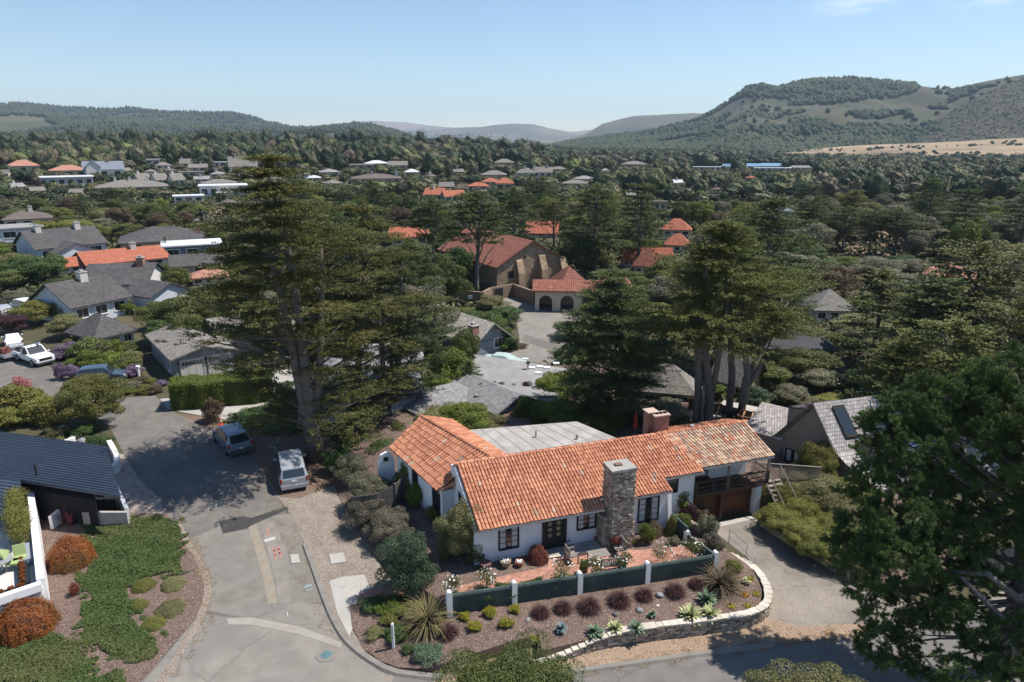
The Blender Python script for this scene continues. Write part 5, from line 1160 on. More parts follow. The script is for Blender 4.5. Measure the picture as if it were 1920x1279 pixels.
def litter_(poly,n,ls,label,seed,z=.045): strip('leaf_litter',pp(poly),lambda x,y:z,n,ls,L_lit,label,seed,h=.02)
litter_([(1040,1262),(1300,1222),(1460,1200),(1640,1178),(1640,1192),(1460,1214),(1300,1234),(1050,1272)],2600,.03,'fallen dry leaves along the kerb of the cross street',21)
litter_([(1000,1216),(1430,1165),(1630,1172),(1600,1192),(1100,1250),(900,1268)],2200,.028,'fallen dry leaves scattered on the dirt verge',22)
litter_([(380,1190),(385,1100),(350,1015),(372,1010),(400,1100),(395,1180),(330,1270),(300,1285)],1500,.03,'dry leaves and debris along the left edge of the side street',23)
litter_([(480,868),(560,1000),(640,1195),(610,1200),(560,1100),(520,960),(450,880)],1500,.03,'dry leaves scattered along the right edge of the side street',24,.03)
litter_([(540,960),(800,900),(800,1100),(660,1140),(590,1040)],2600,.028,'twigs and dry leaves on the roadside gravel',25,.02)
litter_([(250,800),(480,870),(560,1000),(380,1100),(300,950)],900,.026,'needles dropped on the shaded side street',26,.03)
litter_([(420,1100),(600,1130),(700,1250),(400,1260)],260,.022,'few dry leaves on the pale street in front',27,.035)
litter_([(1440,990),(1700,1120),(1640,1170),(1440,1160),(1400,1050)],1300,.028,'dry leaves on the driveway under the pine',28,.035)
# taupe house on the right
G=thing('taupe_house','taupe timber house with a steep silver shake roof and skylight','house',(19.3,46.1,0),0)
ua=R_(-53); U=Vector((math.cos(ua),math.sin(ua),0)); K=Vector((math.cos(R_(17)),math.sin(R_(17)),0))
g=lambda s,t,z:tuple(U*s+K*t+Vector((0,0,z)))
gpoly=[(-.0,-.2),(7.8,-.2),(7.3,1.05),(5.9,1.85),(4.75,2.6),(3.55,4.25),(2.76,5.55),(.35,2.3)]
b=MB(); b.ext(gpoly,0,11,fr=lambda t,q,z:g(q,t,z)); b.build('wall',taupe,G)
def rq(s0,z0,s1,z1,t0,t1,off=.12): return [g(s0,t0,z0+off),g(s0,t1,z0+off),g(s1,t1,z1+off),g(s1,t0,z1+off)]
b=MB()
b.slab(rq(7.5,.93,5.9,1.9,-.25,11.4),.12); b.slab(rq(5.9,1.9,4.75,2.65,-.25,11.4),.12); b.slab(rq(4.75,2.65,2.76,5.6,-.25,11.4),.12)
b.slab([g(.1,-.25,2.2),g(2.76,-.25,5.72),g(2.76,11.4,5.72),g(.1,11.4,2.2)],.12)
rf=b.build('roof',shake,G)
b=MB(); b.box(0,3.6,0,4,-.2,2.3); o=b.build('side_wing',taupe,G); o.location=(-1.5,1.0,0); o.rotation_euler=(0,0,R_(-40))
b=MB(); b.slab([(-.3,-.4,2.35),(2.6,-.4,2.35),(2.6,3.0,3.5),(-.3,3.0,3.5)],.12); o2=b.build('wing_roof',shake,G); o2.location=(-1.5,1.2,0); o2.rotation_euler=(0,0,R_(-40))
# fascia, dormer, skylight
b=MB()
def strip3(b,p,q,w_,h_):
    p,q=Vector(p),Vector(q); d=(q-p).normalized(); s=K*w_/2; u_=Vector((0,0,h_)); b.add([p-s-u_,p+s-u_,q+s-u_,q-s-u_,p-s,p+s,q+s,q-s],[(0,3,2,1),(4,5,6,7),(0,1,5,4),(1,2,6,5),(2,3,7,6),(3,0,4,7)])
strip3(b,g(.1,-.28,2.33),g(2.76,-.28,5.78),.09,.3); strip3(b,g(2.76,-.29,5.70),g(4.75,-.29,2.73),.07,.16); b.build('fascia',mat('brown_fascia',(.10,.08,.065),(.14,.11,.09)),rf)
sk0=lambda s,t,o=0:g(s,t,5.6+(2.65-5.6)*(s-2.76)/(4.75-2.76)+.16+o)
b=MB(); b.slab([sk0(3.05,1.0,.16),sk0(3.05,2.0,.16),sk0(4.35,2.0,.16),sk0(4.35,1.0,.16)],.2); sy=b.build('skylight',mat('dark_brown_frame',(.03,.025,.022),(.04,.035,.03)),rf)
b=MB(); b.add([sk0(3.15,1.12,.165),sk0(3.15,1.88,.165),sk0(4.25,1.88,.165),sk0(4.25,1.12,.165)],[(0,3,2,1)]); b.build('pane',glass,sy,uv=False)
b=MB(); b.add([g(4.3,1.9,3.2),g(4.3,8.5,3.2),g(6.6,8.5,2.9),g(6.6,1.9,2.9),g(6.6,1.9,1.3),g(4.3,1.9,2.0),g(6.6,8.5,1.3),g(4.3,8.5,2.0)],[(0,1,2,3),(3,2,6,4),(0,3,4,5),(1,7,6,2)]); b.build('dormer',taupe,G)
b=MB(); b.slab([g(4.0,1.7,3.45),g(4.0,8.7,3.45),g(6.8,8.7,3.05),g(6.8,1.7,3.05)],.14); dr_=b.build('dormer_roof',darkroof,G)
b=MB(); b.slab([g(5.3,4.0,3.42),g(5.3,6.4,3.42),g(6.4,6.4,3.26),g(6.4,4.0,3.26)],.06); b.build('solar_panel',mat('solar_blue',(.02,.05,.14),(.03,.07,.18),rough=.15,spec=.8,pattern='brick',pc=(.3,.35,.4),pw=(.3,.3),mortar=.02),dr_)
fg=lambda s,o,z:g(s,-o,z)
window(G,fg,1.05,2.0,.75,1.65,cols=2,rows=1,cur=True)
b=MB(); b.tube([g(.55,-.02,1.35),g(.55,-.1,1.35)],.28,18); b.build('round_window',mat('grey_round_frame',(.12,.14,.16),(.16,.18,.2)),G)
b=MB(); b.slab([g(.9,1.2,4.95),g(.9,3.8,4.95),g(2.5,3.8,5.25),g(2.5,1.2,5.25)],.1); b.slab([g(.2,.5,4.6),g(.2,4.2,4.6),g(2.2,4.2,5.0),g(2.2,.5,5.0)],.1); b.build('rear_dormer_roof',mat('dark_purple_roof',(.06,.055,.06),(.09,.085,.09)),G)
b=MB(); b.add([g(.25,.6,2.4),g(2.1,.6,4.6),g(2.1,.6,4.9),g(.25,.6,4.5),g(.25,4.0,2.4),g(.25,4.0,4.5)],[(0,1,2,3),(0,3,5,4)]); b.build('rear_dormer_wall',taupe,G)
# cleft roof beyond, pergola, fence, grill
house('shed','low brown shingled shed between the tiled house and the taupe house',P(1432,838,0),-48,2.2,2.6,1.5,'shed',rise=.6,over=.3,wm=oldwood,rm=brownroof,cat='shed')
b=MB(); 
def lattice(p,q,z0,z1):
    t=thing('lattice_fence','diagonal lattice fence panel behind the garage balcony','fence',(0,0,0)); p,q=Vector(p),Vector(q); b=MB(); L_=(q-p).length; d=(q-p)/L_; n=int(L_/.18); H_=z1-z0
    for i in range(-int(H_/.18),n+1):
        for sg in (0,1):
            a0=max(0,i*.18); a1=min(L_,i*.18+H_)
            if a1<=a0: continue
            za,zb=(a0-i*.18),(a1-i*.18)
            if sg: za,zb=H_-za,H_-zb
            b.tube([p+d*a0+Vector((0,0,z0+za)),p+d*a1+Vector((0,0,z0+zb))],.018,4)
    b.build('lattice',oldwood,t); b=MB(); b.tube([p+Vector((0,0,z1)),q+Vector((0,0,z1))],.04,4); b.tube([p+Vector((0,0,z0)),q+Vector((0,0,z0))],.04,4); b.build('rail',oldwood,t)
lattice(HW(19.4,2.6,0),HW(23.2,.6,0),1.6,3.0)
fence('wooden_fence','brown board fence with planter boxes on the garden terrace behind the tiled house',[P(1290,790,0)+Vector((0,0,.6)),P(1350,790,.6),P(1410,805,.6),P(1440,812,.6)],1.5,fencewood)
t=thing('pergola','open redwood pergola beams over the brown board fence','pergola',(0,0,0)); b=MB()
for i in range(9):
    p=P(1345+i*16,783+i*2.6,1.6); b.obox((p.x,p.y,2.2),(.1,1.5,.12),R_(-25))
b.build('beams',mat('redwood_beam',(.30,.16,.09),(.38,.22,.13)),t)
b=MB(); p,q=P(1345,783,2.1),P(1475,806,2.1); b.tube([p,q],.07,4); b.tube([p+Vector((.4,1,0)),q+Vector((.4,1,0))],.07,4); b.build('rail',fencewood,t)
sheet('rear_patio',pp([(1330,805),(1355,775),(1425,790),(1440,815),(1400,830)],0),Zc(1.24),concrete,cell=0)
t=thing('barbecue_grill','covered black barbecue grill on the pale rear patio','grill',P(1366,796,1.24),20); b=MB(); b.box(-.5,.5,-.3,.3,.15,1.0); b.build('cover',black,t); b=MB(); b.ext([(-.32,1.0),(-.2,1.28),(.2,1.28),(.32,1.0)],-.55,.55); b.build('lid',black,t)
b=MB(); b.box(-.7,-.5,-.3,.3,.8,.84); b.box(.5,.7,-.3,.3,.8,.84); b.build('side_shelf',metal,t)
t=thing('patio_umbrella','closed red patio umbrella beyond the flat grey roof','umbrella',P(1190,822,1.2)); b=MB(); b.cyl((0,0,0),.03,2.4,8); b.build('pole',metal,t); b=MB(); b.cyl((0,0,.9),.22,1.5,10,r2=.03); b.build('canopy',mat('red_canvas',(.30,.03,.02),(.38,.05,.03)),t)
b=MB(); b.tube([P(1160,822,1.2)+Vector((0,0,1.0)),P(1215,822,1.2)+Vector((0,0,1.0))],.03,4)
for k in range(12): p=P(1160+k*5,822,1.2); b.tube([p,p+Vector((0,0,1.0))],.015,4)
tag(b.build('iron_railing',darkpaint),'dark iron railing behind the brick chimney','railing')
# --- right beds beside the driveway
bz=MB(); poly=[P(1425,985,0),P(1470,1015,0),P(1530,1050,0),P(1600,1092,0),P(1700,1120,0),P(1800,1060,0),P(1700,940,0),P(1500,880,0),P(1440,890,0)]
o=sheet('garden_bank',poly,lambda x,y:.45,mulch,cell=0,skirt=.5)
t=thing('stone_edging','low stone edging of the bank on the right side of the driveway','wall'); b=MB(); rng=random.Random(6)
for i in range(4):
    p,q=poly[i],poly[i+1]; L_=(q-p).length; s=0; d=(q-p)/L_
    while s<L_:
        w_=rng.uniform(.25,.6); c=p+d*(s+w_/2); b.rock((c.x,c.y,.25),(w_*.95,.25,.5),math.atan2(d.y,d.x),rng,.2); s+=w_
b.build('edging_stones',stone,t,uv=False)
for a,b_,w_,h_,m_,l_ in [(1460,985,1.2,1.3,L_yel,'spreading yellow-green shrub at the bottom of the bank by the garage'),(1500,1010,1.3,1.3,L_yel,'spreading yellow-green shrub second along the driveway edge'),(1535,1035,1.3,1.2,L_yel,'spreading olive-yellow shrub further down the driveway edge'),(1470,950,1.2,1.6,L_yel,'yellow-green feathery shrub near the outside stair'),(1500,940,1.5,1.8,L_olive,'mid green shrub below the taupe house wall, upper left'),(1545,945,1.7,1.9,L_olive,'large mid green shrub below the taupe gable'),(1590,985,1.6,1.8,L_olive,'olive shrub half under the pine'),(1600,940,1.3,1.6,L_yel,'yellow-green shrub by the low eave of the shake roof'),(1525,905,1.35,3.0,L_yel,'round yellowish tree in front of the taupe gable wall'),(1635,1040,1.5,1.6,L_dark,'dark shrub under the pine by the driveway'),(1555,1000,1.2,1.3,L_yel,'grey-olive shrub in the middle of the bank'),(1500,975,1.2,1.5,L_yel,'yellow-olive shrub filling the middle of the bank'),(1600,1055,1.2,1.2,L_olive,'low olive shrub at the lower end of the bank'),(1640,985,1.3,1.4,L_olive,'olive shrub in the shade of the pine'),(1700,1020,1.5,1.5,L_dark,'dark shrub deep under the pine')]:
    w_*=1.32; h_*=1.12
    p=P(a,b_,.5); put('finebush' if w_>1.1 else 'shrub',p.x,p.y,.4,w_,h_,m_,'shrub',l_,'shrub')
fence('wooden_fence','dark horizontal fence beyond the street at the right edge',[P(1800,1095,0),P(1870,1075,0),P(1960,1055,0)],1.6,greyfence)
rng=random.Random(7)
for k in range(5):
    rock(1868+k*16,1098+k*5,(.35,.3,.25),stone if k%2 else palestone,['low pale boulder','rounded grey boulder','flat boulder','brown boulder','last boulder'][k]+' in the row under the right edge fence',z=0,seed=k,name='boulder')
# ---------------------------------------------------------------- vehicles
def wheel(t,x,y,r,wd=.2,rimm=None):
    b=MB(); b.cyl((x,y-wd/2,r),r,wd,18,axis='Y'); o=b.build('wheel',black,t)
    b=MB(); s=1 if y>0 else -1; b.cyl((x,y+s*wd/2-(0 if s>0 else .012),r),r*.62,.012,14,axis='Y'); b.build('rim',metal,o)
def car(name,label,cat,loc,deg,paint,kind='suv',L_=4.75,W=1.86,group=None,plate=True,rails=False,plain=False):
    """x forward, y left; nose at +x"""
    t=thing(name,label,cat,loc,deg,group)
    K_={ # stations: x fraction from rear (0) to nose (1), lower width, belt z, roof z, roof width factor
     'suv':[(0,.90,.98,.98,.86),(.015,.95,1.02,1.06,.86),(.11,.99,1.06,1.63,.74),(.2,1,1.04,1.69,.76),(.5,1,1.0,1.70,.77),(.62,1,.99,1.64,.76),(.76,1,1.0,1.02,.84),(.95,.94,.82,.82,.84),(1,.80,.62,.62,.78)],
     'van':[(0,.92,1.0,1.0,.88),(.01,.95,1.05,1.1,.88),(.055,.99,1.06,1.68,.78),(.12,1,1.05,1.75,.80),(.5,1,1.0,1.77,.80),(.68,1,.98,1.66,.78),(.86,.98,.99,1.0,.84),(.96,.92,.80,.80,.82),(1,.80,.60,.60,.76)],
     'sedan':[(0,.85,.85,.85,.82),(.03,.93,.96,.97,.84),(.17,.99,.98,1.0,.86),(.29,1,.95,1.40,.70),(.5,1,.92,1.44,.72),(.6,1,.91,1.38,.71),(.75,1,.93,.94,.84),(.95,.93,.76,.76,.84),(1,.80,.58,.58,.76)],
     'pickup':[(0,.96,.99,.995,.95),(.01,.98,1.04,1.045,.96),(.36,.99,1.06,1.065,.96),(.375,1,1.06,1.7,.78),(.45,1,1.05,1.86,.80),(.56,1,1.04,1.86,.79),(.70,1,1.08,1.12,.88),(.96,.97,1.0,1.0,.9),(1,.9,.82,.82,.86)]}[kind]
    zs=.26 if kind!='pickup' else .42
    V=[];F=[];m=len(K_)
    for fx,wf,zb,zr_,rw_ in K_:
        x=(fx-.5)*L_; w2=W/2*wf
        V+=[(x,-w2*.93,zs),(x,-w2,zs+.25),(x,-w2*.985,zb),(x,-w2*rw_,zr_-.04),(x,-w2*rw_*.88,zr_+.0),(x,w2*rw_*.88,zr_+.0),(x,w2*rw_,zr_-.04),(x,w2*.985,zb),(x,w2,zs+.25),(x,w2*.93,zs)]
    for i in range(m-1):
        for k in range(9): F.append((i*10+k,(i+1)*10+k,(i+1)*10+k+1,i*10+k+1))
        F.append((i*10+9,(i+1)*10+9,(i+1)*10,i*10))
    F+=[tuple(range(10)),tuple(range((m-1)*10,m*10))[::-1]]
    b=MB(); b.add(V,F); body=b.build('body',paint,t,smooth=False,uv=False)
    mod=body.modifiers.new('bevel','BEVEL'); mod.width=.05; mod.segments=2; mod.limit_method='ANGLE'; mod.angle_limit=R_(20)
    if plain: return t
    def gq(name_,q,mg=.06,out=.012,m_=glass,par=t):
        q=[Vector(p) for p in q]; c=sum(q,Vector())/4; n=(q[1]-q[0]).cross(q[3]-q[0]).normalized()
        cen=Vector((0,0,.8)); 
        if n.dot(c-cen)<0: n=-n
        qq=[p+(c-p).normalized()*mg for p in q]; b=MB(); b.add([p+n*out for p in qq],[(0,1,2,3)]); return b.build(name_,m_,par,uv=False)
    S_=lambda i,k:Vector(V[i*10+k])
    # windows
    idx={'suv':((1,2),(5,6),[(2,3),(3,4),(4,5),(5,6)]),'van':((1,2),(5,6),[(2,3),(3,4),(4,5),(5,6)]),'sedan':((2,3),(5,6),[(3,4),(4,5),(5,6)]),'pickup':((2,3),(5,6),[(4,5),(5,6)])}[kind]
    a,b2=idx[0]; gq('rear_window',[S_(a,3),S_(a,6),S_(b2,6),S_(b2,3)],.10,.03)
    a,b2=idx[1]; gq('windscreen',[S_(a,3),S_(a,6),S_(b2,6),S_(b2,3)],.10,.03)
    for (i,j) in idx[2]:
        for kk in ((2,3),(7,6)):
            q=[S_(i,kk[0]),S_(j,kk[0]),S_(j,kk[1]),S_(i,kk[1])]
            if (q[2]-q[1]).length<.15: q[2]=q[1]+(q[3]-q[0])*.12
            gq('side_window',q,.05,.02)
    xr=-L_/2; xf=L_/2; wr=.36 if kind=='pickup' else .33
    for x in (xr+L_*.19,xf-L_*.18):
        for y in (-W/2+.09,W/2-.09):
            wheel(t,x,y,wr)
            b=MB(); b.cyl((x,y+(.085 if y>0 else -.09),wr+.03),wr*1.14,.005,18,axis='Y'); b.build('wheel_arch',black,body,uv=False)
    for s in(-1,1):
        b=MB(); b.box(xr-.015 if kind!='suv' else xr-.01,xr+.12,s*W*.44-.07,s*W*.44+.07,.78,1.08) ; b.build('tail_light',mat('tail_red',(.22,.015,.012),(.3,.03,.02),rough=.3),t)
        b=MB(); b.box(xf-.22,xf-.03,s*W*.37-.14,s*W*.37+.14,.60 if kind!='pickup' else .78,.74 if kind!='pickup' else .94); b.build('headlight',mat('lamp_glass',(.5,.5,.5),(.6,.6,.6),rough=.15,spec=.8),t)
        b=MB(); b.obox((xf-L_*.30,s*(W/2+.07),1.02 if kind!='pickup' else 1.2),(.12,.2,.12)); b.build('mirror',paint,t)
    b=MB(); b.box(xr-.06,xr+.1,-W*.44,W*.44,.36,.58); b.box(xf-.1,xf+.04,-W*.42,W*.42,.3,.5); b.build('bumper',mat('dark_bumper',(.05,.052,.055),(.07,.072,.075)) if kind in('suv','pickup') else paint,t)
    if kind=='pickup': b=MB(); b.box(xf-.04,xf+.02,-.6,.6,.66,.92); b.build('grille',black,t)
    if plate: b=MB(); b.box(xr-.075 if kind!='van' else xr-.03,xr-.05 if kind!='van' else xr-.01,-.16,.16,.62 if kind!='van' else .8,.72 if kind!='van' else .92); b.build('number_plate',whitep,t)
    if rails:
        for s in(-1,1):
            b=MB(); b.tube([(xr+.5,s*W*.36,1.79),(xr+.7,s*W*.36,1.85),(xr+2.6,s*W*.36,1.86),(xr+2.8,s*W*.36,1.78)],.02,5); b.build('roof_rail',black,t)
        for x in (xr+1.1,xr+1.9):
            b=MB(); b.box(x-.03,x+.03,-W*.36,W*.36,1.83,1.86); b.build('crossbar',black,t)
    return t
def paintm(n,c,metal_=.25): return mat(n,c,tuple(x*1.1 for x in c),scale=1,rough=.28,metal=metal_,spec=.5)
silver=paintm('silver_paint',(.34,.36,.39)); grey=paintm('grey_blue_paint',(.20,.24,.29)); whitec=mat('white_car_paint',(.72,.74,.76),(.76,.78,.8),rough=.25,spec=.5)
van_dir=112.0
car('minivan','silver minivan parked on the gravel beside the big cypress','van',P(548,893,0.02),112,silver,'van',5.0,1.95)
car('parked_crossover','grey-blue crossover parked on the left verge above the minivan','car',P(436,835,0.02),128,grey,'suv',4.75,1.9)
pk=car('pickup_truck','white pickup truck with ladder rack parked facing down the street','pickup truck',P(66,678,0.02),-33,whitec,'pickup',5.4,2.0)
b=MB(); b.box(-2.6,-.75,-.85,.85,1.03,1.07); b.build('truck_bed',black,pk)
b=MB(); b.tube([(-1.6,.6,1.1),(-1.6,.6,1.9),(-1.6,-.6,1.9),(-1.6,-.6,1.1)],.03,5); b.tube([(-2.4,.5,1.2),(.6,.5,2.1)],.12,8); b.build('ladder_rack',metal,pk)
car('parked_sedan','white sedan parked behind the pickup truck','car',P(27,648,0.02),128,whitec,'sedan',4.6,1.8)
t=thing('equipment_trailer','flat two-wheel equipment trailer hitched behind the pickup truck','trailer',P(14,672,0),-33); b=MB(); b.box(-1.8,1.8,-.9,.9,.5,.6); b.box(1.8,2.9,-.06,.06,.48,.56); b.box(-1.8,1.8,-.93,-.88,.6,.85); b.box(-1.8,1.8,.88,.93,.6,.85); b.build('flatbed',metal,t)
for y in(-1.0,1.0): wheel(t,-.3,y,.32)
b=MB(); b.box(-.6,.2,-.4,.4,.6,1.2); b.tube([(.2,0,1.0),(.9,0,1.6),(1.2,0,.9)],.06,5); b.build('small_machine',mat('machine_red',(.15,.05,.04),(.2,.08,.06)),t)
car('parked_car','blue-grey hatchback mostly hidden behind the round tree','car',P(193,716,0.02),20,paintm('blue_paint',(.06,.09,.13)),'suv',4.4,1.8)
car('parked_car','silver car under the trees at the far left edge','car',P(8,590,0.02),140,silver,'sedan',4.6,1.8); car('parked_car','white van shape beside the silver car at the left edge','van',P(45,582,0.02),150,whitec,'van',4.8,1.9)
car('parked_car','dark red car parked by the mission wall','car',P(826,566,0.02),-15,paintm('red_paint',(.10,.02,.025)),'suv',4.6,1.85)
t=car('covered_car','car under a pale green cover beside the shingled cabin','car',P(945,688,0.02),-20,mat('pale_green_cover',(.30,.38,.36),(.36,.44,.42),scale=2,rough=.9),'sedan',4.8,1.9,plain=True)
# ---------------------------------------------------------------- people
def person(label,loc,deg,top,trouser,stride=.22):
    bm=bmesh.new(); lay=bm.verts.layers.skin.verify(); bp={}
    def v(n,co,r): x=bm.verts.new(co); x[lay].radius=(r,r); bp[n]=x; return x
    J_={'pelvis':((0,0,.95),.135),'chest':((.02,0,1.28),.15),'neck':((.03,0,1.48),.055),'head0':((.04,0,1.60),.085),'head':((.05,0,1.70),.08),
     'lh':((0,.10,.88),.09),'lk':((stride*.6,.1,.5),.06),'la':((stride,.1,.09),.04),'lt':((stride+.16,.1,.04),.035),'rh':((0,-.10,.88),.09),'rk':((0,-.1,.48),.06),'ra':((-stride,-.1,.11),.04),'rt':((-stride+.14,-.1,.03),.035),
     'ls':((.02,.19,1.40),.055),'le':((-.05,.25,1.13),.042),'lw':((.06,.26,.90),.03),'lf':((.1,.26,.80),.03),'rs':((.02,-.19,1.40),.055),'re':((-.02,-.25,1.13),.042),'rw':((.12,-.26,.92),.03),'rf':((.17,-.26,.83),.03)}
    for n,(c,r) in J_.items(): v(n,c,r)
    for a,b_ in [('pelvis','chest'),('chest','neck'),('neck','head0'),('head0','head'),('pelvis','lh'),('lh','lk'),('lk','la'),('la','lt'),('pelvis','rh'),('rh','rk'),('rk','ra'),('ra','rt'),('chest','ls'),('ls','le'),('le','lw'),('lw','lf'),('chest','rs'),('rs','re'),('re','rw'),('rw','rf')]: bm.edges.new((bp[a],bp[b_]))
    me=bpy.data.meshes.new('person'); bm.to_mesh(me); bm.free(); o=bpy.data.objects.new('person',me); C.objects.link(o); me.materials.append(mat('skin',(.35,.22,.16),(.38,.25,.18)))
    sk_=o.modifiers.new('s','SKIN'); me.skin_vertices[0].data[0].use_root=True; o.modifiers.new('u','SUBSURF').render_levels=1
    o.location=loc; o.rotation_euler=(0,0,R_(deg)); tag(o,label,'person')
    b=MB(); b.lathe((.01,0,.86),[(.155,0),(.165,.2),(.18,.4),(.17,.52),(.08,.61)],14)
    for s in (-1,1): b.tube([(.02,s*.17,1.41),(-.03,s*.245,1.15),(.08,s*.26,.95)],[.075,.06,.05],8)
    b.build('jacket',top,o,smooth=True)
    b=MB(); b.tube([(0,.09,.93),(stride*.6,.1,.5),(stride,.1,.12)],[.105,.078,.06],8); b.tube([(0,-.09,.93),(0,-.1,.48),(-stride,-.1,.14)],[.105,.078,.06],8); b.build('trousers',trouser,o,smooth=True)
    b=MB(); b.lathe((.035,0,1.63),[(.1,0),(.112,.07),(.09,.15),(.02,.185)],12); b.build('hair',mat('dark_hair',(.03,.02,.015),(.05,.035,.025)),o,smooth=True)
    return o
person('person in a blue and white jacket walking on the street at the right edge',P(1903,1150,.02),200,mat('blue_white_jacket',(.25,.38,.6),(.7,.72,.75),scale=9),mat('dark_trousers',(.02,.02,.025),(.03,.03,.035)))
person('person in a grey top walking beside the one in blue and white',P(1888,1150,.02),190,mat('grey_top',(.25,.23,.22),(.3,.28,.27)),mat('dark_trousers',(.02,.02,.025)),.18)
# ---------------------------------------------------------------- hero trees
def hero_cypress(name,label,loc,H,prof,nlimb,seed,zmin,m,stems,nl_tr=26,**k):
    t=thing(name,label,'tree',loc); vf,lb=cypress_crown(H,prof,nlimb,seed,zmin,**k); npmesh('crown',*vf,m,t)
    rng=random.Random(seed); b=MB()
    for st in stems: b.tube(st[0],st[1],10)
    cand=[l for l in lb]; rng.shuffle(cand)
    for s,e in cand[:nl_tr]:
        # attach limb to the nearest stem point at its height
        best=None
        for st in stems:
            for i in range(len(st[0])-1):
                for f in (0,.5):
                    p=Vector(st[0][i]).lerp(Vector(st[0][i+1]),f); r=st[1][i]
                    d=abs(p.z-(s[2]-.3))+.5*(Vector((p.x,p.y,0))-Vector((e[0],e[1],0))).length*.3
                    if best is None or d<best[0]: best=(d,p,r)
        p=best[1]; e=Vector(e); m1=p.lerp(e,.4)+Vector((rng.uniform(-.2,.2),rng.uniform(-.2,.2),rng.uniform(-.1,.35))); r=min(.16,best[2]*.42)
        b.tube([p,p.lerp(m1,.5)+Vector((0,0,rng.uniform(-.1,.2))),m1,m1.lerp(e,.6)+Vector((0,0,.1)),e],[r,r*.8,r*.6,r*.35,r*.12],6)
    b.build('trunk',barkm,t,smooth=True,uv=False)
    return t
def interp(tab,z):
    if z<=tab[0][0]: return tab[0][1]
    for (a,b_),(c,d) in zip(tab,tab[1:]):
        if z<=c: return b_+(d-b_)*(z-a)/(c-a)
    return tab[-1][1]
p0=P(592,862,0)
tabA=[(2.2,4.2),(5,5.6),(8,6.3),(12,6.9),(14.5,6.3),(17,4.6),(19,2.9),(21,1.4),(22,.7)]
def angA(a,z):
    d=abs((a-4.712+math.pi)%(2*math.pi)-math.pi)
    if z<9.5 and d<.95: return .1
    if z<9.5 and 2.2<a<3.9: return .66
    if z<6.6 and (a<.6 or a>5.66): return 1.45
    return 1.0
hero_cypress('monterey_cypress','huge Monterey cypress with twin pale trunks beside the silver minivan',(p0.x,p0.y,0),22.0,lambda z:interp(tabA,z),138,1,2.6,L_cyp,
  [([(0,0,-.2),(.02,0,2),(-.1,0,6),(-.25,.1,10),(-.5,.1,14),(-.8,.2,17),(-1.0,.2,19.6)],[.75,.50,.42,.35,.26,.17,.05]),
   ([(-.2,.1,1.5),(-.5,.1,4),(-.9,0,8),(-1.3,.1,12),(-1.9,.2,15),(-2.2,.2,17)],[.46,.40,.33,.26,.16,.05]),
   ([(.2,.0,3.0),(.8,.2,7),(1.2,.3,11),(1.5,.4,14),(1.6,.3,16.2)],[.3,.27,.22,.15,.06]),
   ([(.1,0,.5),(.75,-.1,.12),(1.3,-.2,-.05)],[.3,.22,.1]),([(-.1,0,.5),(-.7,-.2,.15),(-1.1,-.3,-.05)],[.3,.2,.1])],nl_tr=60,ls=.064,sub=19,nleaf=42,padr=1.5,ang=angA,cx=lambda z:-.9-.02*z,tops=2)
p1=P(672,805,0); tabB=[(2,2.4),(4,3.3),(8,4.0),(12,3.9),(15,2.8),(17.5,2.0),(18.8,.8)]
hero_cypress('cypress_tree','second cypress just right of and behind the huge one, with a slim grey trunk',(p1.x+.6,p1.y,0),18.8,lambda z:interp(tabB,z),62,2,2.0,L_cyp,
  [([(-.5,0,-.2),(-.4,0,3),(-.1,0,8),(.5,0,12),(.9,0,15.5)],[.34,.29,.23,.14,.04]),([(1.6,.3,-.2),(1.6,.3,3),(1.7,.3,7),(1.5,.4,11)],[.3,.26,.2,.08])],nl_tr=26,ls=.066,sub=18,nleaf=38,padr=1.25,cx=lambda z:.9)
p1=P(728,800,0); tabB=[(3,2.0),(6,3.6),(9,3.9),(12,3.0),(14.5,1.6),(15.2,.6)]
hero_cypress('cypress_tree','cypress with a thin dark trunk just left of the tiled wing roof',(p1.x+1.4,p1.y+2.5,0),15.2,lambda z:interp(tabB,z),44,3,3.2,L_cyp2,
  [([(-.8,-1.6,-.2),(-.7,-1.4,4),(-.3,-.6,8),(0,0,14.5)],[.4,.3,.2,.05]),([(-1.2,-1.5,-.2),(-1.2,-1.3,4),(-.9,-.6,8)],[.22,.2,.1])],nl_tr=18,ls=.068,sub=17,nleaf=36,padr=1.15,cx=lambda z:.6)
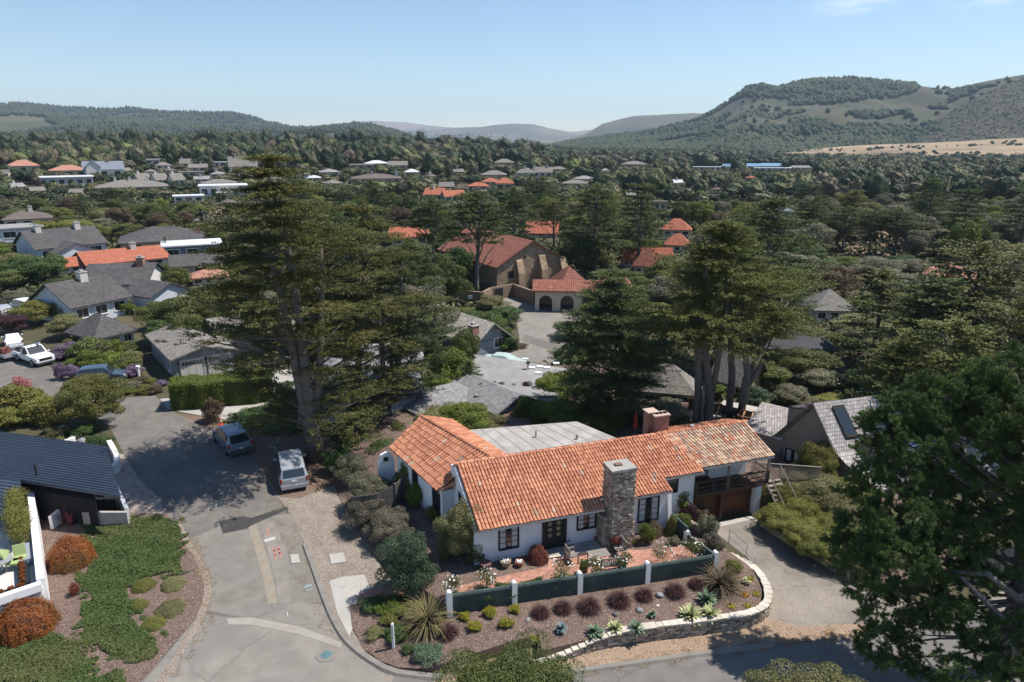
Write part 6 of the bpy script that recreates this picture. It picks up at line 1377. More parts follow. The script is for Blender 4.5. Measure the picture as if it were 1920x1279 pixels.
# umbrella cypress with several leaning stems
p2=P(1330,800,1.2); tabC=[(8.6,5.2),(9.8,6.8),(11.6,6.6),(13.2,5.0),(15,2.6),(16.2,1.4),(17.4,.7)]
def angC(a,z): return 1.0
hero_cypress('cypress_tree','umbrella shaped cypress with several pale leaning stems behind the right end of the tiled roof',(p2.x,p2.y,0),17.3,lambda z:interp(tabC,z),84,5,8.7,L_cypg,
  [([(-1.1,0,0),(-1.1,0,4),(-1.4,.1,8),(-1.2,.2,12),(-1.0,.2,17)],[.33,.29,.25,.18,.06]),
   ([(-.1,.2,0),(-.1,.1,3),(-.5,.1,6),(-1.3,.2,10),(-2.4,.3,13)],[.40,.36,.3,.2,.07]),([(-.05,.1,3.5),(.2,.1,6),(.5,.3,10),(.4,.4,14)],[.26,.22,.17,.06]),
   ([(1.1,-.2,0),(1.6,-.1,1.5),(2.6,.1,3.4),(2.7,.2,5.5),(2.0,.3,9),(1.7,.3,13)],[.42,.36,.3,.26,.2,.06]),
   ([(2.7,.2,4.4),(3.6,.4,6.0),(4.6,.6,9),(4.9,.6,12)],[.24,.22,.18,.06]),([(3.0,1.8,0),(3.2,1.8,4.6),(4.5,1.8,8),(5.8,1.6,11)],[.32,.3,.22,.06]),
   ([(-.8,-.5,0),(-.85,-.5,5)],[.14,.1]),([(1.9,1.3,0),(1.9,1.4,5),(1.4,1.4,9),(1.0,1.3,13)],[.3,.28,.2,.06])],nl_tr=40,ls=.066,sub=20,nleaf=40,padr=1.35,cx=lambda z:1.2-.14*(z-8),sink=.04)
p3=P(1202,790,1.2); tabD=[(1.8,2.4),(3.4,3.9),(6,4.4),(8.5,3.5),(11,2.3),(13,.7)]
hero_cypress('cypress_tree','dense dark cypress left of the brick chimney, its leaning trunk bare at the foot',(p3.x-2.2,p3.y+.6,0),13.3,lambda z:interp(tabD,z),105,6,2.6,L_cyp2,
  [([(2.2,-.6,0),(1.8,-.5,2),(.9,-.2,5),(.2,0,8),(0,0,12.8)],[.42,.36,.28,.2,.05])],nl_tr=30,ls=.066,sub=18,nleaf=38,padr=1.2,cx=lambda z:-.4,tops=2)
p4=AT(1425,640,68); tabE=[(4,3.5),(8,5.2),(12,5.0),(15,3.2),(17.5,1.0)]
hero_cypress('cypress_tree','tall dark cypress behind the umbrella shaped one',(p4.x,68,0),17.6,lambda z:interp(tabE,z),70,7,4.2,L_cyp2,
  [([(0,0,0),(.1,0,6),(-.1,0,12),(0,0,17)],[.5,.4,.25,.06])],nl_tr=20,ls=.085,sub=15,nleaf=30,padr=1.45,tops=2)
# foreground pine at the right
pt=thing('pine_tree','large dark green pine filling the right foreground, leaning over the street','tree',(22.5,25.5,0))
blobs=[(1690,800,28,1.5),(1745,748,28,1.2),(1715,840,27,1.3),(1640,905,27,1.1),(1610,955,27,1.0),(1600,1035,26,.95),(1625,1015,26,1.3),(1690,985,25.5,1.3),(1620,1085,25.5,1.1),(1690,1060,25,1.4),(1760,1045,25,1.4),(1740,1115,24.5,1.2),(1655,1150,24.5,.85),(1650,1210,24,.9),(1700,1235,23.5,.75),(1710,1190,24,.9),(1850,900,27,1.5),(1880,770,27,1.5),(1815,815,27.5,1.4),(1910,980,26,1.3),(1840,985,26,1.3),(1790,900,27,1.4),(1745,915,27,1.2),(1900,860,26,1.4),(1800,740,28,1.1),(1850,715,28,1.1),(1905,700,28,1.3),(1835,1165,23.5,.8),(1885,1215,23,1.0),(1815,1225,23,.75),(1800,1010,25.5,1.2),(1850,1060,25,1.0),(1680,900,27,1.2),(1730,980,26,1.3),(1700,770,28.5,1.2),(1790,1275,22,.8),(1900,1275,21.5,.9),(1945,900,26,1.6),(1950,780,26.5,1.6),(1960,1000,25,1.5),(1780,1150,23.8,.9),(1850,1095,24.5,.9),(1735,1175,23.8,.8),(1960,1200,22,1.2),(2050,900,25,2.2),(2060,760,25,2.2),(2050,1100,24,2),(1635,850,27.5,.75),(1655,800,28,.6),(1745,800,27.5,1.2)]
rng=np.random.default_rng(77); V=[];ends=[]
def needles(cs,dirs,n,ln,wd,rng):
    m=len(cs); c=np.repeat(cs,n,0); d=unit(np.repeat(dirs,n,0)*.75+rng.normal(0,.62,(m*n,3))); s=unit(np.cross(d,rng.normal(0,1,(m*n,3))))*wd; l=ln*rng.uniform(.7,1.15,(m*n,1))
    c=c+d*ln*.08; return np.stack([c-s,c+s,c+d*l],1).reshape(-1,3)
for (px,py,Y,r) in blobs:
    c=np.array(AT(px,py,Y)); 
    ends.append(c)
    r*=1.06; nsub=int(14*r*r)+6
    d=unit(rng.normal(0,1,(nsub,3))+np.array([0,0,.1])); sc=c+d*r*rng.uniform(.45,1.0,(nsub,1))*np.array([1.1,1.1,.8])
    for q in sc:
        o_=unit((q-c)[None,:])[0]
        for kb in range(9):
            bd=unit((o_*.5+rng.normal(0,.75,3)+np.array([0,0,.5]))[None,:])[0]; k=4
            tc=q+bd*np.linspace(.08,.34,k)[:,None]+rng.normal(0,.02,(k,3)); V.append(needles(tc,np.repeat(bd[None,:],k,0),28,.13,.0105,rng))
V=np.concatenate(V)-np.array([22.5,25.5,0]); npmesh('crown',V,np.arange(len(V)).reshape(-1,3),L_pine,pt,k=3)
b=MB(); tr=[(0,0,-.2),(-.2,.1,3),(-.4,.2,6),(-.3,.2,9),(0,0,12),(.2,0,14)]; b.tube(tr,[.5,.42,.36,.28,.16,.05],10)
rr=random.Random(3)
for c in ends:
    e=Vector(c)-Vector((22.5,25.5,0)); zb=max(1.8,min(12.5,e.z*.75)); i=min(4,int(zb/3)); p=Vector(tr[i]).lerp(Vector(tr[i+1]),(zb-tr[i][2])/(tr[i+1][2]-tr[i][2])); m1=p.lerp(e,.5)+Vector((rr.uniform(-.3,.3),rr.uniform(-.3,.3),-.5*rr.random())); b.tube([p,p.lerp(m1,.5)-Vector((0,0,.1)),m1,e],[.11,.085,.05,.015],5)
for q in [((1919,1200,22.4),(1850,1130,23.5),(1800,1080,24)),((1919,1130,23),(1850,1075,24),(1770,1072,24.4))]:
    pts=[AT(*x)-Vector((22.5,25.5,0)) for x in q]; b.tube([Vector((-.3,.2,4.5))]+pts,[.22,.17,.13,.06],7)
for k in range(26):
    c=Vector(ends[rr.randrange(len(ends))])-Vector((22.5,25.5,0)); e=c+Vector((rr.uniform(-1,.2),rr.uniform(-1,.3),rr.uniform(-1.2,.2))); b.tube([c,(c+e)/2+Vector((0,0,.15)),e],[.025,.015,.006],4)
b.build('trunk',barkm,pt,smooth=True,uv=False)
# ---------------------------------------------------------------- bottom foreground crowns, near trees and hedges
def near(kindseed,px,py,Y,r,h,m,label,flat=1.0,ls=.05,nc=70,nl=420,name='broadleaf_tree'):
    top=AT(px,py,Y); t=thing(name,label,'tree',(top.x,Y,0)); vf,cs=crown_oak(r,h,nc,nl,ls,kindseed,base=.25,cr=.2,flat=flat,jit=.5); V,F=vf; V=V.copy(); V[:,2]+=top.z-h
    npmesh('crown',V,F,m,t); trunk_mesh('trunk',top.z,[c+np.array([0,0,top.z-h]) for c in cs],.2,kindseed,bark2,t,top=.6); return t
near(401,950,1264,20,3.4,3.4,L_oak,'olive green tree crown at the bottom centre edge',ls=.036,nc=110,nl=950)
near(402,1550,1290,19,2.8,3.2,L_olive,'small-leaved tree crown at the bottom edge, right of centre',ls=.034,nc=80,nl=800)
near(403,155,698,53.0,3.2,6.2,leafmat('golden_green_foliage',(.085,.10,.03),(.19,.185,.055),scale=.5),'round golden green tree overhanging the side street','broadleaf' and 1.0,ls=.055,nc=110,nl=700)
# tall clipped hedge
def hedge(label,p,q,w_,h,m,n=16000,ls=.07,z0=0,name='clipped_hedge'):
    rng=np.random.default_rng(n); p=np.array(p);q=np.array(q); d=(q-p); L_=np.linalg.norm(d[:2]); d=d/L_; s=np.array([-d[1],d[0],0]); 
    a=rng.uniform(0,L_,n); f=rng.integers(0,4,n); o=rng.uniform(-w_/2,w_/2,n); z=rng.uniform(0,h,n)
    o=np.where(f==1,-w_/2,np.where(f==2,w_/2,o)); z=np.where((f==0)|(f==3),h,z); wob=.10*np.sin(a*1.7)+.08*np.sin(a*4.1+1)
    N=np.where((f==0)[:,None]|(f==3)[:,None],np.array([0,0,1.]),np.where((f==1)[:,None],-s,s)); Pn=p+d*a[:,None]+s*(o+wob)[:,None]+np.array([0,0,1.])*(z+wob*.5)[:,None]+rng.normal(0,.07,(n,3))
    k=n//14; e=rng.uniform(-w_/2,w_/2,k); ze=rng.uniform(0,h,k); P2=p+s*e[:,None]+np.array([0,0,1.])*ze[:,None]+rng.normal(0,.06,(k,3)); N2=np.tile(-d,(k,1))
    V1=leafquads(Pn,N,ls,rng,jit=.6); V2=leafquads(P2,N2,ls,rng,jit=.6); V,F=join([V1,V2]); V[:,2]+=z0
    o_=npmesh(name,V,F,m); tag(o_,label,'hedge')
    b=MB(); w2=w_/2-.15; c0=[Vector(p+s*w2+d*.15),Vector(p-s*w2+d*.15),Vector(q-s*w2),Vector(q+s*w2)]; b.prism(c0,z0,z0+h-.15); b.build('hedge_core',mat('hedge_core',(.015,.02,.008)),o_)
    return o_
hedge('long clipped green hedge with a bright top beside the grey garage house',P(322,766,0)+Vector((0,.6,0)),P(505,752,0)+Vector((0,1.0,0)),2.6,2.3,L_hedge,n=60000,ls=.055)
# ---------------------------------------------------------------- protected views: fillers must not hide these
PROT=[]
def prot(a,b_,c,d,Y,desc=None): PROT.append((a,b_,c,d,Y,desc))
LAND=[]   # landmarks for labels: (px, py, Y, text)
def G_(px,py,deg,W,D,h,name,label,rect=None,land=None,**k):
    p=P(px,py,0); t=house(name,label,p,deg,W,D,h,**k)
    if rect: prot(*rect,p.y)
    if land: LAND.append(((rect[0]+rect[2])/2 if rect else px,p.x,p.y,land))
    return t
G_(332,716,38,5.6,11,2.35,'garage_house','grey board-sided house with two pale garage doors beside the clipped hedge',rect=(253,632,440,712),land='the grey garage house',roof='gable',axis='y',rise=.75,wm=greyboard,rm=shingle2,wins=[('l',2.2,.5,1.1,1.3)],extra=[(5.6,3.2,14,9,2.4,dict(roof='gable',axis='x',rise=1.5,wm=greyboard,rm=shingle2))])
gh=[o for o in bpy.data.objects if o.name=='garage_house'][0]
for x0,y0 in ((.55,0),(3.15,0)):
    b=MB(); b.box(x0,x0+2.1,y0-.05,y0+.02,0,2.0); b.box(x0-.1,x0,y0-.09,y0,0,2.15); b.box(x0+2.1,x0+2.2,y0-.09,y0,0,2.15); b.box(x0,x0+2.1,y0-.09,y0,2.0,2.12)
    for i in range(4): b.box(x0+.0+i*.7-.02+(0 if i else .02),x0+.02+i*.7-(.02 if i==3 else 0),y0-.065,y0-.05,.0,1.45)
    o=b.build('garage_door',mat('pale_grey_door',(.50,.47,.44),(.55,.52,.49)),gh)
    b=MB()
    for i in range(6):
        for r in range(2): b.box(x0+.06+i*.34,x0+.34+i*.34,y0-.07,y0-.05,1.5+r*.2,1.66+r*.2)
    b.build('window_lights',glass,o)
    for s in(0,):
        b=MB(); b.box(x0-.3,x0-.2,y0-.22,y0,1.7,1.95); b.build('wall_lantern',darkpaint,gh)
LGS=mat('light_grey_shingle',(.20,.197,.197),(.28,.275,.275),pattern='brick',pc=(.14,.14,.14),pw=(.3,.2),mortar=.02)
G_(932,803,40,4.4,6.5,1.45,'blue_grey_house','blue-grey clapboard house with a grey hip and gable roof behind the tiled house',rect=(800,728,996,790),land='the blue-grey clapboard house',roof='gable',axis='y',rise=.95,wm=bluegrey,rm=LGS,over=.45,extra=[(-5,4,7,4.5,1.4,dict(roof='hip',rise=.9,wm=bluegrey,rm=LGS,axis='x')),(-6.5,6,2.5,2.5,2.2,dict(roof='flat',wm=bluegrey,rm=shingle))])
G_(560,800,12,10,7,2.4,'grey_roof_house','pale house with a broad grey shingle roof seen through the huge cypress',rect=(600,690,760,800),land='the pale house behind the huge cypress',roof='hip',rise=1.5,wm=palewall,rm=mat('light_grey_shingle',(.17,.165,.165),(.24,.235,.235),pattern='brick',pc=(.12,.12,.12),pw=(.3,.2),mortar=.02),over=.6,wins=[('f',9.2,.8,1.1,1.2),('f',5,.8,1.1,1.2)],extra=[(2,7,9,6,2.5,dict(roof='hip',rise=1.4,axis='x',wm=palewall,rm=mat('light_grey_shingle',(.17,.165,.165))))])
t=thing('flat_roof_building','low building with a broad flat grey felt roof and white skylight domes','house',P(900,735,1.9)-Vector((0,0,1.9)))
o_=t.location; fp=[P(*q,1.9)-o_ for q in ((885,664),(985,678),(1066,692),(1046,742),(890,742))]
b=MB(); b.prism(fp,-.1,1.65); b.build('wall',palewall,t)
b=MB(); b.prism([p*1.0 for p in fp],1.655,1.9); b.build('roof',flatgrey,t); prot(890,668,1060,733,o_.y); LAND.append((970,o_.x,o_.y,'the flat felt roofed building'))
for i,q in enumerate([(997,690),(1012,688),(1025,690),(1043,682),(1009,700),(985,674)]):
    v=P(*q,1.9)-o_; b=MB(); b.box(v.x-.3,v.x+.3,v.y-.22,v.y+.22,1.9,2.0); b.build('skylight_dome',whitep,t)
v=P(990,692,1.9)-o_; b=MB(); b.cyl((v.x,v.y,1.9),.06,.7,8); b.box(v.x-.2,v.x+.2,v.y-.2,v.y+.2,2.5,2.6); b.build('roof_vent',black,t)
G_(893,671,40,4.2,7.0,2.0,'shingled_cabin','small cabin with a pale shingle roof and brick chimney beside the parking lot',rect=(835,600,935,668),land='the shingled cabin',roof='gable',axis='y',rise=1.6,wm=bluegrey,rm=mat('cream_shake',(.34,.31,.27),(.50,.46,.40),scale=2,pattern='brick',pc=(.2,.18,.15),pw=(.3,.25),mortar=.02),over=.7,wins=[('f',2.6,.7,1.0,1.0)],chims=[(-.2,.3,.9,.9,3.5,redbrick)])
sheet('parking_lot',pp([(905,562),(930,550),(1060,560),(1120,600),(1090,640),(1060,690),(960,672),(925,668),(975,640),(968,600),(930,580)]),Zc(.012),asphalt2,cell=0)
sheet('lot_lane',pp([(985,628),(1060,650),(1120,640),(1120,655),(1050,662),(978,640)]),Zc(.018),asphalt,cell=0)
# mission church with buttresses
Mp=P(932,548,0); ms=house('mission_church','old sandstone church with a red tile gable roof and stone buttresses','%s'and Mp,30,13.0,22,4.0,'gable','y',3.6,.35,wm=missionwall,rm=mat('mission_tile',(.22,.08,.055),(.36,.15,.10),scale=1.5,rough=.9,pattern='brick',pc=(.13,.05,.04),pw=(.3,.45),mortar=.05,off=0,bump=.4),cat='church')
prot(892,446,1068,548,Mp.y); LAND.append((980,Mp.x,Mp.y,'the sandstone church'))
for x,hh_,dp in ((4.0,4.6,1.3),(8.2,5.2,1.6),(12.2,4.4,1.8)):
    b=MB(); b.ext([(0,-.1),(-dp,-.1),(-dp*.8,hh_*.6),(-.35,hh_),(0,hh_+.3)],x-.6,x+.6); b.build('buttress',missionwall,ms)
for x,z,w_ in ((2.0,2.0,1.1),(4.9,5.0,.45)):
    b=MB(); b.box(x,x+w_,-.04,.02,z,z+w_*1.1); f=b.build('window',mat('old_wood_frame',(.10,.07,.05),(.14,.10,.07)),ms); b=MB(); b.box(x+.1,x+w_-.1,-.05,-.03,z+.1,z+w_*1.1-.1); b.build('pane',black,f)
fence('mission_wall','long brown adobe wall with a dark gate in front of the church',[P(805,548,0),P(840,566,0),P(905,573,0),P(920,564,0),P(962,556,0),P(1003,572,0)],2.0,mat('adobe_wall',(.20,.145,.10),(.27,.20,.14),scale=1,c3=(.14,.10,.07)),th=.4,cat='wall')
b=MB(); p,q=P(927,566,0),P(943,563,0); para(b,p-Vector((0,.35,0)),q-Vector((0,.35,0)),.1,0,2.0); tag(b.build('gate',darkpaint),'dark double gate in the adobe wall of the church','gate')
p=P(882,572,0); b=MB(); b.box(-.3,.3,-.35,-.3,1.0,1.5); o=b.build('notice_board',whitep); o.location=p; tag(o,'small white notice on the adobe wall','sign')
# arcade
ar=thing('arcade','cream arched porch with a red tile roof at the edge of the parking lot','porch',P(1003,583,0),-4); prot(1000,540,1062,585,94); LAND.append((1040,3.2,94,'the cream arcade'))
b=MB()
def archwall(b,x0,x1,z1,n,y0,y1,aw=.62):
    w_=(x1-x0)/n
    for i in range(n):
        a=x0+i*w_; c=a+w_/2; r=w_*aw/2; zs=z1-r-.75
        b.box(a,c-r,y0,y1,-.1,z1) ; b.box(c+r,a+w_,y0,y1,-.1,z1)
        N=8
        for k in range(N):
            t0,t1=math.pi*k/N,math.pi*(k+1)/N
            b.add([(c+r*math.cos(t0),y0,zs+r*math.sin(t0)),(c+r*math.cos(t1),y0,zs+r*math.sin(t1)),(c+r*math.cos(t1),y0,z1),(c+r*math.cos(t0),y0,z1),(c+r*math.cos(t0),y1,zs+r*math.sin(t0)),(c+r*math.cos(t1),y1,zs+r*math.sin(t1)),(c+r*math.cos(t1),y1,z1),(c+r*math.cos(t0),y1,z1)],[(3,2,1,0),(4,5,6,7),(0,1,5,4)])
archwall(b,0,9,3.0,3,0,.35); b.box(0,.35,.35,4,-.1,3.0); b.box(.4,9,4,4.3,-.1,3.0); b.build('wall',cream,ar)
b=MB(); b.slab([(-.4,-.5,3.0),(9.5,-.5,3.0),(9.5,2.2,4.1),(-.4,2.2,4.1)],.15); b.slab([(9.5,4.8,3.0),(-.4,4.8,3.0),(-.4,2.2,4.1),(9.5,2.2,4.1)],.15); b.build('roof',mat('mission_tile',(.2,.1,.06)),ar)
def BH(label,x0,x1,yt,yb,name='house',roof='hip',wm=cream,rm=shingle,dev=0,land=None,depth=.75,nwin=3,hr=.55,chim=None,ground=None,over=.5,extra=(),cat='house',kw={}):
    c=PT((x0+x1)/2,yb) if ground is None else P((x0+x1)/2,yb,ground)
    d=J(c.x,c.y,c.z)[2]; W=(x1-x0)*d/FPX; Ht=(yb-yt)*d/FPX/.97; brg=-math.degrees(math.atan2(c.x,c.y))*1.0
    dg=brg+dev; a=R_(dg); D=W*depth; 
    if D>18: D=18
    Wd=max(3,(W-D*abs(math.sin(a-R_(brg))))); loc=c-Vector((math.cos(a),math.sin(a),0))*Wd/2
    h=Ht*hr; rise=max(.4,Ht*(1-hr)*.95) 
    if roof=='flat': h=Ht*.9; rise=.2
    wins=[('f',Wd*(i+.5)/nwin-min(1.2,Wd/nwin*.3),h*.35,min(2.4,Wd/nwin*.6),h*.45) for i in range(nwin)]
    ch=[]
    for cx in (chim or []): ch.append((Wd*cx,D*.4,1.0,1.0,h+rise+1.0,mat('painted_chimney',(.5,.47,.43),(.56,.53,.49)) if not isinstance(chim,tuple) else redbrick))
    t=house(name,label,loc,dg,Wd,D,h,roof,'x',rise,over,wm,rm,wins,ch,extra=extra,cat=cat)
    prot(x0,yt,x1,yb-(yb-yt)*(.25 if yb>400 else .5),c.y); LAND.append(((x0+x1)/2,c.x,c.y,land or label))
    return t
whitew=mat('white_house_wall',(.60,.58,.55),(.66,.64,.61),scale=1,rough=.9); tanw=mat('tan_wall',(.42,.32,.23),(.48,.38,.28),rough=.9)
blueg=mat('blue_wall',(.12,.17,.22),(.15,.20,.26))
# left middle distance
BH('grey hip roofed house with a slanting skylight and half-timbered wall, nearest of the left row',165,275,592,655,dev=28,rm=shingle,wm=whitew,land='the skylight roof house',ground=0,hr=.45,depth=.8)
b=MB(); b.slab([(-.6,0,0),(.6,0,0),(.6,.8,.45),(-.6,.8,.45)],.1); o=b.build('skylight',glass); o.location=AT(210,608,76); o.rotation_euler=(0,0,R_(40)); o.parent=None
sky_o=o
BH('dark grey gabled house with pale gables and white chimney in the left middle distance',110,278,530,600,roof='gable',dev=30,rm=shingle,wm=palewall,land='the dark gabled house',ground=0,chim=[.5],hr=.5,extra=[(9,-3,6,6,2.4,dict(roof='gable',axis='y',rise=1.4,wm=palewall,rm=shingle))])
BH('grey gabled house with a tall red brick chimney and white end wall',140,295,505,562,roof='gable',dev=-22,rm=shingle,wm=whitew,land='the brick chimney house',ground=0,chim=(.75,),hr=.5)
BH('house with bright orange tile roof, left wing',115,172,486,512,roof='gable',rm=farTile,wm=whitew,land='the orange tiled roofs at left',ground=0,hr=.55,dev=8)
BH('long house with bright orange tile roof and small tiled chimney',165,325,474,506,roof='gable',rm=farTile,wm=whitew,ground=0,chim=[.62],hr=.5,dev=12,land='the long orange tile roof at left')
BH('white house with dark grey roof and tall white chimney in the left middle distance',65,215,434,488,roof='gable',rm=shingle,wm=palewall,ground=0,chim=[.15,.72],hr=.5,dev=18,land='the white chimney house',extra=[(2,-4,7,8,2.2,dict(roof='gable',axis='y',rise=1.6,wm=palewall,rm=shingle))])
BH('wide dark grey hip roofed house right of the white chimney house',238,382,430,468,rm=shingle,wm=tanw,ground=0,hr=.4,chim=(.9,),land='the wide hip roofed house')
BH('blue walled house with a white flat roof',315,412,459,488,roof='flat',rm=flatwhite,wm=blueg,ground=0,land='the blue walled house')
BH('low dark roofed house below the blue walled house',330,425,482,515,roof='gable',rm=shingle,wm=tanw,ground=0,land='the low dark roof house')
BH('house with salmon tile roof half hidden by the huge cypress',365,425,508,535,roof='hip',rm=salmonTile,wm=cream,ground=0,land='the salmon roof by the cypress')
BH('long building with a pale grey flat roof at the left edge',-30,73,428,455,roof='flat',rm=flatgrey,wm=palewall,land='the flat pale roof at the left edge')
BH('brown hip roofed house with a tall white chimney at the far left',18,92,398,428,rm=brownroof,wm=cream,chim=[.55],land='the brown roof house')
# far left hillside
BH('salmon tiled mansion with two dormers at the far left',20,72,302,325,rm=salmonTile,wm=cream,land='the salmon mansion'); BH('salmon roofed bungalow on the left hillside',100,162,311,332,rm=salmonTile,wm=tanw,land='the salmon bungalow')
BH('tall blue-grey roofed house with white gable ends on the left hillside',165,230,305,336,roof='gable',rm=mat('blue_grey_roof',(.15,.17,.2),(.19,.21,.25)),wm=whitew,chim=(.6,),land='the blue-grey gabled house',extra=[(1,-3,6,6,6,dict(roof='gable',axis='y',rise=3,wm=whitew,rm=mat('blue_grey_roof',(.15,.17,.2))))])
BH('long white modernist house with flat roof on the left hillside',83,170,332,352,roof='flat',rm=flatwhite,wm=mat('glazed_pale_wall',(.35,.37,.37),(.45,.46,.45)),nwin=6,land='the white modernist house')
BH('very long grey hip roofed house with three chimneys',190,312,340,362,rm=shingle2,wm=tanw,chim=[.25,.45,.7],nwin=6,land='the three chimney house',hr=.45)
for i,(a,c_,l_) in enumerate([(258,290,'leftmost of three white gabled houses above the three chimney roof'),(290,322,'middle one of three white gabled houses above the three chimney roof'),(322,352,'rightmost of three white gabled houses above the three chimney roof')]): BH(l_,a,c_,327,350,roof='gable',rm=shingle2,wm=whitew,chim=[.1],nwin=2,dev=25,land='the white gabled trio')
BH('small white flat roofed house up the left hillside',275,300,299,312,roof='flat',rm=flatwhite,wm=whitew,nwin=2); BH('small tan roofed house on the left hillside',295,320,305,318,rm=shingle2,wm=whitew,nwin=2)
BH('small white gabled house with chimney on the left hillside',340,358,299,315,roof='gable',rm=shingle2,wm=whitew,nwin=1,chim=[.1]); BH('low white gabled house on the left hillside crest',357,388,309,322,roof='gable',rm=shingle2,wm=whitew,nwin=2,chim=[.6])
BH('low tan flat roofed house under the crest',342,382,323,334,roof='flat',rm=shingle2,wm=tanw,nwin=3); BH('long brown roofed house above the white modern villa',382,442,338,352,rm=shingle2,wm=tanw,nwin=4)
BH('bright white modern villa on the left hillside',380,462,348,372,roof='flat',rm=flatwhite,wm=whitew,nwin=5,land='the bright white villa',extra=[(6,-4,14,6,2.2,dict(roof='flat',axis='x',rise=.2,wm=whitew,rm=flatwhite))])
BH('white fronted long low terrace wall house on the left slope',330,380,368,380,roof='flat',rm=flatwhite,wm=whitew,nwin=3); BH('white gabled house with steep roof beside the huge cypress top',434,482,296,330,roof='gable',rm=shingle2,wm=whitew,chim=[.2],nwin=3,hr=.5)
BH('small pale roofed house on the crest left of the huge cypress',400,425,304,314,roof='flat',rm=flatwhite,wm=whitew,nwin=2)
# centre distance
BH('very long dark roofed house in the centre distance',660,752,328,345,rm=brownroof,wm=tanw,nwin=6,chim=[.4,.9],land='the long dark roof'); BH('green edged flat roofed house in the centre distance',655,700,309,318,roof='flat',rm=flatgrey,wm=tanw); BH('white low house on the centre ridge',685,727,302,314,rm=flatwhite,wm=whitew); BH('grey gabled house on the centre ridge',730,764,304,319,roof='gable',rm=shingle2,wm=tanw,nwin=2)
BH('white villa with an orange tile roof and arched end windows',790,835,355,378,roof='gable',rm=farTile,wm=whitew,chim=[.3],dev=-18,land='the white orange-roofed villa'); BH('right wing of the white villa with an orange tile roof',832,874,359,380,roof='gable',rm=farTile,wm=whitew,dev=10)
BH('small white gabled outbuilding left of the villa',825,850,343,358,roof='gable',rm=shingle2,wm=whitew,nwin=1)
BH('pink walled hip roofed house in the centre distance',903,949,321,338,rm=shingle2,wm=mat('pink_wall',(.42,.29,.23)),nwin=4,land='the pink walled house'); BH('house with orange tile roof, left of the orange group',878,915,343,358,rm=farTile,wm=whitew,nwin=2); BH('house with orange tile roof, upper of the orange group',905,935,335,350,rm=farTile,wm=tanw,nwin=2); BH('house with orange tile roof, right of the orange group',930,962,335,357,rm=farTile,wm=tanw,nwin=2,land='the orange roof group')
BH('grey roofed stone house with two chimneys in the centre distance',968,1003,316,336,rm=shingle2,wm=whitew,chim=[.4,.9],nwin=3); BH('grey gabled house right of the two chimney house',1000,1035,315,334,roof='gable',rm=shingle2,wm=whitew,chim=[.7],nwin=3,land='the grey gabled pair'); BH('pyramid roofed grey house on the centre ridge',927,964,299,314,rm=shingle2,wm=tanw,nwin=2); BH('low grey roofed house at the right of the centre ridge',1032,1062,313,324,rm=shingle2,wm=tanw,nwin=2)
BH('tan roofed bungalow in the centre distance',1055,1100,339,352,rm=shingle2,wm=cream,nwin=3); BH('low grey house beside the tan roofed bungalow',1078,1112,331,343,rm=flatgrey,wm=palewall,nwin=3)
BH('tan flat roofed house behind the dark cypresses',1226,1248,378,398,roof='flat',rm=brownroof,wm=tanw,nwin=2); BH('pale house with a tan roof in the valley',1165,1212,303,316,rm=shingle2,wm=tanw,nwin=4)
bluer=mat('sky_blue_roof',(.16,.29,.43),(.2,.34,.48))
for i,(a,c_,l_) in enumerate([(1355,1370,'leftmost small sky blue roof in the valley'),(1400,1425,'middle sky blue roof in the valley'),(1428,1462,'widest sky blue roof in the valley')]): BH(l_,a,c_,308-i*.5,317,roof='gable',rm=bluer,wm=whitew,nwin=2,depth=.5)
BH('long low white school-like building under the blue roofs',1415,1480,315,323,roof='flat',rm=flatwhite,wm=whitew,nwin=6,depth=.3); BH('long low pale building with tan roof in the valley',1300,1350,313,321,roof='flat',rm=flatwhite,wm=whitew,nwin=5,depth=.3); BH('low pale building at the right of the valley roofs',1480,1520,311,320,rm=flatgrey,wm=whitew,nwin=4,depth=.3)
BH('blue-grey roofed house at the end of the pale drive',1438,1482,389,406,rm=mat('blue_grey_roof',(.15,.17,.2)),wm=palewall,nwin=3,land='the blue-grey roof by the drive'); BH('brown roofed house above the pale drive',1458,1488,370,380,rm=brownroof,wm=tanw,nwin=2)
q_=random.Random(5)
SM=[(1010,1030,322,332),(1128,1142,316,326),(1262,1282,338,348),(1335,1352,352,361),(1400,1418,330,338),(270,290,318,328),(310,335,316,325),(450,470,325,336),(480,505,318,328),(415,440,375,388),(575,600,330,340),(760,785,318,330),(800,822,326,337),(850,872,318,328),(600,640,318,330),(610,650,338,352),(20,50,345,358),(60,85,352,364),(225,250,316,326),(365,392,332,342),(395,420,322,333),(130,155,356,368),(0,18,320,334),(500,530,330,342),(545,580,322,333),(1175,1192,362,372)]
nmz=['white','tan','pale grey','cream']; rmz=[(shingle2,'grey'),(brownroof,'brown'),(flatwhite,'white'),(farTile,'orange'),(flatgrey,'pale grey')]; wz=[whitew,tanw,palewall,cream]; usedh=set()
for i,(a,c_,t0,t1) in enumerate(SM):
    k=q_.randrange(4); r_=rmz[q_.choice([0,0,0,1,1,2,3,4,4])]; near_=min(LAND,key=lambda l:abs(l[0]-(a+c_)/2)+3*abs(l[2]-PT((a+c_)/2,t1).y)*.02)
    ld=near_[3] if near_[3].startswith('the') else 'the '+' '.join(near_[3].split()[:9]); side='left of' if (a+c_)/2<near_[0] else 'right of'
    for w1 in ('tiny','little','half hidden','narrow','low','squat'):
        lb=f'{w1} {nmz[k]} house with {r_[1]} roof {side} {ld}'; lb=' '.join(lb.split()[:16])
        if lb not in usedh: break
    usedh.add(lb); BH(lb,a,c_,t0,t1,roof=q_.choice(['hip','gable','gable']),rm=r_[0],wm=wz[k],nwin=2,dev=q_.uniform(-25,25),chim=[.3] if q_.random()<.5 else None); LAND.pop()
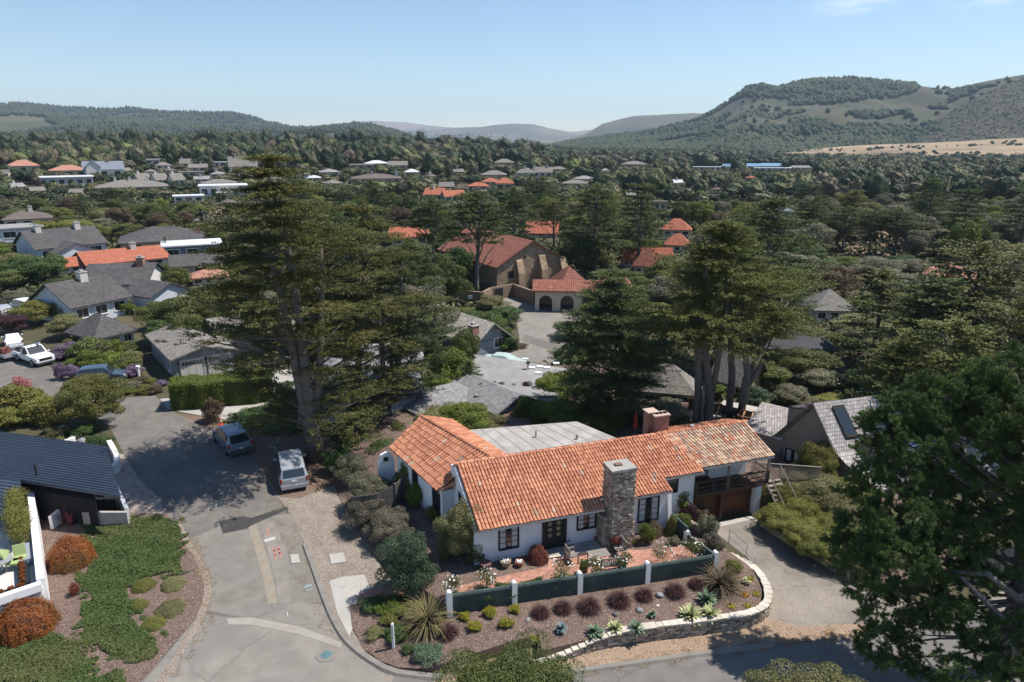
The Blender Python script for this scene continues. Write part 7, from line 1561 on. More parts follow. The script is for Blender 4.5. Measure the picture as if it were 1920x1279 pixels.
# mission quarter roofs
BH('orange tiled building left of the bare trunk pine',735,802,430,462,roof='gable',rm=farTile,wm=cream,land='the orange roof left of the church',ground=0); BH('orange tiled mission building behind the church roof',985,1045,418,446,roof='gable',rm=farTile,wm=tanw,land='the orange roof behind the church',ground=0,hr=.35,dev=-6)
BH('orange tiled mission building between the dark cypresses, upper',1243,1292,412,445,rm=farTile,wm=cream,ground=0,hr=.4,land='the upper orange mission roof'); BH('orange tiled mission building between the dark cypresses, lower',1248,1290,440,474,rm=farTile,wm=whitew,ground=0,hr=.4)
BH('long low mission wing with red tile roof and white posts',1165,1262,468,502,roof='gable',rm=farTile,wm=mat('white_post_wall',(.5,.52,.55),(.56,.58,.6)),ground=0,dev=16,nwin=9,depth=.25,hr=.5,land='the long white-posted mission wing')
BH('red tiled hall roof right of the church',1040,1112,503,562,rm=mat('mission_tile',(.2,.1,.06)),wm=cream,ground=0,dev=24,hr=.45,land='the red tiled hall'); BH('small red tiled roof between the church hall and the long wing',1130,1178,513,555,rm=mat('mission_tile',(.2,.1,.06)),wm=cream,ground=0,hr=.4)
BH('low red tiled roof just above the left dark cypress',1190,1232,470,520,rm=mat('mission_tile',(.2,.1,.06)),wm=cream,ground=0,hr=.4)
# right middle
BH('charcoal hip roofed house with a brick chimney right of the umbrella cypress',1415,1575,605,680,rm=darkroof,wm=mat('dark_teal_wall',(.03,.05,.05)),ground=0,chim=(.55,),dev=18,hr=.35,land='the charcoal roof house')
BH('grey-brown shingled house up among the right hand trees',1515,1610,548,605,rm=shingle2,wm=whitew,ground=0,dev=22,hr=.4,land='the grey-brown shingled house'); BH('house with a pink tiled hip roof among the right hand trees',1740,1818,497,530,rm=salmonTile,wm=cream,ground=0,hr=.35,land='the pink tiled roof')
BH('yellow cottage with a grey shingle roof behind the leaning cypress stems',1318,1412,662,745,roof='gable',rm=shingle2,wm=mat('yellow_wall',(.48,.36,.18),(.54,.42,.23)),ground=0,dev=-28,hr=.45,land='the yellow cottage'); BH('yellow walled annexe with a small grey roof left of the cypress stems',1200,1292,690,770,rm=shingle2,wm=mat('yellow_wall',(.48,.36,.18)),ground=0,hr=.45,land='the yellow annexe')
t=thing('outdoor_dining_set','white garden table and chairs on brick steps by the yellow cottage','table',P(1292,748,0)+Vector((0,0,0))); b=MB(); b.cyl((0,0,.7),.8,.05,14); b.build('tabletop',whitep,t)
for k in range(4):
    a=k*1.57+.4; b=MB(); b.obox((1.2*math.cos(a),1.2*math.sin(a),.45),(.45,.45,.05),a); b.obox((1.42*math.cos(a),1.42*math.sin(a),.75),(.05,.45,.55),a); b.build('chair',whitep,t)
for i in range(3): b=MB(); b.box(-1.2,1.2,-.9-i*.4,-.5-i*.4,0,.45-i*.15); o=b.build('brick_step',brickpave); o.location=P(1290,752,0); tag(o,'red brick garden step, '+['top','middle','bottom'][i]+' of three below the white dining set','step')
# bare ground patches
sheet('bare_ground',pp([(1540,492),(1700,482),(1720,440),(1640,425),(1560,440),(1530,470)]),Zc(.03),dirt,cell=0); sheet('bare_slope',[PT(x,y) for x,y in [(375,412),(470,408),(480,392),(440,384),(380,392)]],lambda x,y:hh(x,y)+.3,dirt,cell=8)
prot(1560,428,1690,470,140); prot(380,385,470,404,190)
sheet('pale_drive',[PT(x,y) for x,y in [(1462,396),(1474,396),(1480,378),(1472,378)]],lambda x,y:hh(x,y)+.1,concrete,cell=0)
# side street continues behind the round tree; utility poles
def pole(px,pyb,pyt,label):
    p=PT(px,pyb); d=J(p.x,p.y,p.z)[2]; h=(pyb-pyt)*d/FPX; t=thing('utility_pole',label,'utility pole',p); b=MB(); b.cyl((0,0,0),.2,h,8,r2=.13); b.build('pole',oldwood,t); b=MB(); b.box(-1.4,1.4,-.08,.08,h-1.0,h-.8); b.build('crossarm',oldwood,t); b=MB(); b.cyl((.5,-.2,h-2.4),.22,.8,8); b.build('transformer',metal,t)
pole(115,400,368,'utility pole with transformer left of the brown roof house'); pole(82,420,388,'bare utility pole beside the brown roof house'); pole(383,425,392,'utility pole above the blue walled house'); pole(405,332,302,'thin utility pole on the left hillside'); pole(183,315,290,'thin pole above the blue-grey gabled house'); pole(672,312,286,'thin utility pole on the centre ridge')
# ---------------------------------------------------------------- placed middle-distance trees: kind, px, top, Y, width, material, label
MT=[('highcypress',810,368,109,92,L_cyp2,'bare trunked cypress with a small high crown left of the church'),('highcypress',893,358,104,120,L_cyp2,'leaning cypress in front of the church roof'),
('oak',855,455,112,90,L_dark,'dark rounded tree behind the adobe wall left of the church'),('oak',770,440,118,80,L_cyp2,'dark tree between the orange roof and the bare trunked cypress'),
('cypress',965,350,135,80,L_cyp2,'pointed dark cypress behind the church ridge'),('cypress',1120,345,118,120,L_cyp2,'broad dark cypress right of the church gable'),('cypress',1205,342,128,90,L_cyp2,'tall dark cypress left of the upper orange mission roof'),
('highcypress',1040,375,150,60,L_cyp,'slim pine behind the orange roof behind the church'),('oak',1095,430,116,70,L_dark,'dark tree at the right corner of the church'),('oak',1250,470,108,80,L_oak,'green tree below the long mission wing'),
('oak',1215,440,135,60,L_oakg,'fresh green tree between the mission roofs'),('oak',1030,470,125,50,L_grey,'grey-green tree behind the church gable'),
('oak',902,574,78,110,L_dark,'dark rounded tree between the cabin and the adobe wall'),('oak',860,575,86,110,L_oak,'mid green tree behind the shingled cabin'),('oak',938,598,76,66,L_dark,'dark green bush left of the parking lot'),('shrub',955,640,76,70,L_brown,'brownish shrub at the edge of the parking lot'),
('oak',835,640,62,95,L_oakg,'bright green tree left of the shingled cabin'),('conifer',880,675,60,70,L_dark,'dark feathery conifer left of the flat felt roof'),('oak',868,610,66,70,L_oak,'green tree in front of the cabin wall'),
('oak',1050,690,58,120,L_oakg,'large bright green tree right of the flat felt roof'),('oak',1010,730,56,70,L_oakg,'bright green tree beside the blue-grey clapboard house'),('oak',1110,715,57,90,L_oak,'green tree behind the flat roof of the tiled house'),
('shrub',930,712,58,45,L_purple,'dark purple shrub in front of the flat felt roof, left one'),('shrub',965,716,58,40,L_purple,'dark purple shrub in front of the flat felt roof, middle one'),('shrub',985,708,58,36,L_purple,'dark purple shrub in front of the flat felt roof, right one'),
('oak',810,765,52,120,L_olive,'feathery olive green tree behind the tiled wing ridge'),('oak',865,752,52,110,L_oakg,'feathery green tree below the blue-grey clapboard house'),('oak',920,775,51,90,L_olive,'low feathery green shrub behind the flat roof corner'),
('shrub',1010,765,53,60,L_brown,'rounded brown-green bush at the right corner of the blue-grey house'),('shrub',1045,765,53,60,L_grey,'silvery grey bush behind the flat roof'),('oak',1090,755,54,110,L_oakg,'spreading bright green tree behind the flat roof edge'),
('oak',1165,745,55,80,L_brown,'reddish brown tree behind the brick chimney'),('oak',1255,738,56,95,L_grey,'silvery green large leafed tree behind the brick chimney'),('oak',1235,765,54,120,L_dark,'dark glossy tree right of the brick chimney'),('oak',1205,778,52,60,L_grey,'silver leafed bush left of the brick chimney'),
('shrub',1300,770,54,60,L_dark,'dark bush at the foot of the leaning cypress stems'),('oak',1350,715,60,60,L_oakg,'green bush between the leaning cypress stems'),
('oak',1440,675,62,110,L_oak,'large olive green tree above the rear patio'),('oak',1510,650,66,140,L_oak,'broad oak in front of the charcoal roof house'),('oak',1545,690,62,110,L_grey,'grey-green tree left of the silver shake roof'),('oak',1490,720,58,90,L_grey,'grey-green bushy tree behind the pergola'),('oak',1420,720,57,70,L_blue,'blue-green shrub behind the brown board fence'),
('oak',1610,700,62,110,L_dark,'dark rounded hedge tree behind the shake roof'),('oak',1560,740,58,90,L_yel,'yellowish shrub behind the rear dormer'),
('conifer',1660,500,70,150,L_cypg,'large pale green conifer right of the grey-brown shingled house'),('conifer',1680,640,58,130,L_blue,'blue-green conifer above the silver shake roof'),('cypress',1850,455,62,260,L_cyp,'broad light green cypress at the right edge, above the foreground pine'),('cypress',1760,520,60,200,L_cyp2,'dark cypress between the pale green conifer and the right edge'),('cypress',1800,600,46,220,L_cypg,'fine leafed cypress directly above the foreground pine'),('cypress',1920,560,48,220,L_cyp,'layered cypress cut by the right edge'),('cypress',1690,640,48,150,L_cypg,'bright layered cypress overhanging the shake roof'),
('oak',1610,590,82,140,L_olive,'olive green tree right of the charcoal roof house'),('oak',1500,560,98,110,L_grey,'silvery grey tree above the charcoal roof house'),('oak',1560,520,112,120,L_grey,'grey-green rounded tree above the grey-brown shingled house'),('oak',1590,478,125,90,L_oakg,'bright green tree below the bare ground'),('cypress',1530,368,150,80,L_cyp2,'dark cypress left of the bare ground'),('highcypress',1590,385,145,60,L_cyp2,'open cypress in front of the bare ground, left one'),('highcypress',1640,395,142,60,L_cyp2,'open cypress in front of the bare ground, middle one'),('highcypress',1690,390,140,90,L_cyp2,'broad open cypress in front of the bare ground, right one'),
('oak',1790,420,150,110,L_grey,'grey-green dome of a tree above the pink tiled roof'),('oak',1880,430,140,120,L_oak,'green tree above the pink tiled roof at the right'),('cypress',1460,395,120,110,L_cyp2,'dark cypress top behind the umbrella cypress'),('cypress',1390,400,110,90,L_cyp2,'dark cypress crown above the umbrella cypress'),
('oak',325,545,79,130,L_oak,'large dark oak left of the huge cypress'),('oak',300,590,76,90,L_dark,'dark oak left of the garage house roof'),('oak',355,580,74,90,L_oak,'dark oak with bare branches above the garage house'),
('oak',60,560,86,110,L_yel,'yellow-green bush tree left of the skylight roof house'),('oak',120,585,80,100,L_olive,'yellow-green bush tree directly beside the skylight roof house'),('oak',160,600,78,60,L_yel,'small yellow-green tree by the skylight roof corner'),('oak',15,585,82,70,L_purple,'dark purple tree at the left edge'),
('oak',55,475,112,120,L_dark,'large dark green tree at the left, below the white chimney house'),('oak',115,515,104,85,L_dark,'dark green tree left of the dark gabled house'),('oak',30,540,98,70,L_grey,'grey-green bush near the silver car'),('oak',300,490,110,60,L_dark,'round dark tree right of the brick chimney house'),('oak',330,495,108,50,L_oak,'round green tree right of the brick chimney house'),('oak',250,492,112,110,L_oak,'clipped green trees below the long orange tile roof'),
('oak',130,406,165,100,L_yel,'big yellow-green tree above the white chimney house'),('oak',75,410,170,60,L_yel,'yellow-green tree right of the brown roof house'),('oak',305,415,160,50,L_oakg,'bright green tree above the wide hip roofed house'),('conifer',308,443,140,18,L_dark,'small dark conifer beside the wide hip roofed house'),
('shrub',165,630,71,90,L_oak,'green shrub border behind the pickup truck'),('shrub',120,640,72,70,L_lav,'pink flowering shrub behind the pickup truck'),('shrub',160,655,69,60,L_oakg,'bright green rounded shrub right of the pickup truck'),('shrub',200,655,68,70,L_oakg,'green shrub left of the garage house'),('shrub',230,665,67,60,L_oak,'dark green shrub at the garage house corner'),('shrub',135,680,65,40,L_lav,'purple lavender bush right of the pickup truck'),('shrub',110,678,65,30,L_lav,'lavender bush at the nose of the pickup truck'),('shrub',185,640,71,50,L_purple,'purple leafed shrub behind the lavender'),
('shrub',240,690,66,30,L_lav,'lavender bush behind the round golden tree'),('shrub',262,705,64,34,L_brown,'russet shrub at the garage house wall'),('shrub',285,712,64,34,L_yel,'straw coloured grass clump left of the hedge'),('shrub',300,712,63,30,L_lav,'grey-lavender bush at the hedge end'),('shrub',318,705,64,24,L_oakg,'green flowering bush at the garage corner'),
('shrub',30,715,57,100,L_yel,'yellow-green rhododendron bank at the left edge'),('shrub',80,740,54,90,L_yel,'yellow-green rhododendron left of the round golden tree'),('shrub',10,760,53,80,L_yel,'yellow-green shrub directly beyond the black roof'),('shrub',35,700,60,40,mat('pink_blossom',(.35,.12,.12),(.5,.22,.2)),'pink flowering shrub at the left edge'),('shrub',55,733,58,30,mat('blue_blossom',(.10,.10,.32),(.16,.16,.42)),'blue agapanthus clump near the pink shrub'),
('shrub',100,800,50,60,L_olive,'low olive shrub beyond the black roof'),('shrub',180,815,49,60,L_dark,'dark low hedge under the round golden tree'),('shrub',150,795,51,60,L_dark,'dark shrub beneath the round golden tree'),
('oak',520,740,56,60,L_dark,'dark bush right of the clipped hedge'),('shrub',470,775,54,110,L_dark,'dark rounded shrub behind the grey-blue crossover'),('shrub',540,790,53,100,L_dark,'dark shrub left of the huge cypress trunk'),('oak',548,706,57,90,L_dark,'dark tree mass right of the clipped hedge, below the huge cypress'),('oak',560,722,56.5,80,L_dark,'dark bush immediately behind the huge cypress trunk'),('oak',690,735,54,90,L_oak,'green tree between the pale house wall and the tiled wing'),('shrub',655,805,49.5,80,L_dark,'dark shrub right of the huge cypress trunk'),('shrub',715,822,47.5,70,L_dark,'dark shrub beside the round vent garden wall'),('oak',745,790,50,50,L_oak,'green bush behind the upper end of the wing roof'),('oak',478,764,55,70,L_dark,'dark bush between the clipped hedge and the crossover'),('oak',640,700,62,90,L_oak,'green tree in front of the pale house behind the huge cypress'),('oak',620,760,56,80,L_dark,'dark bush behind the huge cypress trunk')]
for a in MT:
    kd,px,pyt,Y,wpx,m_,lb=a; T(kd,px,pyt,Y,wpx,m_,lb,name={'shrub':'shrub','oak':'broadleaf_tree','cypress':'cypress_tree','highcypress':'cypress_tree','conifer':'conifer_tree'}[kd],cat='shrub' if kd=='shrub' else 'tree')
sr_=random.Random(31)
X_=[('shrub',235,640,75,60,L_oak,'green shrub under the eave of the skylight roof house'),('shrub',205,635,73,50,L_oakg,'light green shrub in front of the half-timbered wall'),('shrub',245,655,70,50,L_olive,'olive shrub between the skylight roof house and the garage house'),('oak',150,622,76,70,L_yel,'yellow-green shrub mass above the purple leafed shrub'),('shrub',182,668,66,44,L_oakg,'fresh green mound above the blue-grey hatchback'),('shrub',222,680,66,40,L_oak,'green mound at the nose of the blue-grey hatchback'),('shrub',250,680,66,40,L_lav,'dusky lavender mound beside the white lamp post'),('shrub',245,712,62,44,L_grey,'grey-green mound in front of the white lamp post'),('shrub',268,722,61,40,L_yel,'straw yellow tuft by the street bend'),('shrub',290,722,61,34,L_brown,'brown-orange tuft beside the hedge end'),('shrub',235,722,61,40,L_oakg,'low green mound at the street bend'),('shrub',95,655,74,60,L_brown,'pinkish grass bank behind the pickup cab'),('shrub',140,668,69,50,L_oakg,'pale green rounded bush above the lavender'),('oak',285,560,84,70,L_oak,'dark tree behind the garage house roof'),('oak',230,560,92,50,L_oakg,'green tree behind the skylight roof'),('oak',205,500,108,50,L_yel,'yellow shrub at the dark gabled house'),('oak',95,470,118,60,L_oak,'green tree at the corner of the white chimney house'),('oak',20,470,122,80,L_olive,'olive tree under the flat pale roof at the left edge'),('oak',20,500,108,90,L_oak,'green tree mass at the left edge above the silver car'),('oak',350,455,140,40,L_oakg,'green tree beside the blue walled house')]
X_+=[('oak',1062,742,50.5,110,L_oakg,'bright green bush just beyond the far edge of the flat roof, left part'),('oak',1125,752,50,100,L_oakg,'bright green bush just beyond the far edge of the flat roof, right part'),('oak',1015,748,51.5,70,L_oakg,'fresh green bush beside the blue-grey gable'),('oak',1170,758,51,64,L_brown,'russet bush at the end of the flat roof'),('oak',1240,745,51,110,L_grey,'silvery bush right behind the brick chimney'),('oak',885,768,50,100,L_oakg,'feathery bright bush over the flat roof left corner'),('oak',1275,770,50.5,80,L_dark,'glossy dark bush right of the silvery one'),('oak',880,580,79,90,L_oak,'green tree mass between the cabin and the dark gate'),('oak',925,585,80,64,L_oakg,'bright green tree at the left edge of the parking lot'),('shrub',950,625,75,56,L_dark,'dark shrub bank beside the covered car'),('shrub',1065,640,70,60,L_dark,'dark shrub at the right edge of the parking lot'),('oak',1070,600,80,90,L_dark,'dark wind-bent tree at the right edge of the parking lot'),('oak',1090,705,60,90,L_oakg,'bright green tree between the flat felt roof and the left dark cypress'),('oak',985,738,53,60,L_oakg,'green tree at the right gable of the blue-grey clapboard house'),('oak',1130,770,53,90,L_oakg,'low spreading green tree directly behind the flat roof'),('oak',830,700,58,70,L_oakg,'green tree above the blue-grey clapboard house'),('oak',780,700,60,70,L_oak,'mid green tree right of the pale house behind the huge cypress'),('shrub',905,715,57,40,L_brown,'brownish shrub left of the purple ones'),
('oak',1480,600,90,80,L_oak,'mid green tree behind the charcoal roof house'),('oak',1620,560,95,80,L_oakg,'fresh green tree right of the grey-brown shingled house'),('oak',1400,560,92,70,L_dark,'dark tree seen under the umbrella cypress crown')]
MT2=X_
for a in MT2:
    kd,px,pyt,Y,wpx,m_,lb=a; T(kd,px,pyt,Y,wpx,m_,lb,name={'shrub':'shrub','oak':'broadleaf_tree'}[kd],cat='shrub' if kd=='shrub' else 'tree')
for q in range(9):
    rock(118+q*9,806+q*5+(q%3)*4,(.4,.3,.28),palestone if q%3==0 else rg,['first','second','third','fourth','fifth','sixth','seventh','eighth','last'][q]+' boulder along the rockery under the round golden tree, counted from the left',z=0.1,seed=50+q,name='boulder')
b=MB(); b.cyl((0,0,0),.12,1.3,10); b.box(-.17,.17,-.17,.17,1.3,1.45); o=b.build('lamp_bollard',whitep); o.location=P(262,712,0); tag(o,'short white lamp post left of the garage house','lamp post')
sky_o.name='skylight'
for o in bpy.data.objects:
    if o.name.startswith('house') and o.get('label','').startswith('grey hip roofed house with a slanting'): 
        bpy.context.view_layer.update(); sky_o.parent=o; sky_o.matrix_parent_inverse=o.matrix_world.inverted()
# ---------------------------------------------------------------- filler trees of the middle distance
prot(965,555,1045,640,80); PROT.append((1400,262,1925,294,1150,'far')); PROT.append((1050,262,1400,283,1150,'far')); prot(600,250,610,252,10)
KEEP=[]
for o in list(bpy.data.objects):
    if o.parent is None and o.get('category') in ('house','church','porch','tree','shrub','hedge','car','van','pickup truck','trailer') and o.location.length>1: KEEP.append((o.location.x,o.location.y,o.get('category')))
roadw=[P(x,y,0) for x,y in [(372,1150),(312,968),(235,746),(115,700),(-160,640),(-160,715),(160,770),(400,812),(640,1192)]]
rng=random.Random(2024); done=[(k[0],k[1]) for k in KEEP]; cand=0; nf={'oak':0,'cypress':0,'conifer':0}
fill=[]
Y=74.0
while Y<262:
    stepy=4.2+Y*.018
    X=-.80*Y
    while X<.80*Y:
        x=X+rng.uniform(-.45,.45)*stepy*1.25; y=Y+rng.uniform(-.5,.5)*stepy; X+=stepy*1.35
        z=hh(x,y); px,py,d=J(x,y,z)
        if px<-60 or px>1980: continue
        # keep the near streets and yards clear
        if y<100 and px<330 and py>600: continue
        if y<66 and 560<px<1200 and rng.random()<.5: continue
        sp=math.sin(x*.031+1.3)*math.cos(y*.027)+.5*math.sin(x*.011-y*.017)
        kd='cypress' if rng.random()<.26+.12*sp else ('conifer' if rng.random()<.08 else 'oak')
        h=rng.uniform(6.0,10) if kd=='oak' else rng.uniform(10,15.5) if kd=='cypress' else rng.uniform(8,12)
        if px<520 and kd!='oak' and rng.random()<.7: kd='oak'; h=rng.uniform(4.5,7.5)
        if px>1430 and y>100 and rng.random()<.8: kd='oak'; h=rng.uniform(6.5,11); w_boost=1.35
        else: w_boost=1
        if px<520: h*=.8
        w_=rng.uniform(2.9,4.7)*(w_boost if kd=='oak' else 1.1 if kd=='cypress' else .75)
        ok=True
        for q in range(4):
            ok=True; tx,ty,_=J(x,y,z+h); rw=w_*FPX/d
            for (a,b_,c,e,Yp,_t) in PROT:
                if y<Yp+1 and tx+rw>a and tx-rw<c and ty<e-1 and py>b_: ok=False; break
                if abs(y-Yp)<12 and tx+rw*.3>a and tx-rw*.3<c and y>=Yp and y<Yp+14: ok=False; break
            if ok: break
            h*=.66; w_*=.86; kd='oak'
            if h<2.0: break
        if not ok: continue
        if any((x-a)**2+(y-b_)**2<(3.0+w_*.35)**2 for a,b_ in done): continue
        done.append((x,y)); fill.append((kd,x,y,z,w_,h,px,J(x,y,z+h*.6)[1]))
        
    Y+=stepy
pal_=[('mid green',L_oak,.30),('fresh green',L_oakg,.16),('olive',L_olive,.08),('yellow-green',L_yel,.10),('grey-green',L_grey,.16),('dark green',L_dark,.15),('russet',L_brown,.05)]
used={}
for o in bpy.data.objects:
    if o.get('label'): used[o['label']]=1
def pick(r):
    s=0
    for n,m_,w_ in pal_:
        s+=w_
        if r<s: return n,m_
    return pal_[0][:2]
cnt={}
for (kd,x,y,z,w_,h,px,pyc) in fill:
    cnt[kd]=cnt.get(kd,0)+1
    if cnt[kd]>300: continue
    if kd=='oak': nm,m_=pick(rng.random()) if px<1430 or rng.random()<.4 else ('grey-green',L_grey)
    else: nm,m_=('dark',L_cyp2) if rng.random()<.65 else ('olive',L_cyp)
    kn={'oak':'rounded tree','cypress':'flat-topped cypress','conifer':'pointed conifer'}[kd]
    sz='low' if h<4.5 else 'tall' if h>12 else 'small' if h<6.5 else 'broad' if w_>4.3 else ''
    ls=sorted(LAND,key=lambda l:(l[1]-x)**2+(l[2]-y)**2)
    lab=None
    for l in ls[:5]:
        dy=y-l[2]; dx=x-l[1]; far='just ' if math.hypot(dx,dy)<18 else ''
        rel=('behind' if dy>0 else 'in front of') if abs(dy)>abs(dx) else ('left of' if dx<0 else 'right of')
        land=l[3] if l[3].startswith('the') else 'the '+l[3]
        c_=(' '.join(f'{sz} {nm} {kn} {far}{rel} {land}'.split()))
        if len(c_.split())<=16 and c_ not in used: lab=c_; break
    if lab is None:
        for w1 in ('leafy','thin','dense','ragged','spreading','narrow','lopsided','full'):
            l=ls[0]; land=l[3] if l[3].startswith('the') else 'the '+l[3]; c_=' '.join(f'{w1} {sz} {nm} {kn} near {land}'.split())
            if c_ not in used and len(c_.split())<=16: lab=c_; break
    if lab is None: lab=f'{nm} {kn} in the wood beyond the houses'; grp='trees of the wood beyond the houses'
    else: grp=None
    used[lab]=1
    put(kd,x,y,z,w_,h,m_,None,lab,'tree',grp or {'oak':'rounded trees among the houses','cypress':'cypresses among the houses','conifer':'conifers among the houses'}[kd])
print('fillers',cnt)
# undergrowth between them as uncountable cover
rg_=np.random.default_rng(9); N_=26000
yy=rg_.uniform(50,300,N_)**1.0; xx=rg_.uniform(-.85,.85,N_)*yy
pts=[];
prr=[(a,b_,c,e,Yp) for (a,b_,c,e,Yp,_t) in PROT]
for x,y in zip(xx,yy):
    px,py,d=J(x,y,0)
    if y<108 and px<345 and py>590: continue
    if y<72 and (px<780 or px>1420): continue
    if 905<px<1110 and 548<py<690: continue
    if y<50: continue
    if any(a-12<px<c+12 and b_<py and py<e+14 and y<Yp+1 for a,b_,c,e,Yp in prr): continue
    pts.append((x,y,hh(x,y)))
pts=np.array(pts); out=[]; nb=9
for (x,y,z) in pts:
    s=.5+y*.0035; c=np.array([x,y,z]); n=nb; d=unit(rg_.normal(0,1,(n,3))+np.array([0,0,.6])); out.append(leafquads(c+d*np.array([s*1.3,s*1.3,s])*1.0,d,.26+y*.0012,rg_,jit=.5))
V,F=join(out); L_under=leafmat('undergrowth_foliage',(.04,.05,.02),(.12,.125,.05),scale=.12,objrand=0,island=.4,trans=.1); tag(npmesh('undergrowth',V,F,L_under),'low scrub and garden undergrowth between the houses','undergrowth',kind='stuff')
# ---------------------------------------------------------------- far woodland
def woodland(name,n,y0,y1,hr,wr,nl,ls,m,label,seed,sub_=3):
    r=np.random.default_rng(seed); V=[];A=[]; k=0
    bm=bmesh.new(); bmesh.ops.create_icosphere(bm,subdivisions=sub_,radius=1); IV=np.array([v.co[:] for v in bm.verts]); IF=np.array([[v.index for v in f.verts] for f in bm.faces]); bm.free(); m_=len(IV); BV=[];BF=[];BA=[];bo=0
    base=unit(r.normal(0,1,(nl*8,3)))
    while k<n:
        y=math.sqrt(r.uniform(y0*y0,y1*y1)); x=r.uniform(-.84,.84)*y; z=hh(x,y); px,py,d=J(x,y,z); k+=1
        h=r.uniform(*hr); w_=r.uniform(*wr); con=r.random()<.3
        if con: h*=1.15; w_*=.9
        if x<0 and y>420: h*=1.05
        tx,ty,_=J(x,y,z+h); rw=w_*FPX/d; ok=True
        for q in range(5):
            ok=True; tx,ty,_=J(x,y,z+h); rw=w_*FPX/d; jf=(k*37%11)*.9
            for (a,b_,c,e,Yp,_t) in PROT:
                if tx+rw>a and tx-rw<c and ((y<Yp+1 and ty<e-1.0-(jf if _t=='far' else 0) and py>b_) or (0<=y-Yp<14)): ok=False; break
            if ok: break
            h*=.6; w_*=.8
            if h<1.2: break
        if not ok: continue
        s=r.integers(0,nl*7); dd=base[s:s+nl]
        # lumpy crown
        lob=1+.25*np.sin(dd[:,0:1]*5+k)*np.cos(dd[:,1:2]*4-k)
        c=np.array([x,y,z+h*.52]); rad=r.uniform(.62,1.05,(nl,1))*lob
        if con: sh_=np.array([w_,w_,h*.5])*(1-.1*np.clip(dd[:,2:3],0,1)*1.0)
        else: sh_=np.array([w_,w_,h*.48])
        Pn=c+dd*sh_*rad; N=dd; v,_f=leafquads(Pn,N,ls*(1+.0008*(y-y0)),r,asp=.7,jit=.45); V.append(v); tn=.15 if con else r.uniform(.1,1); A.append(np.full(nl,tn))
        ph=r.uniform(0,6.28,4); iv=IV; lb=1+.16*np.sin(iv[:,0]*5+ph[0])*np.cos(iv[:,1]*5+ph[1])+.13*np.sin(iv[:,2]*6+ph[2]+iv[:,0]*3)+r.uniform(-.13,.13,m_)
        BV.append(c+iv*(sh_ if sh_.ndim==1 else np.array([w_,w_,h*.5])*(1-.1*np.clip(iv[:,2:3],0,1)))*.70*lb[:,None]); BF.append(IF+bo); bo+=m_; BA.append(np.full(len(IF),tn))
    V=np.concatenate(V); F=np.arange(len(V)).reshape(-1,4); T3=np.concatenate(BF); T4=np.concatenate([T3,T3[:,2:3]],1)
    # closed crowns as triangles, loose leaves as quads, one mesh
    BV=np.concatenate(BV); tri=np.concatenate([F[:,[0,1,2]],F[:,[0,2,3]]]); allV=np.concatenate([V,BV]); allF=np.concatenate([tri,T3+len(V)]); at=np.concatenate([np.concatenate(A),np.concatenate(A),np.concatenate(BA)])
    return tag(npmesh(name,allV,allF,m,attr=at,k=3),label,'woodland',kind='stuff')
def rampwood(name,kk=1.0):
    m=leafmat(name,(.03,.045,.02),(.1,.11,.05),scale=.006,objrand=0,tint=.75,trans=.12); nt=m.node_tree
    g=nt.nodes.new('ShaderNodeAttribute'); g.attribute_name='tint'; r=nt.nodes.new('ShaderNodeValToRGB'); e=r.color_ramp.elements
    cs=[(0,(.030,.045,.020)),(.16,(.034,.05,.022)),(.3,(.05,.072,.026)),(.45,(.095,.10,.034)),(.58,(.105,.10,.055)),(.7,(.135,.14,.05)),(.8,(.15,.135,.085)),(.9,(.10,.075,.05)),(1,(.14,.16,.05))]
    cs=[(p,tuple(v*kk for v in c)) for p,c in cs]; e[0].position=0; e[0].color=(*cs[0][1],1); e[1].position=1; e[1].color=(*cs[-1][1],1)
    for p,c in cs[1:-1]: x=e.new(p); x.color=(*c,1)
    nt.links.new(g.outputs['Fac'],r.inputs[0])
    gi=nt.nodes.new('ShaderNodeNewGeometry'); hs=nt.nodes.new('ShaderNodeHueSaturation'); mr=nt.nodes.new('ShaderNodeMapRange'); mr.inputs[3].default_value=.7; mr.inputs[4].default_value=1.3
    nt.links.new(gi.outputs['Random Per Island'],mr.inputs[0]); nt.links.new(mr.outputs[0],hs.inputs['Value']); nt.links.new(r.outputs[0],hs.inputs['Color'])
    for n in nt.nodes:
        if n.type=='BSDF_PRINCIPLED': nt.links.new(hs.outputs[0],n.inputs['Base Color'])
        if n.type=='BSDF_TRANSLUCENT': nt.links.new(hs.outputs[0],n.inputs[0])
    return m
L_wood=rampwood('mixed_wood_foliage')
_unused=leafmat('woodland_foliage',(.035,.05,.022),(.13,.135,.06),c3=(.16,.14,.09),scale=.006,objrand=0,tint=.75,trans=.1)
woodland('woodland',3500,255,520,(4.5,13),(2.4,5.8),210,.36,L_wood,'dense woodland of mixed trees on the far slopes and valley floor',1,3)
woodland('distant_woodland',5400,520,1350,(7,12.5),(4.5,9.5),80,.7,rampwood('distant_wood_foliage',.62),'distant belt of woodland below the hills',2,2)
woodland('ridge_trees',420,560,700,(13,18),(6,9),260,.5,leafmat('ridge_foliage',(.02,.03,.015),(.065,.075,.033),scale=.01,objrand=0,tint=.7,trans=.1),'line of tall dark trees along the far crest',3)
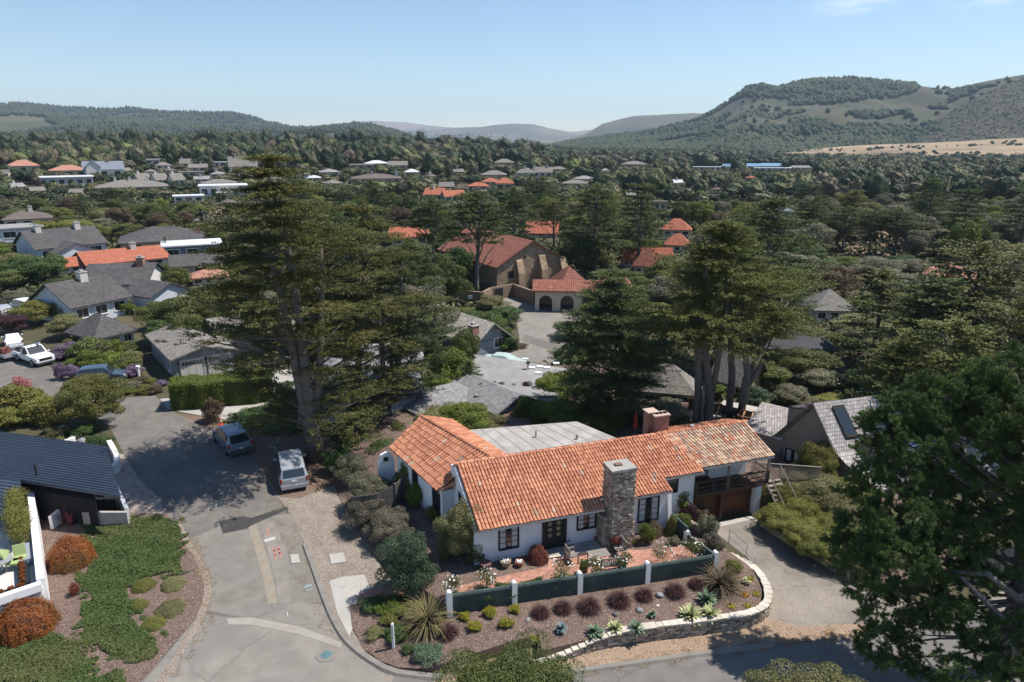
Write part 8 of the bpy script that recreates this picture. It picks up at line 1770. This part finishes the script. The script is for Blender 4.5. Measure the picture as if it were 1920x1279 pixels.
# ---------------------------------------------------------------- hills
from mathutils import noise as mn
def hill(name,prof,yr,y0,zb,m,nx=160,ny=40,rough=.06,xpad=0,shape=1.0,base=None,seed=0,fs=1.0):
    """prof: skyline as (px,py); the ridge stands at distance yr(px), the foot at y0"""
    xs=np.linspace(prof[0][0],prof[-1][0],nx); V=[];F=[]
    for i,px in enumerate(xs):
        py=interp([(a,b_) for a,b_ in prof],px); Yr=yr(px) if callable(yr) else yr; Y0=y0(px) if callable(y0) else y0
        top=AT(px,py,Yr); a=top.x/Yr
        for j in range(ny):
            t=j/(ny-1)*1.25; Y=Y0+(Yr-Y0)*t; tt=min(t,1); zz=zb+(top.z-zb)*(tt**shape*(1.0) if t<=1 else 1-(t-1)*1.6)
            s=Yr*.16*fs; n=mn.noise(Vector((a*Y/s,Y/s,seed)))+.5*mn.noise(Vector((a*Y/s*2.3,Y/s*2.3,seed+3)))+.25*mn.noise(Vector((a*Y/s*5,Y/s*5,seed+7)))
            env=math.sin(min(1,t)*math.pi)**.7 if 0<t<1 else 0
            zz+=n*rough*(top.z-zb)*env*2.4
            V.append((a*Y,Y,zz))
    for i in range(nx-1):
        for j in range(ny-1): F.append((i*ny+j,(i+1)*ny+j,(i+1)*ny+j+1,i*ny+j+1))
    b=MB(); b.add(V,F); o=b.build(name,m,uv=False,smooth=True); tag(o,kind='structure'); return o,np.array(V).reshape(nx,ny,3)
hm1=mat('far_pale_hills',(.26,.20,.15),(.13,.12,.09),scale=.0012,rough=1,contrast=.12,coord='Object'); hm2=mat('far_green_hills',(.09,.085,.06),(.17,.14,.10),scale=.002,rough=1,contrast=.12,c3=(.05,.06,.045),s3=.0015,a3=.8)
hm3=mat('wooded_hills',(.045,.055,.032),(.08,.082,.045),scale=.01,rough=1,c3=(.15,.125,.085),s3=.0022,a3=.55); hm4=mat('scrub_hill',(.088,.078,.046),(.055,.06,.035),scale=.02,detail=12,rough=1,c3=(.045,.055,.032),s3=.008,a3=.9,bump=1,bscale=.08)
hm5=mat('purple_scrub_hill',(.082,.072,.048),(.046,.05,.032),scale=.05,detail=12,rough=1,c3=(.05,.052,.035),s3=.02,a3=.8); field=mat('dry_field',(.25,.18,.11),(.36,.27,.175),scale=.03,detail=10,rough=1,c3=(.17,.13,.08),s3=.012,a3=.9)
hill('far_mountains',[(560,246),(600,238),(640,231),(670,227),(700,226),(730,228),(760,229),(800,235),(830,238),(860,240),(900,238),(950,236),(1000,235),(1030,240),(1070,247),(1110,243),(1180,240),(1240,250)],9500,6500,-60,hm1,nx=150,ny=44,rough=.11,seed=1)
hill('middle_mountains',[(700,262),(770,246),(830,243),(870,239),(905,238),(930,234),(960,232),(1000,233),(1040,243),(1075,251),(1110,256),(1160,262)],7000,5000,-60,hm2,nx=120,ny=36,rough=.10,seed=2)
hill('right_far_hill',[(1020,268),(1060,262),(1100,250),(1130,232),(1160,224),(1190,217),(1220,216),(1260,214),(1300,212),(1330,214),(1400,210),(1500,215)],4200,2900,-40,hm2,nx=110,ny=36,rough=.09,seed=3)
_,LH=hill('left_far_ridge',[(-120,196),(0,198),(30,196),(70,198),(110,203),(160,205),(210,207),(245,204),(300,212),(380,214),(430,215),(465,220),(500,231),(540,236),(600,237),(660,240),(720,250),(790,262)],3300,2000,-20,hm3,nx=190,ny=40,rough=.07,seed=4)
_,LH2=hill('left_near_ridge',[(-120,212),(0,214),(100,220),(200,222),(300,232),(350,238),(420,240),(500,243),(560,240),(620,236),(660,234),(700,236),(740,246),(780,262),(820,272)],2300,1400,-10,hm3,nx=190,ny=36,rough=.08,seed=5)
_,MH=hill('right_hill',[(1020,278),(1080,266),(1140,258),(1200,250),(1240,243),(1280,233),(1310,225),(1335,212),(1352,202),(1372,188),(1400,168),(1425,161),(1460,166),(1490,157),(1520,152),(1560,150),(1600,149),(1650,154),(1700,158),(1735,162),(1760,166),(1800,165),(1830,156),(1870,148),(1920,139),(2000,128),(2100,120)],lambda px:2100-200*smooth(1700,2000,px),lambda px:1150,-12,hm4,nx=300,ny=80,rough=.12,seed=6,shape=1.15)
_,RH=hill('right_scrub_hill',[(1640,262),(1700,250),(1760,222),(1800,200),(1840,178),(1880,160),(1920,146),(2000,132),(2100,120)],1500,1120,-12,hm5,nx=120,ny=40,rough=.06,seed=8)
# dry field sloping up to the foot of the hill
fl=[(1405,296,296),(1440,287,302),(1500,281,304),(1560,276,306),(1620,272,305),(1680,270,304),(1740,268,302),(1800,265,300),(1860,261,300),(1920,258,300),(2020,255,300)]
V=[];F=[]
for i,(px,yt,yb) in enumerate(fl):
    top=AT(px,yt,1240); bot=AT(px,yb+6,820)
    for j in range(9):
        t=j/8; q=bot.lerp(top,t); V.append((q.x,q.y,q.z+4*math.sin(i*1.7+j)*t*(1-t)))
for i in range(len(fl)-1):
    for j in range(8): F.append((i*9+j,(i+1)*9+j,(i+1)*9+j+1,i*9+j+1))
b=MB(); b.add(V,F); tag(b.build('dry_field',field,uv=False,smooth=True),kind='structure')
FV=np.array(V).reshape(len(fl),9,3)
# hill forests: cone-like trees standing on the hill meshes
def hillforest(name,H_,n,hr,m,label,seed,keep,wr=.33):
    r=np.random.default_rng(seed); nx,ny,_=H_.shape; V=[];F=[];k=0;o=0
    while k<n:
        k+=1; u=r.uniform(0,nx-1.001); v=r.uniform(0,(ny-1)*.84); i,j=int(u),int(v); p=H_[i,j]*(1-(u-i))*(1-(v-j))+H_[i+1,j]*(u-i)*(1-(v-j))+H_[i,j+1]*(1-(u-i))*(v-j)+H_[i+1,j+1]*(u-i)*(v-j)
        px,py,d=J(*p)
        if not keep(px,py,r.random(),p,v/(ny-1)/.8): continue
        h=r.uniform(*hr); w_=h*wr*r.uniform(.7,1.4); m_=5; a0=r.uniform(0,6)
        pts=[p+np.array([w_*math.cos(a0+q*6.283/m_)*r.uniform(.8,1.2),w_*math.sin(a0+q*6.283/m_),h*.25*r.uniform(.6,1.2)]) for q in range(m_)]
        pts2=[p+np.array([w_*.62*math.cos(a0+.6+q*6.283/m_),w_*.62*math.sin(a0+.6+q*6.283/m_),h*.68*r.uniform(.85,1.15)]) for q in range(m_)]
        V+=pts+pts2+[p+np.array([r.normal(0,w_*.15),0,h])]+[p+np.array([0,0,-1.])]
        for q in range(m_):
            q2=(q+1)%m_; F+= [(o+q,o+q2,o+m_+q),(o+q2,o+m_+q2,o+m_+q),(o+m_+q,o+m_+q2,o+2*m_),(o+q2,o+q,o+2*m_+1)]
        o+=2*m_+2
    tag(npmesh(name,np.array(V),np.array(F),m,k=3),label,'forest',kind='stuff')
hf=mat('hill_forest_foliage',(.03,.044,.024),(.06,.074,.038),scale=.004,contrast=.15,rough=1,island=.35)
def nz2(p,s,sd): return mn.noise(Vector((p[0]/s,p[1]/s,sd)))
hillforest('hill_forest',LH,15000,(11,20),hf,'dense dark forest covering the far left ridge',1,lambda px,py,r,p,t: nz2(p,350,1)>-.22 or t>.93 and px<480)
hillforest('near_hill_forest',LH2,13000,(9,17),hf,'dark forest on the nearer left ridge',2,lambda px,py,r,p,t: nz2(p,260,2)>-.25 if px<520 else nz2(p,200,2)>.05)
def keepR(px,py,r,p,t):
    n=nz2(p,150,5)
    if 1480<px<1745 and py<212: return py<186+26*n+.06*(1600-px) and px<1725+40*n
    if t>.95 and 1300<px<1450: return r<.75
    if t>.95 and px<1300: return r<.4
    if 1350<px<1520 and py<185+6*n: return r<.55
    if 1480<px<1560 and 190<py<262: return n>-.05
    if py>238 and px<1720: return n>-.25 and r<.9
    if px<1300: return n>.05
    return (n>.2 and r<.85) or r<.02
hillforest('right_hill_forest',MH,26000,(7,14),hf,'dark pine forest and scrub patches on the right hill',3,keepR,wr=.55)
hillforest('hill_scrub',RH,4200,(.8,2.4),mat('scrub_foliage',(.052,.058,.034),(.08,.078,.048),scale=.05,island=.5,rough=1),'low scrub dotted over the far right slope',4,lambda px,py,r,p,t:True,wr=.9)
hillforest('field_scrub',FV,420,(1.5,4.5),hf,'scattered dark bushes on the dry field',7,lambda px,py,r,p,t:nz2(p,90,9)>.05 or t<.2,wr=.9)
# ---------------------------------------------------------------- haze
hb=MB(); hb.box(-9500,9500,-80,12500,-110,620); ho=hb.build('haze',[bpy.data.materials.new('haze_volume')],uv=False)
hmz=ho.data.materials[0]; hmz.use_nodes=True; n_=hmz.node_tree; n_.nodes.clear(); oo=n_.nodes.new('ShaderNodeOutputMaterial'); pv=n_.nodes.new('ShaderNodeVolumePrincipled'); pv.inputs['Color'].default_value=(.62,.80,1.0,1); pv.inputs['Density'].default_value=.00008; pv.inputs['Anisotropy'].default_value=.1
n_.links.new(pv.outputs[0],oo.inputs['Volume']); tag(ho,kind='stuff')
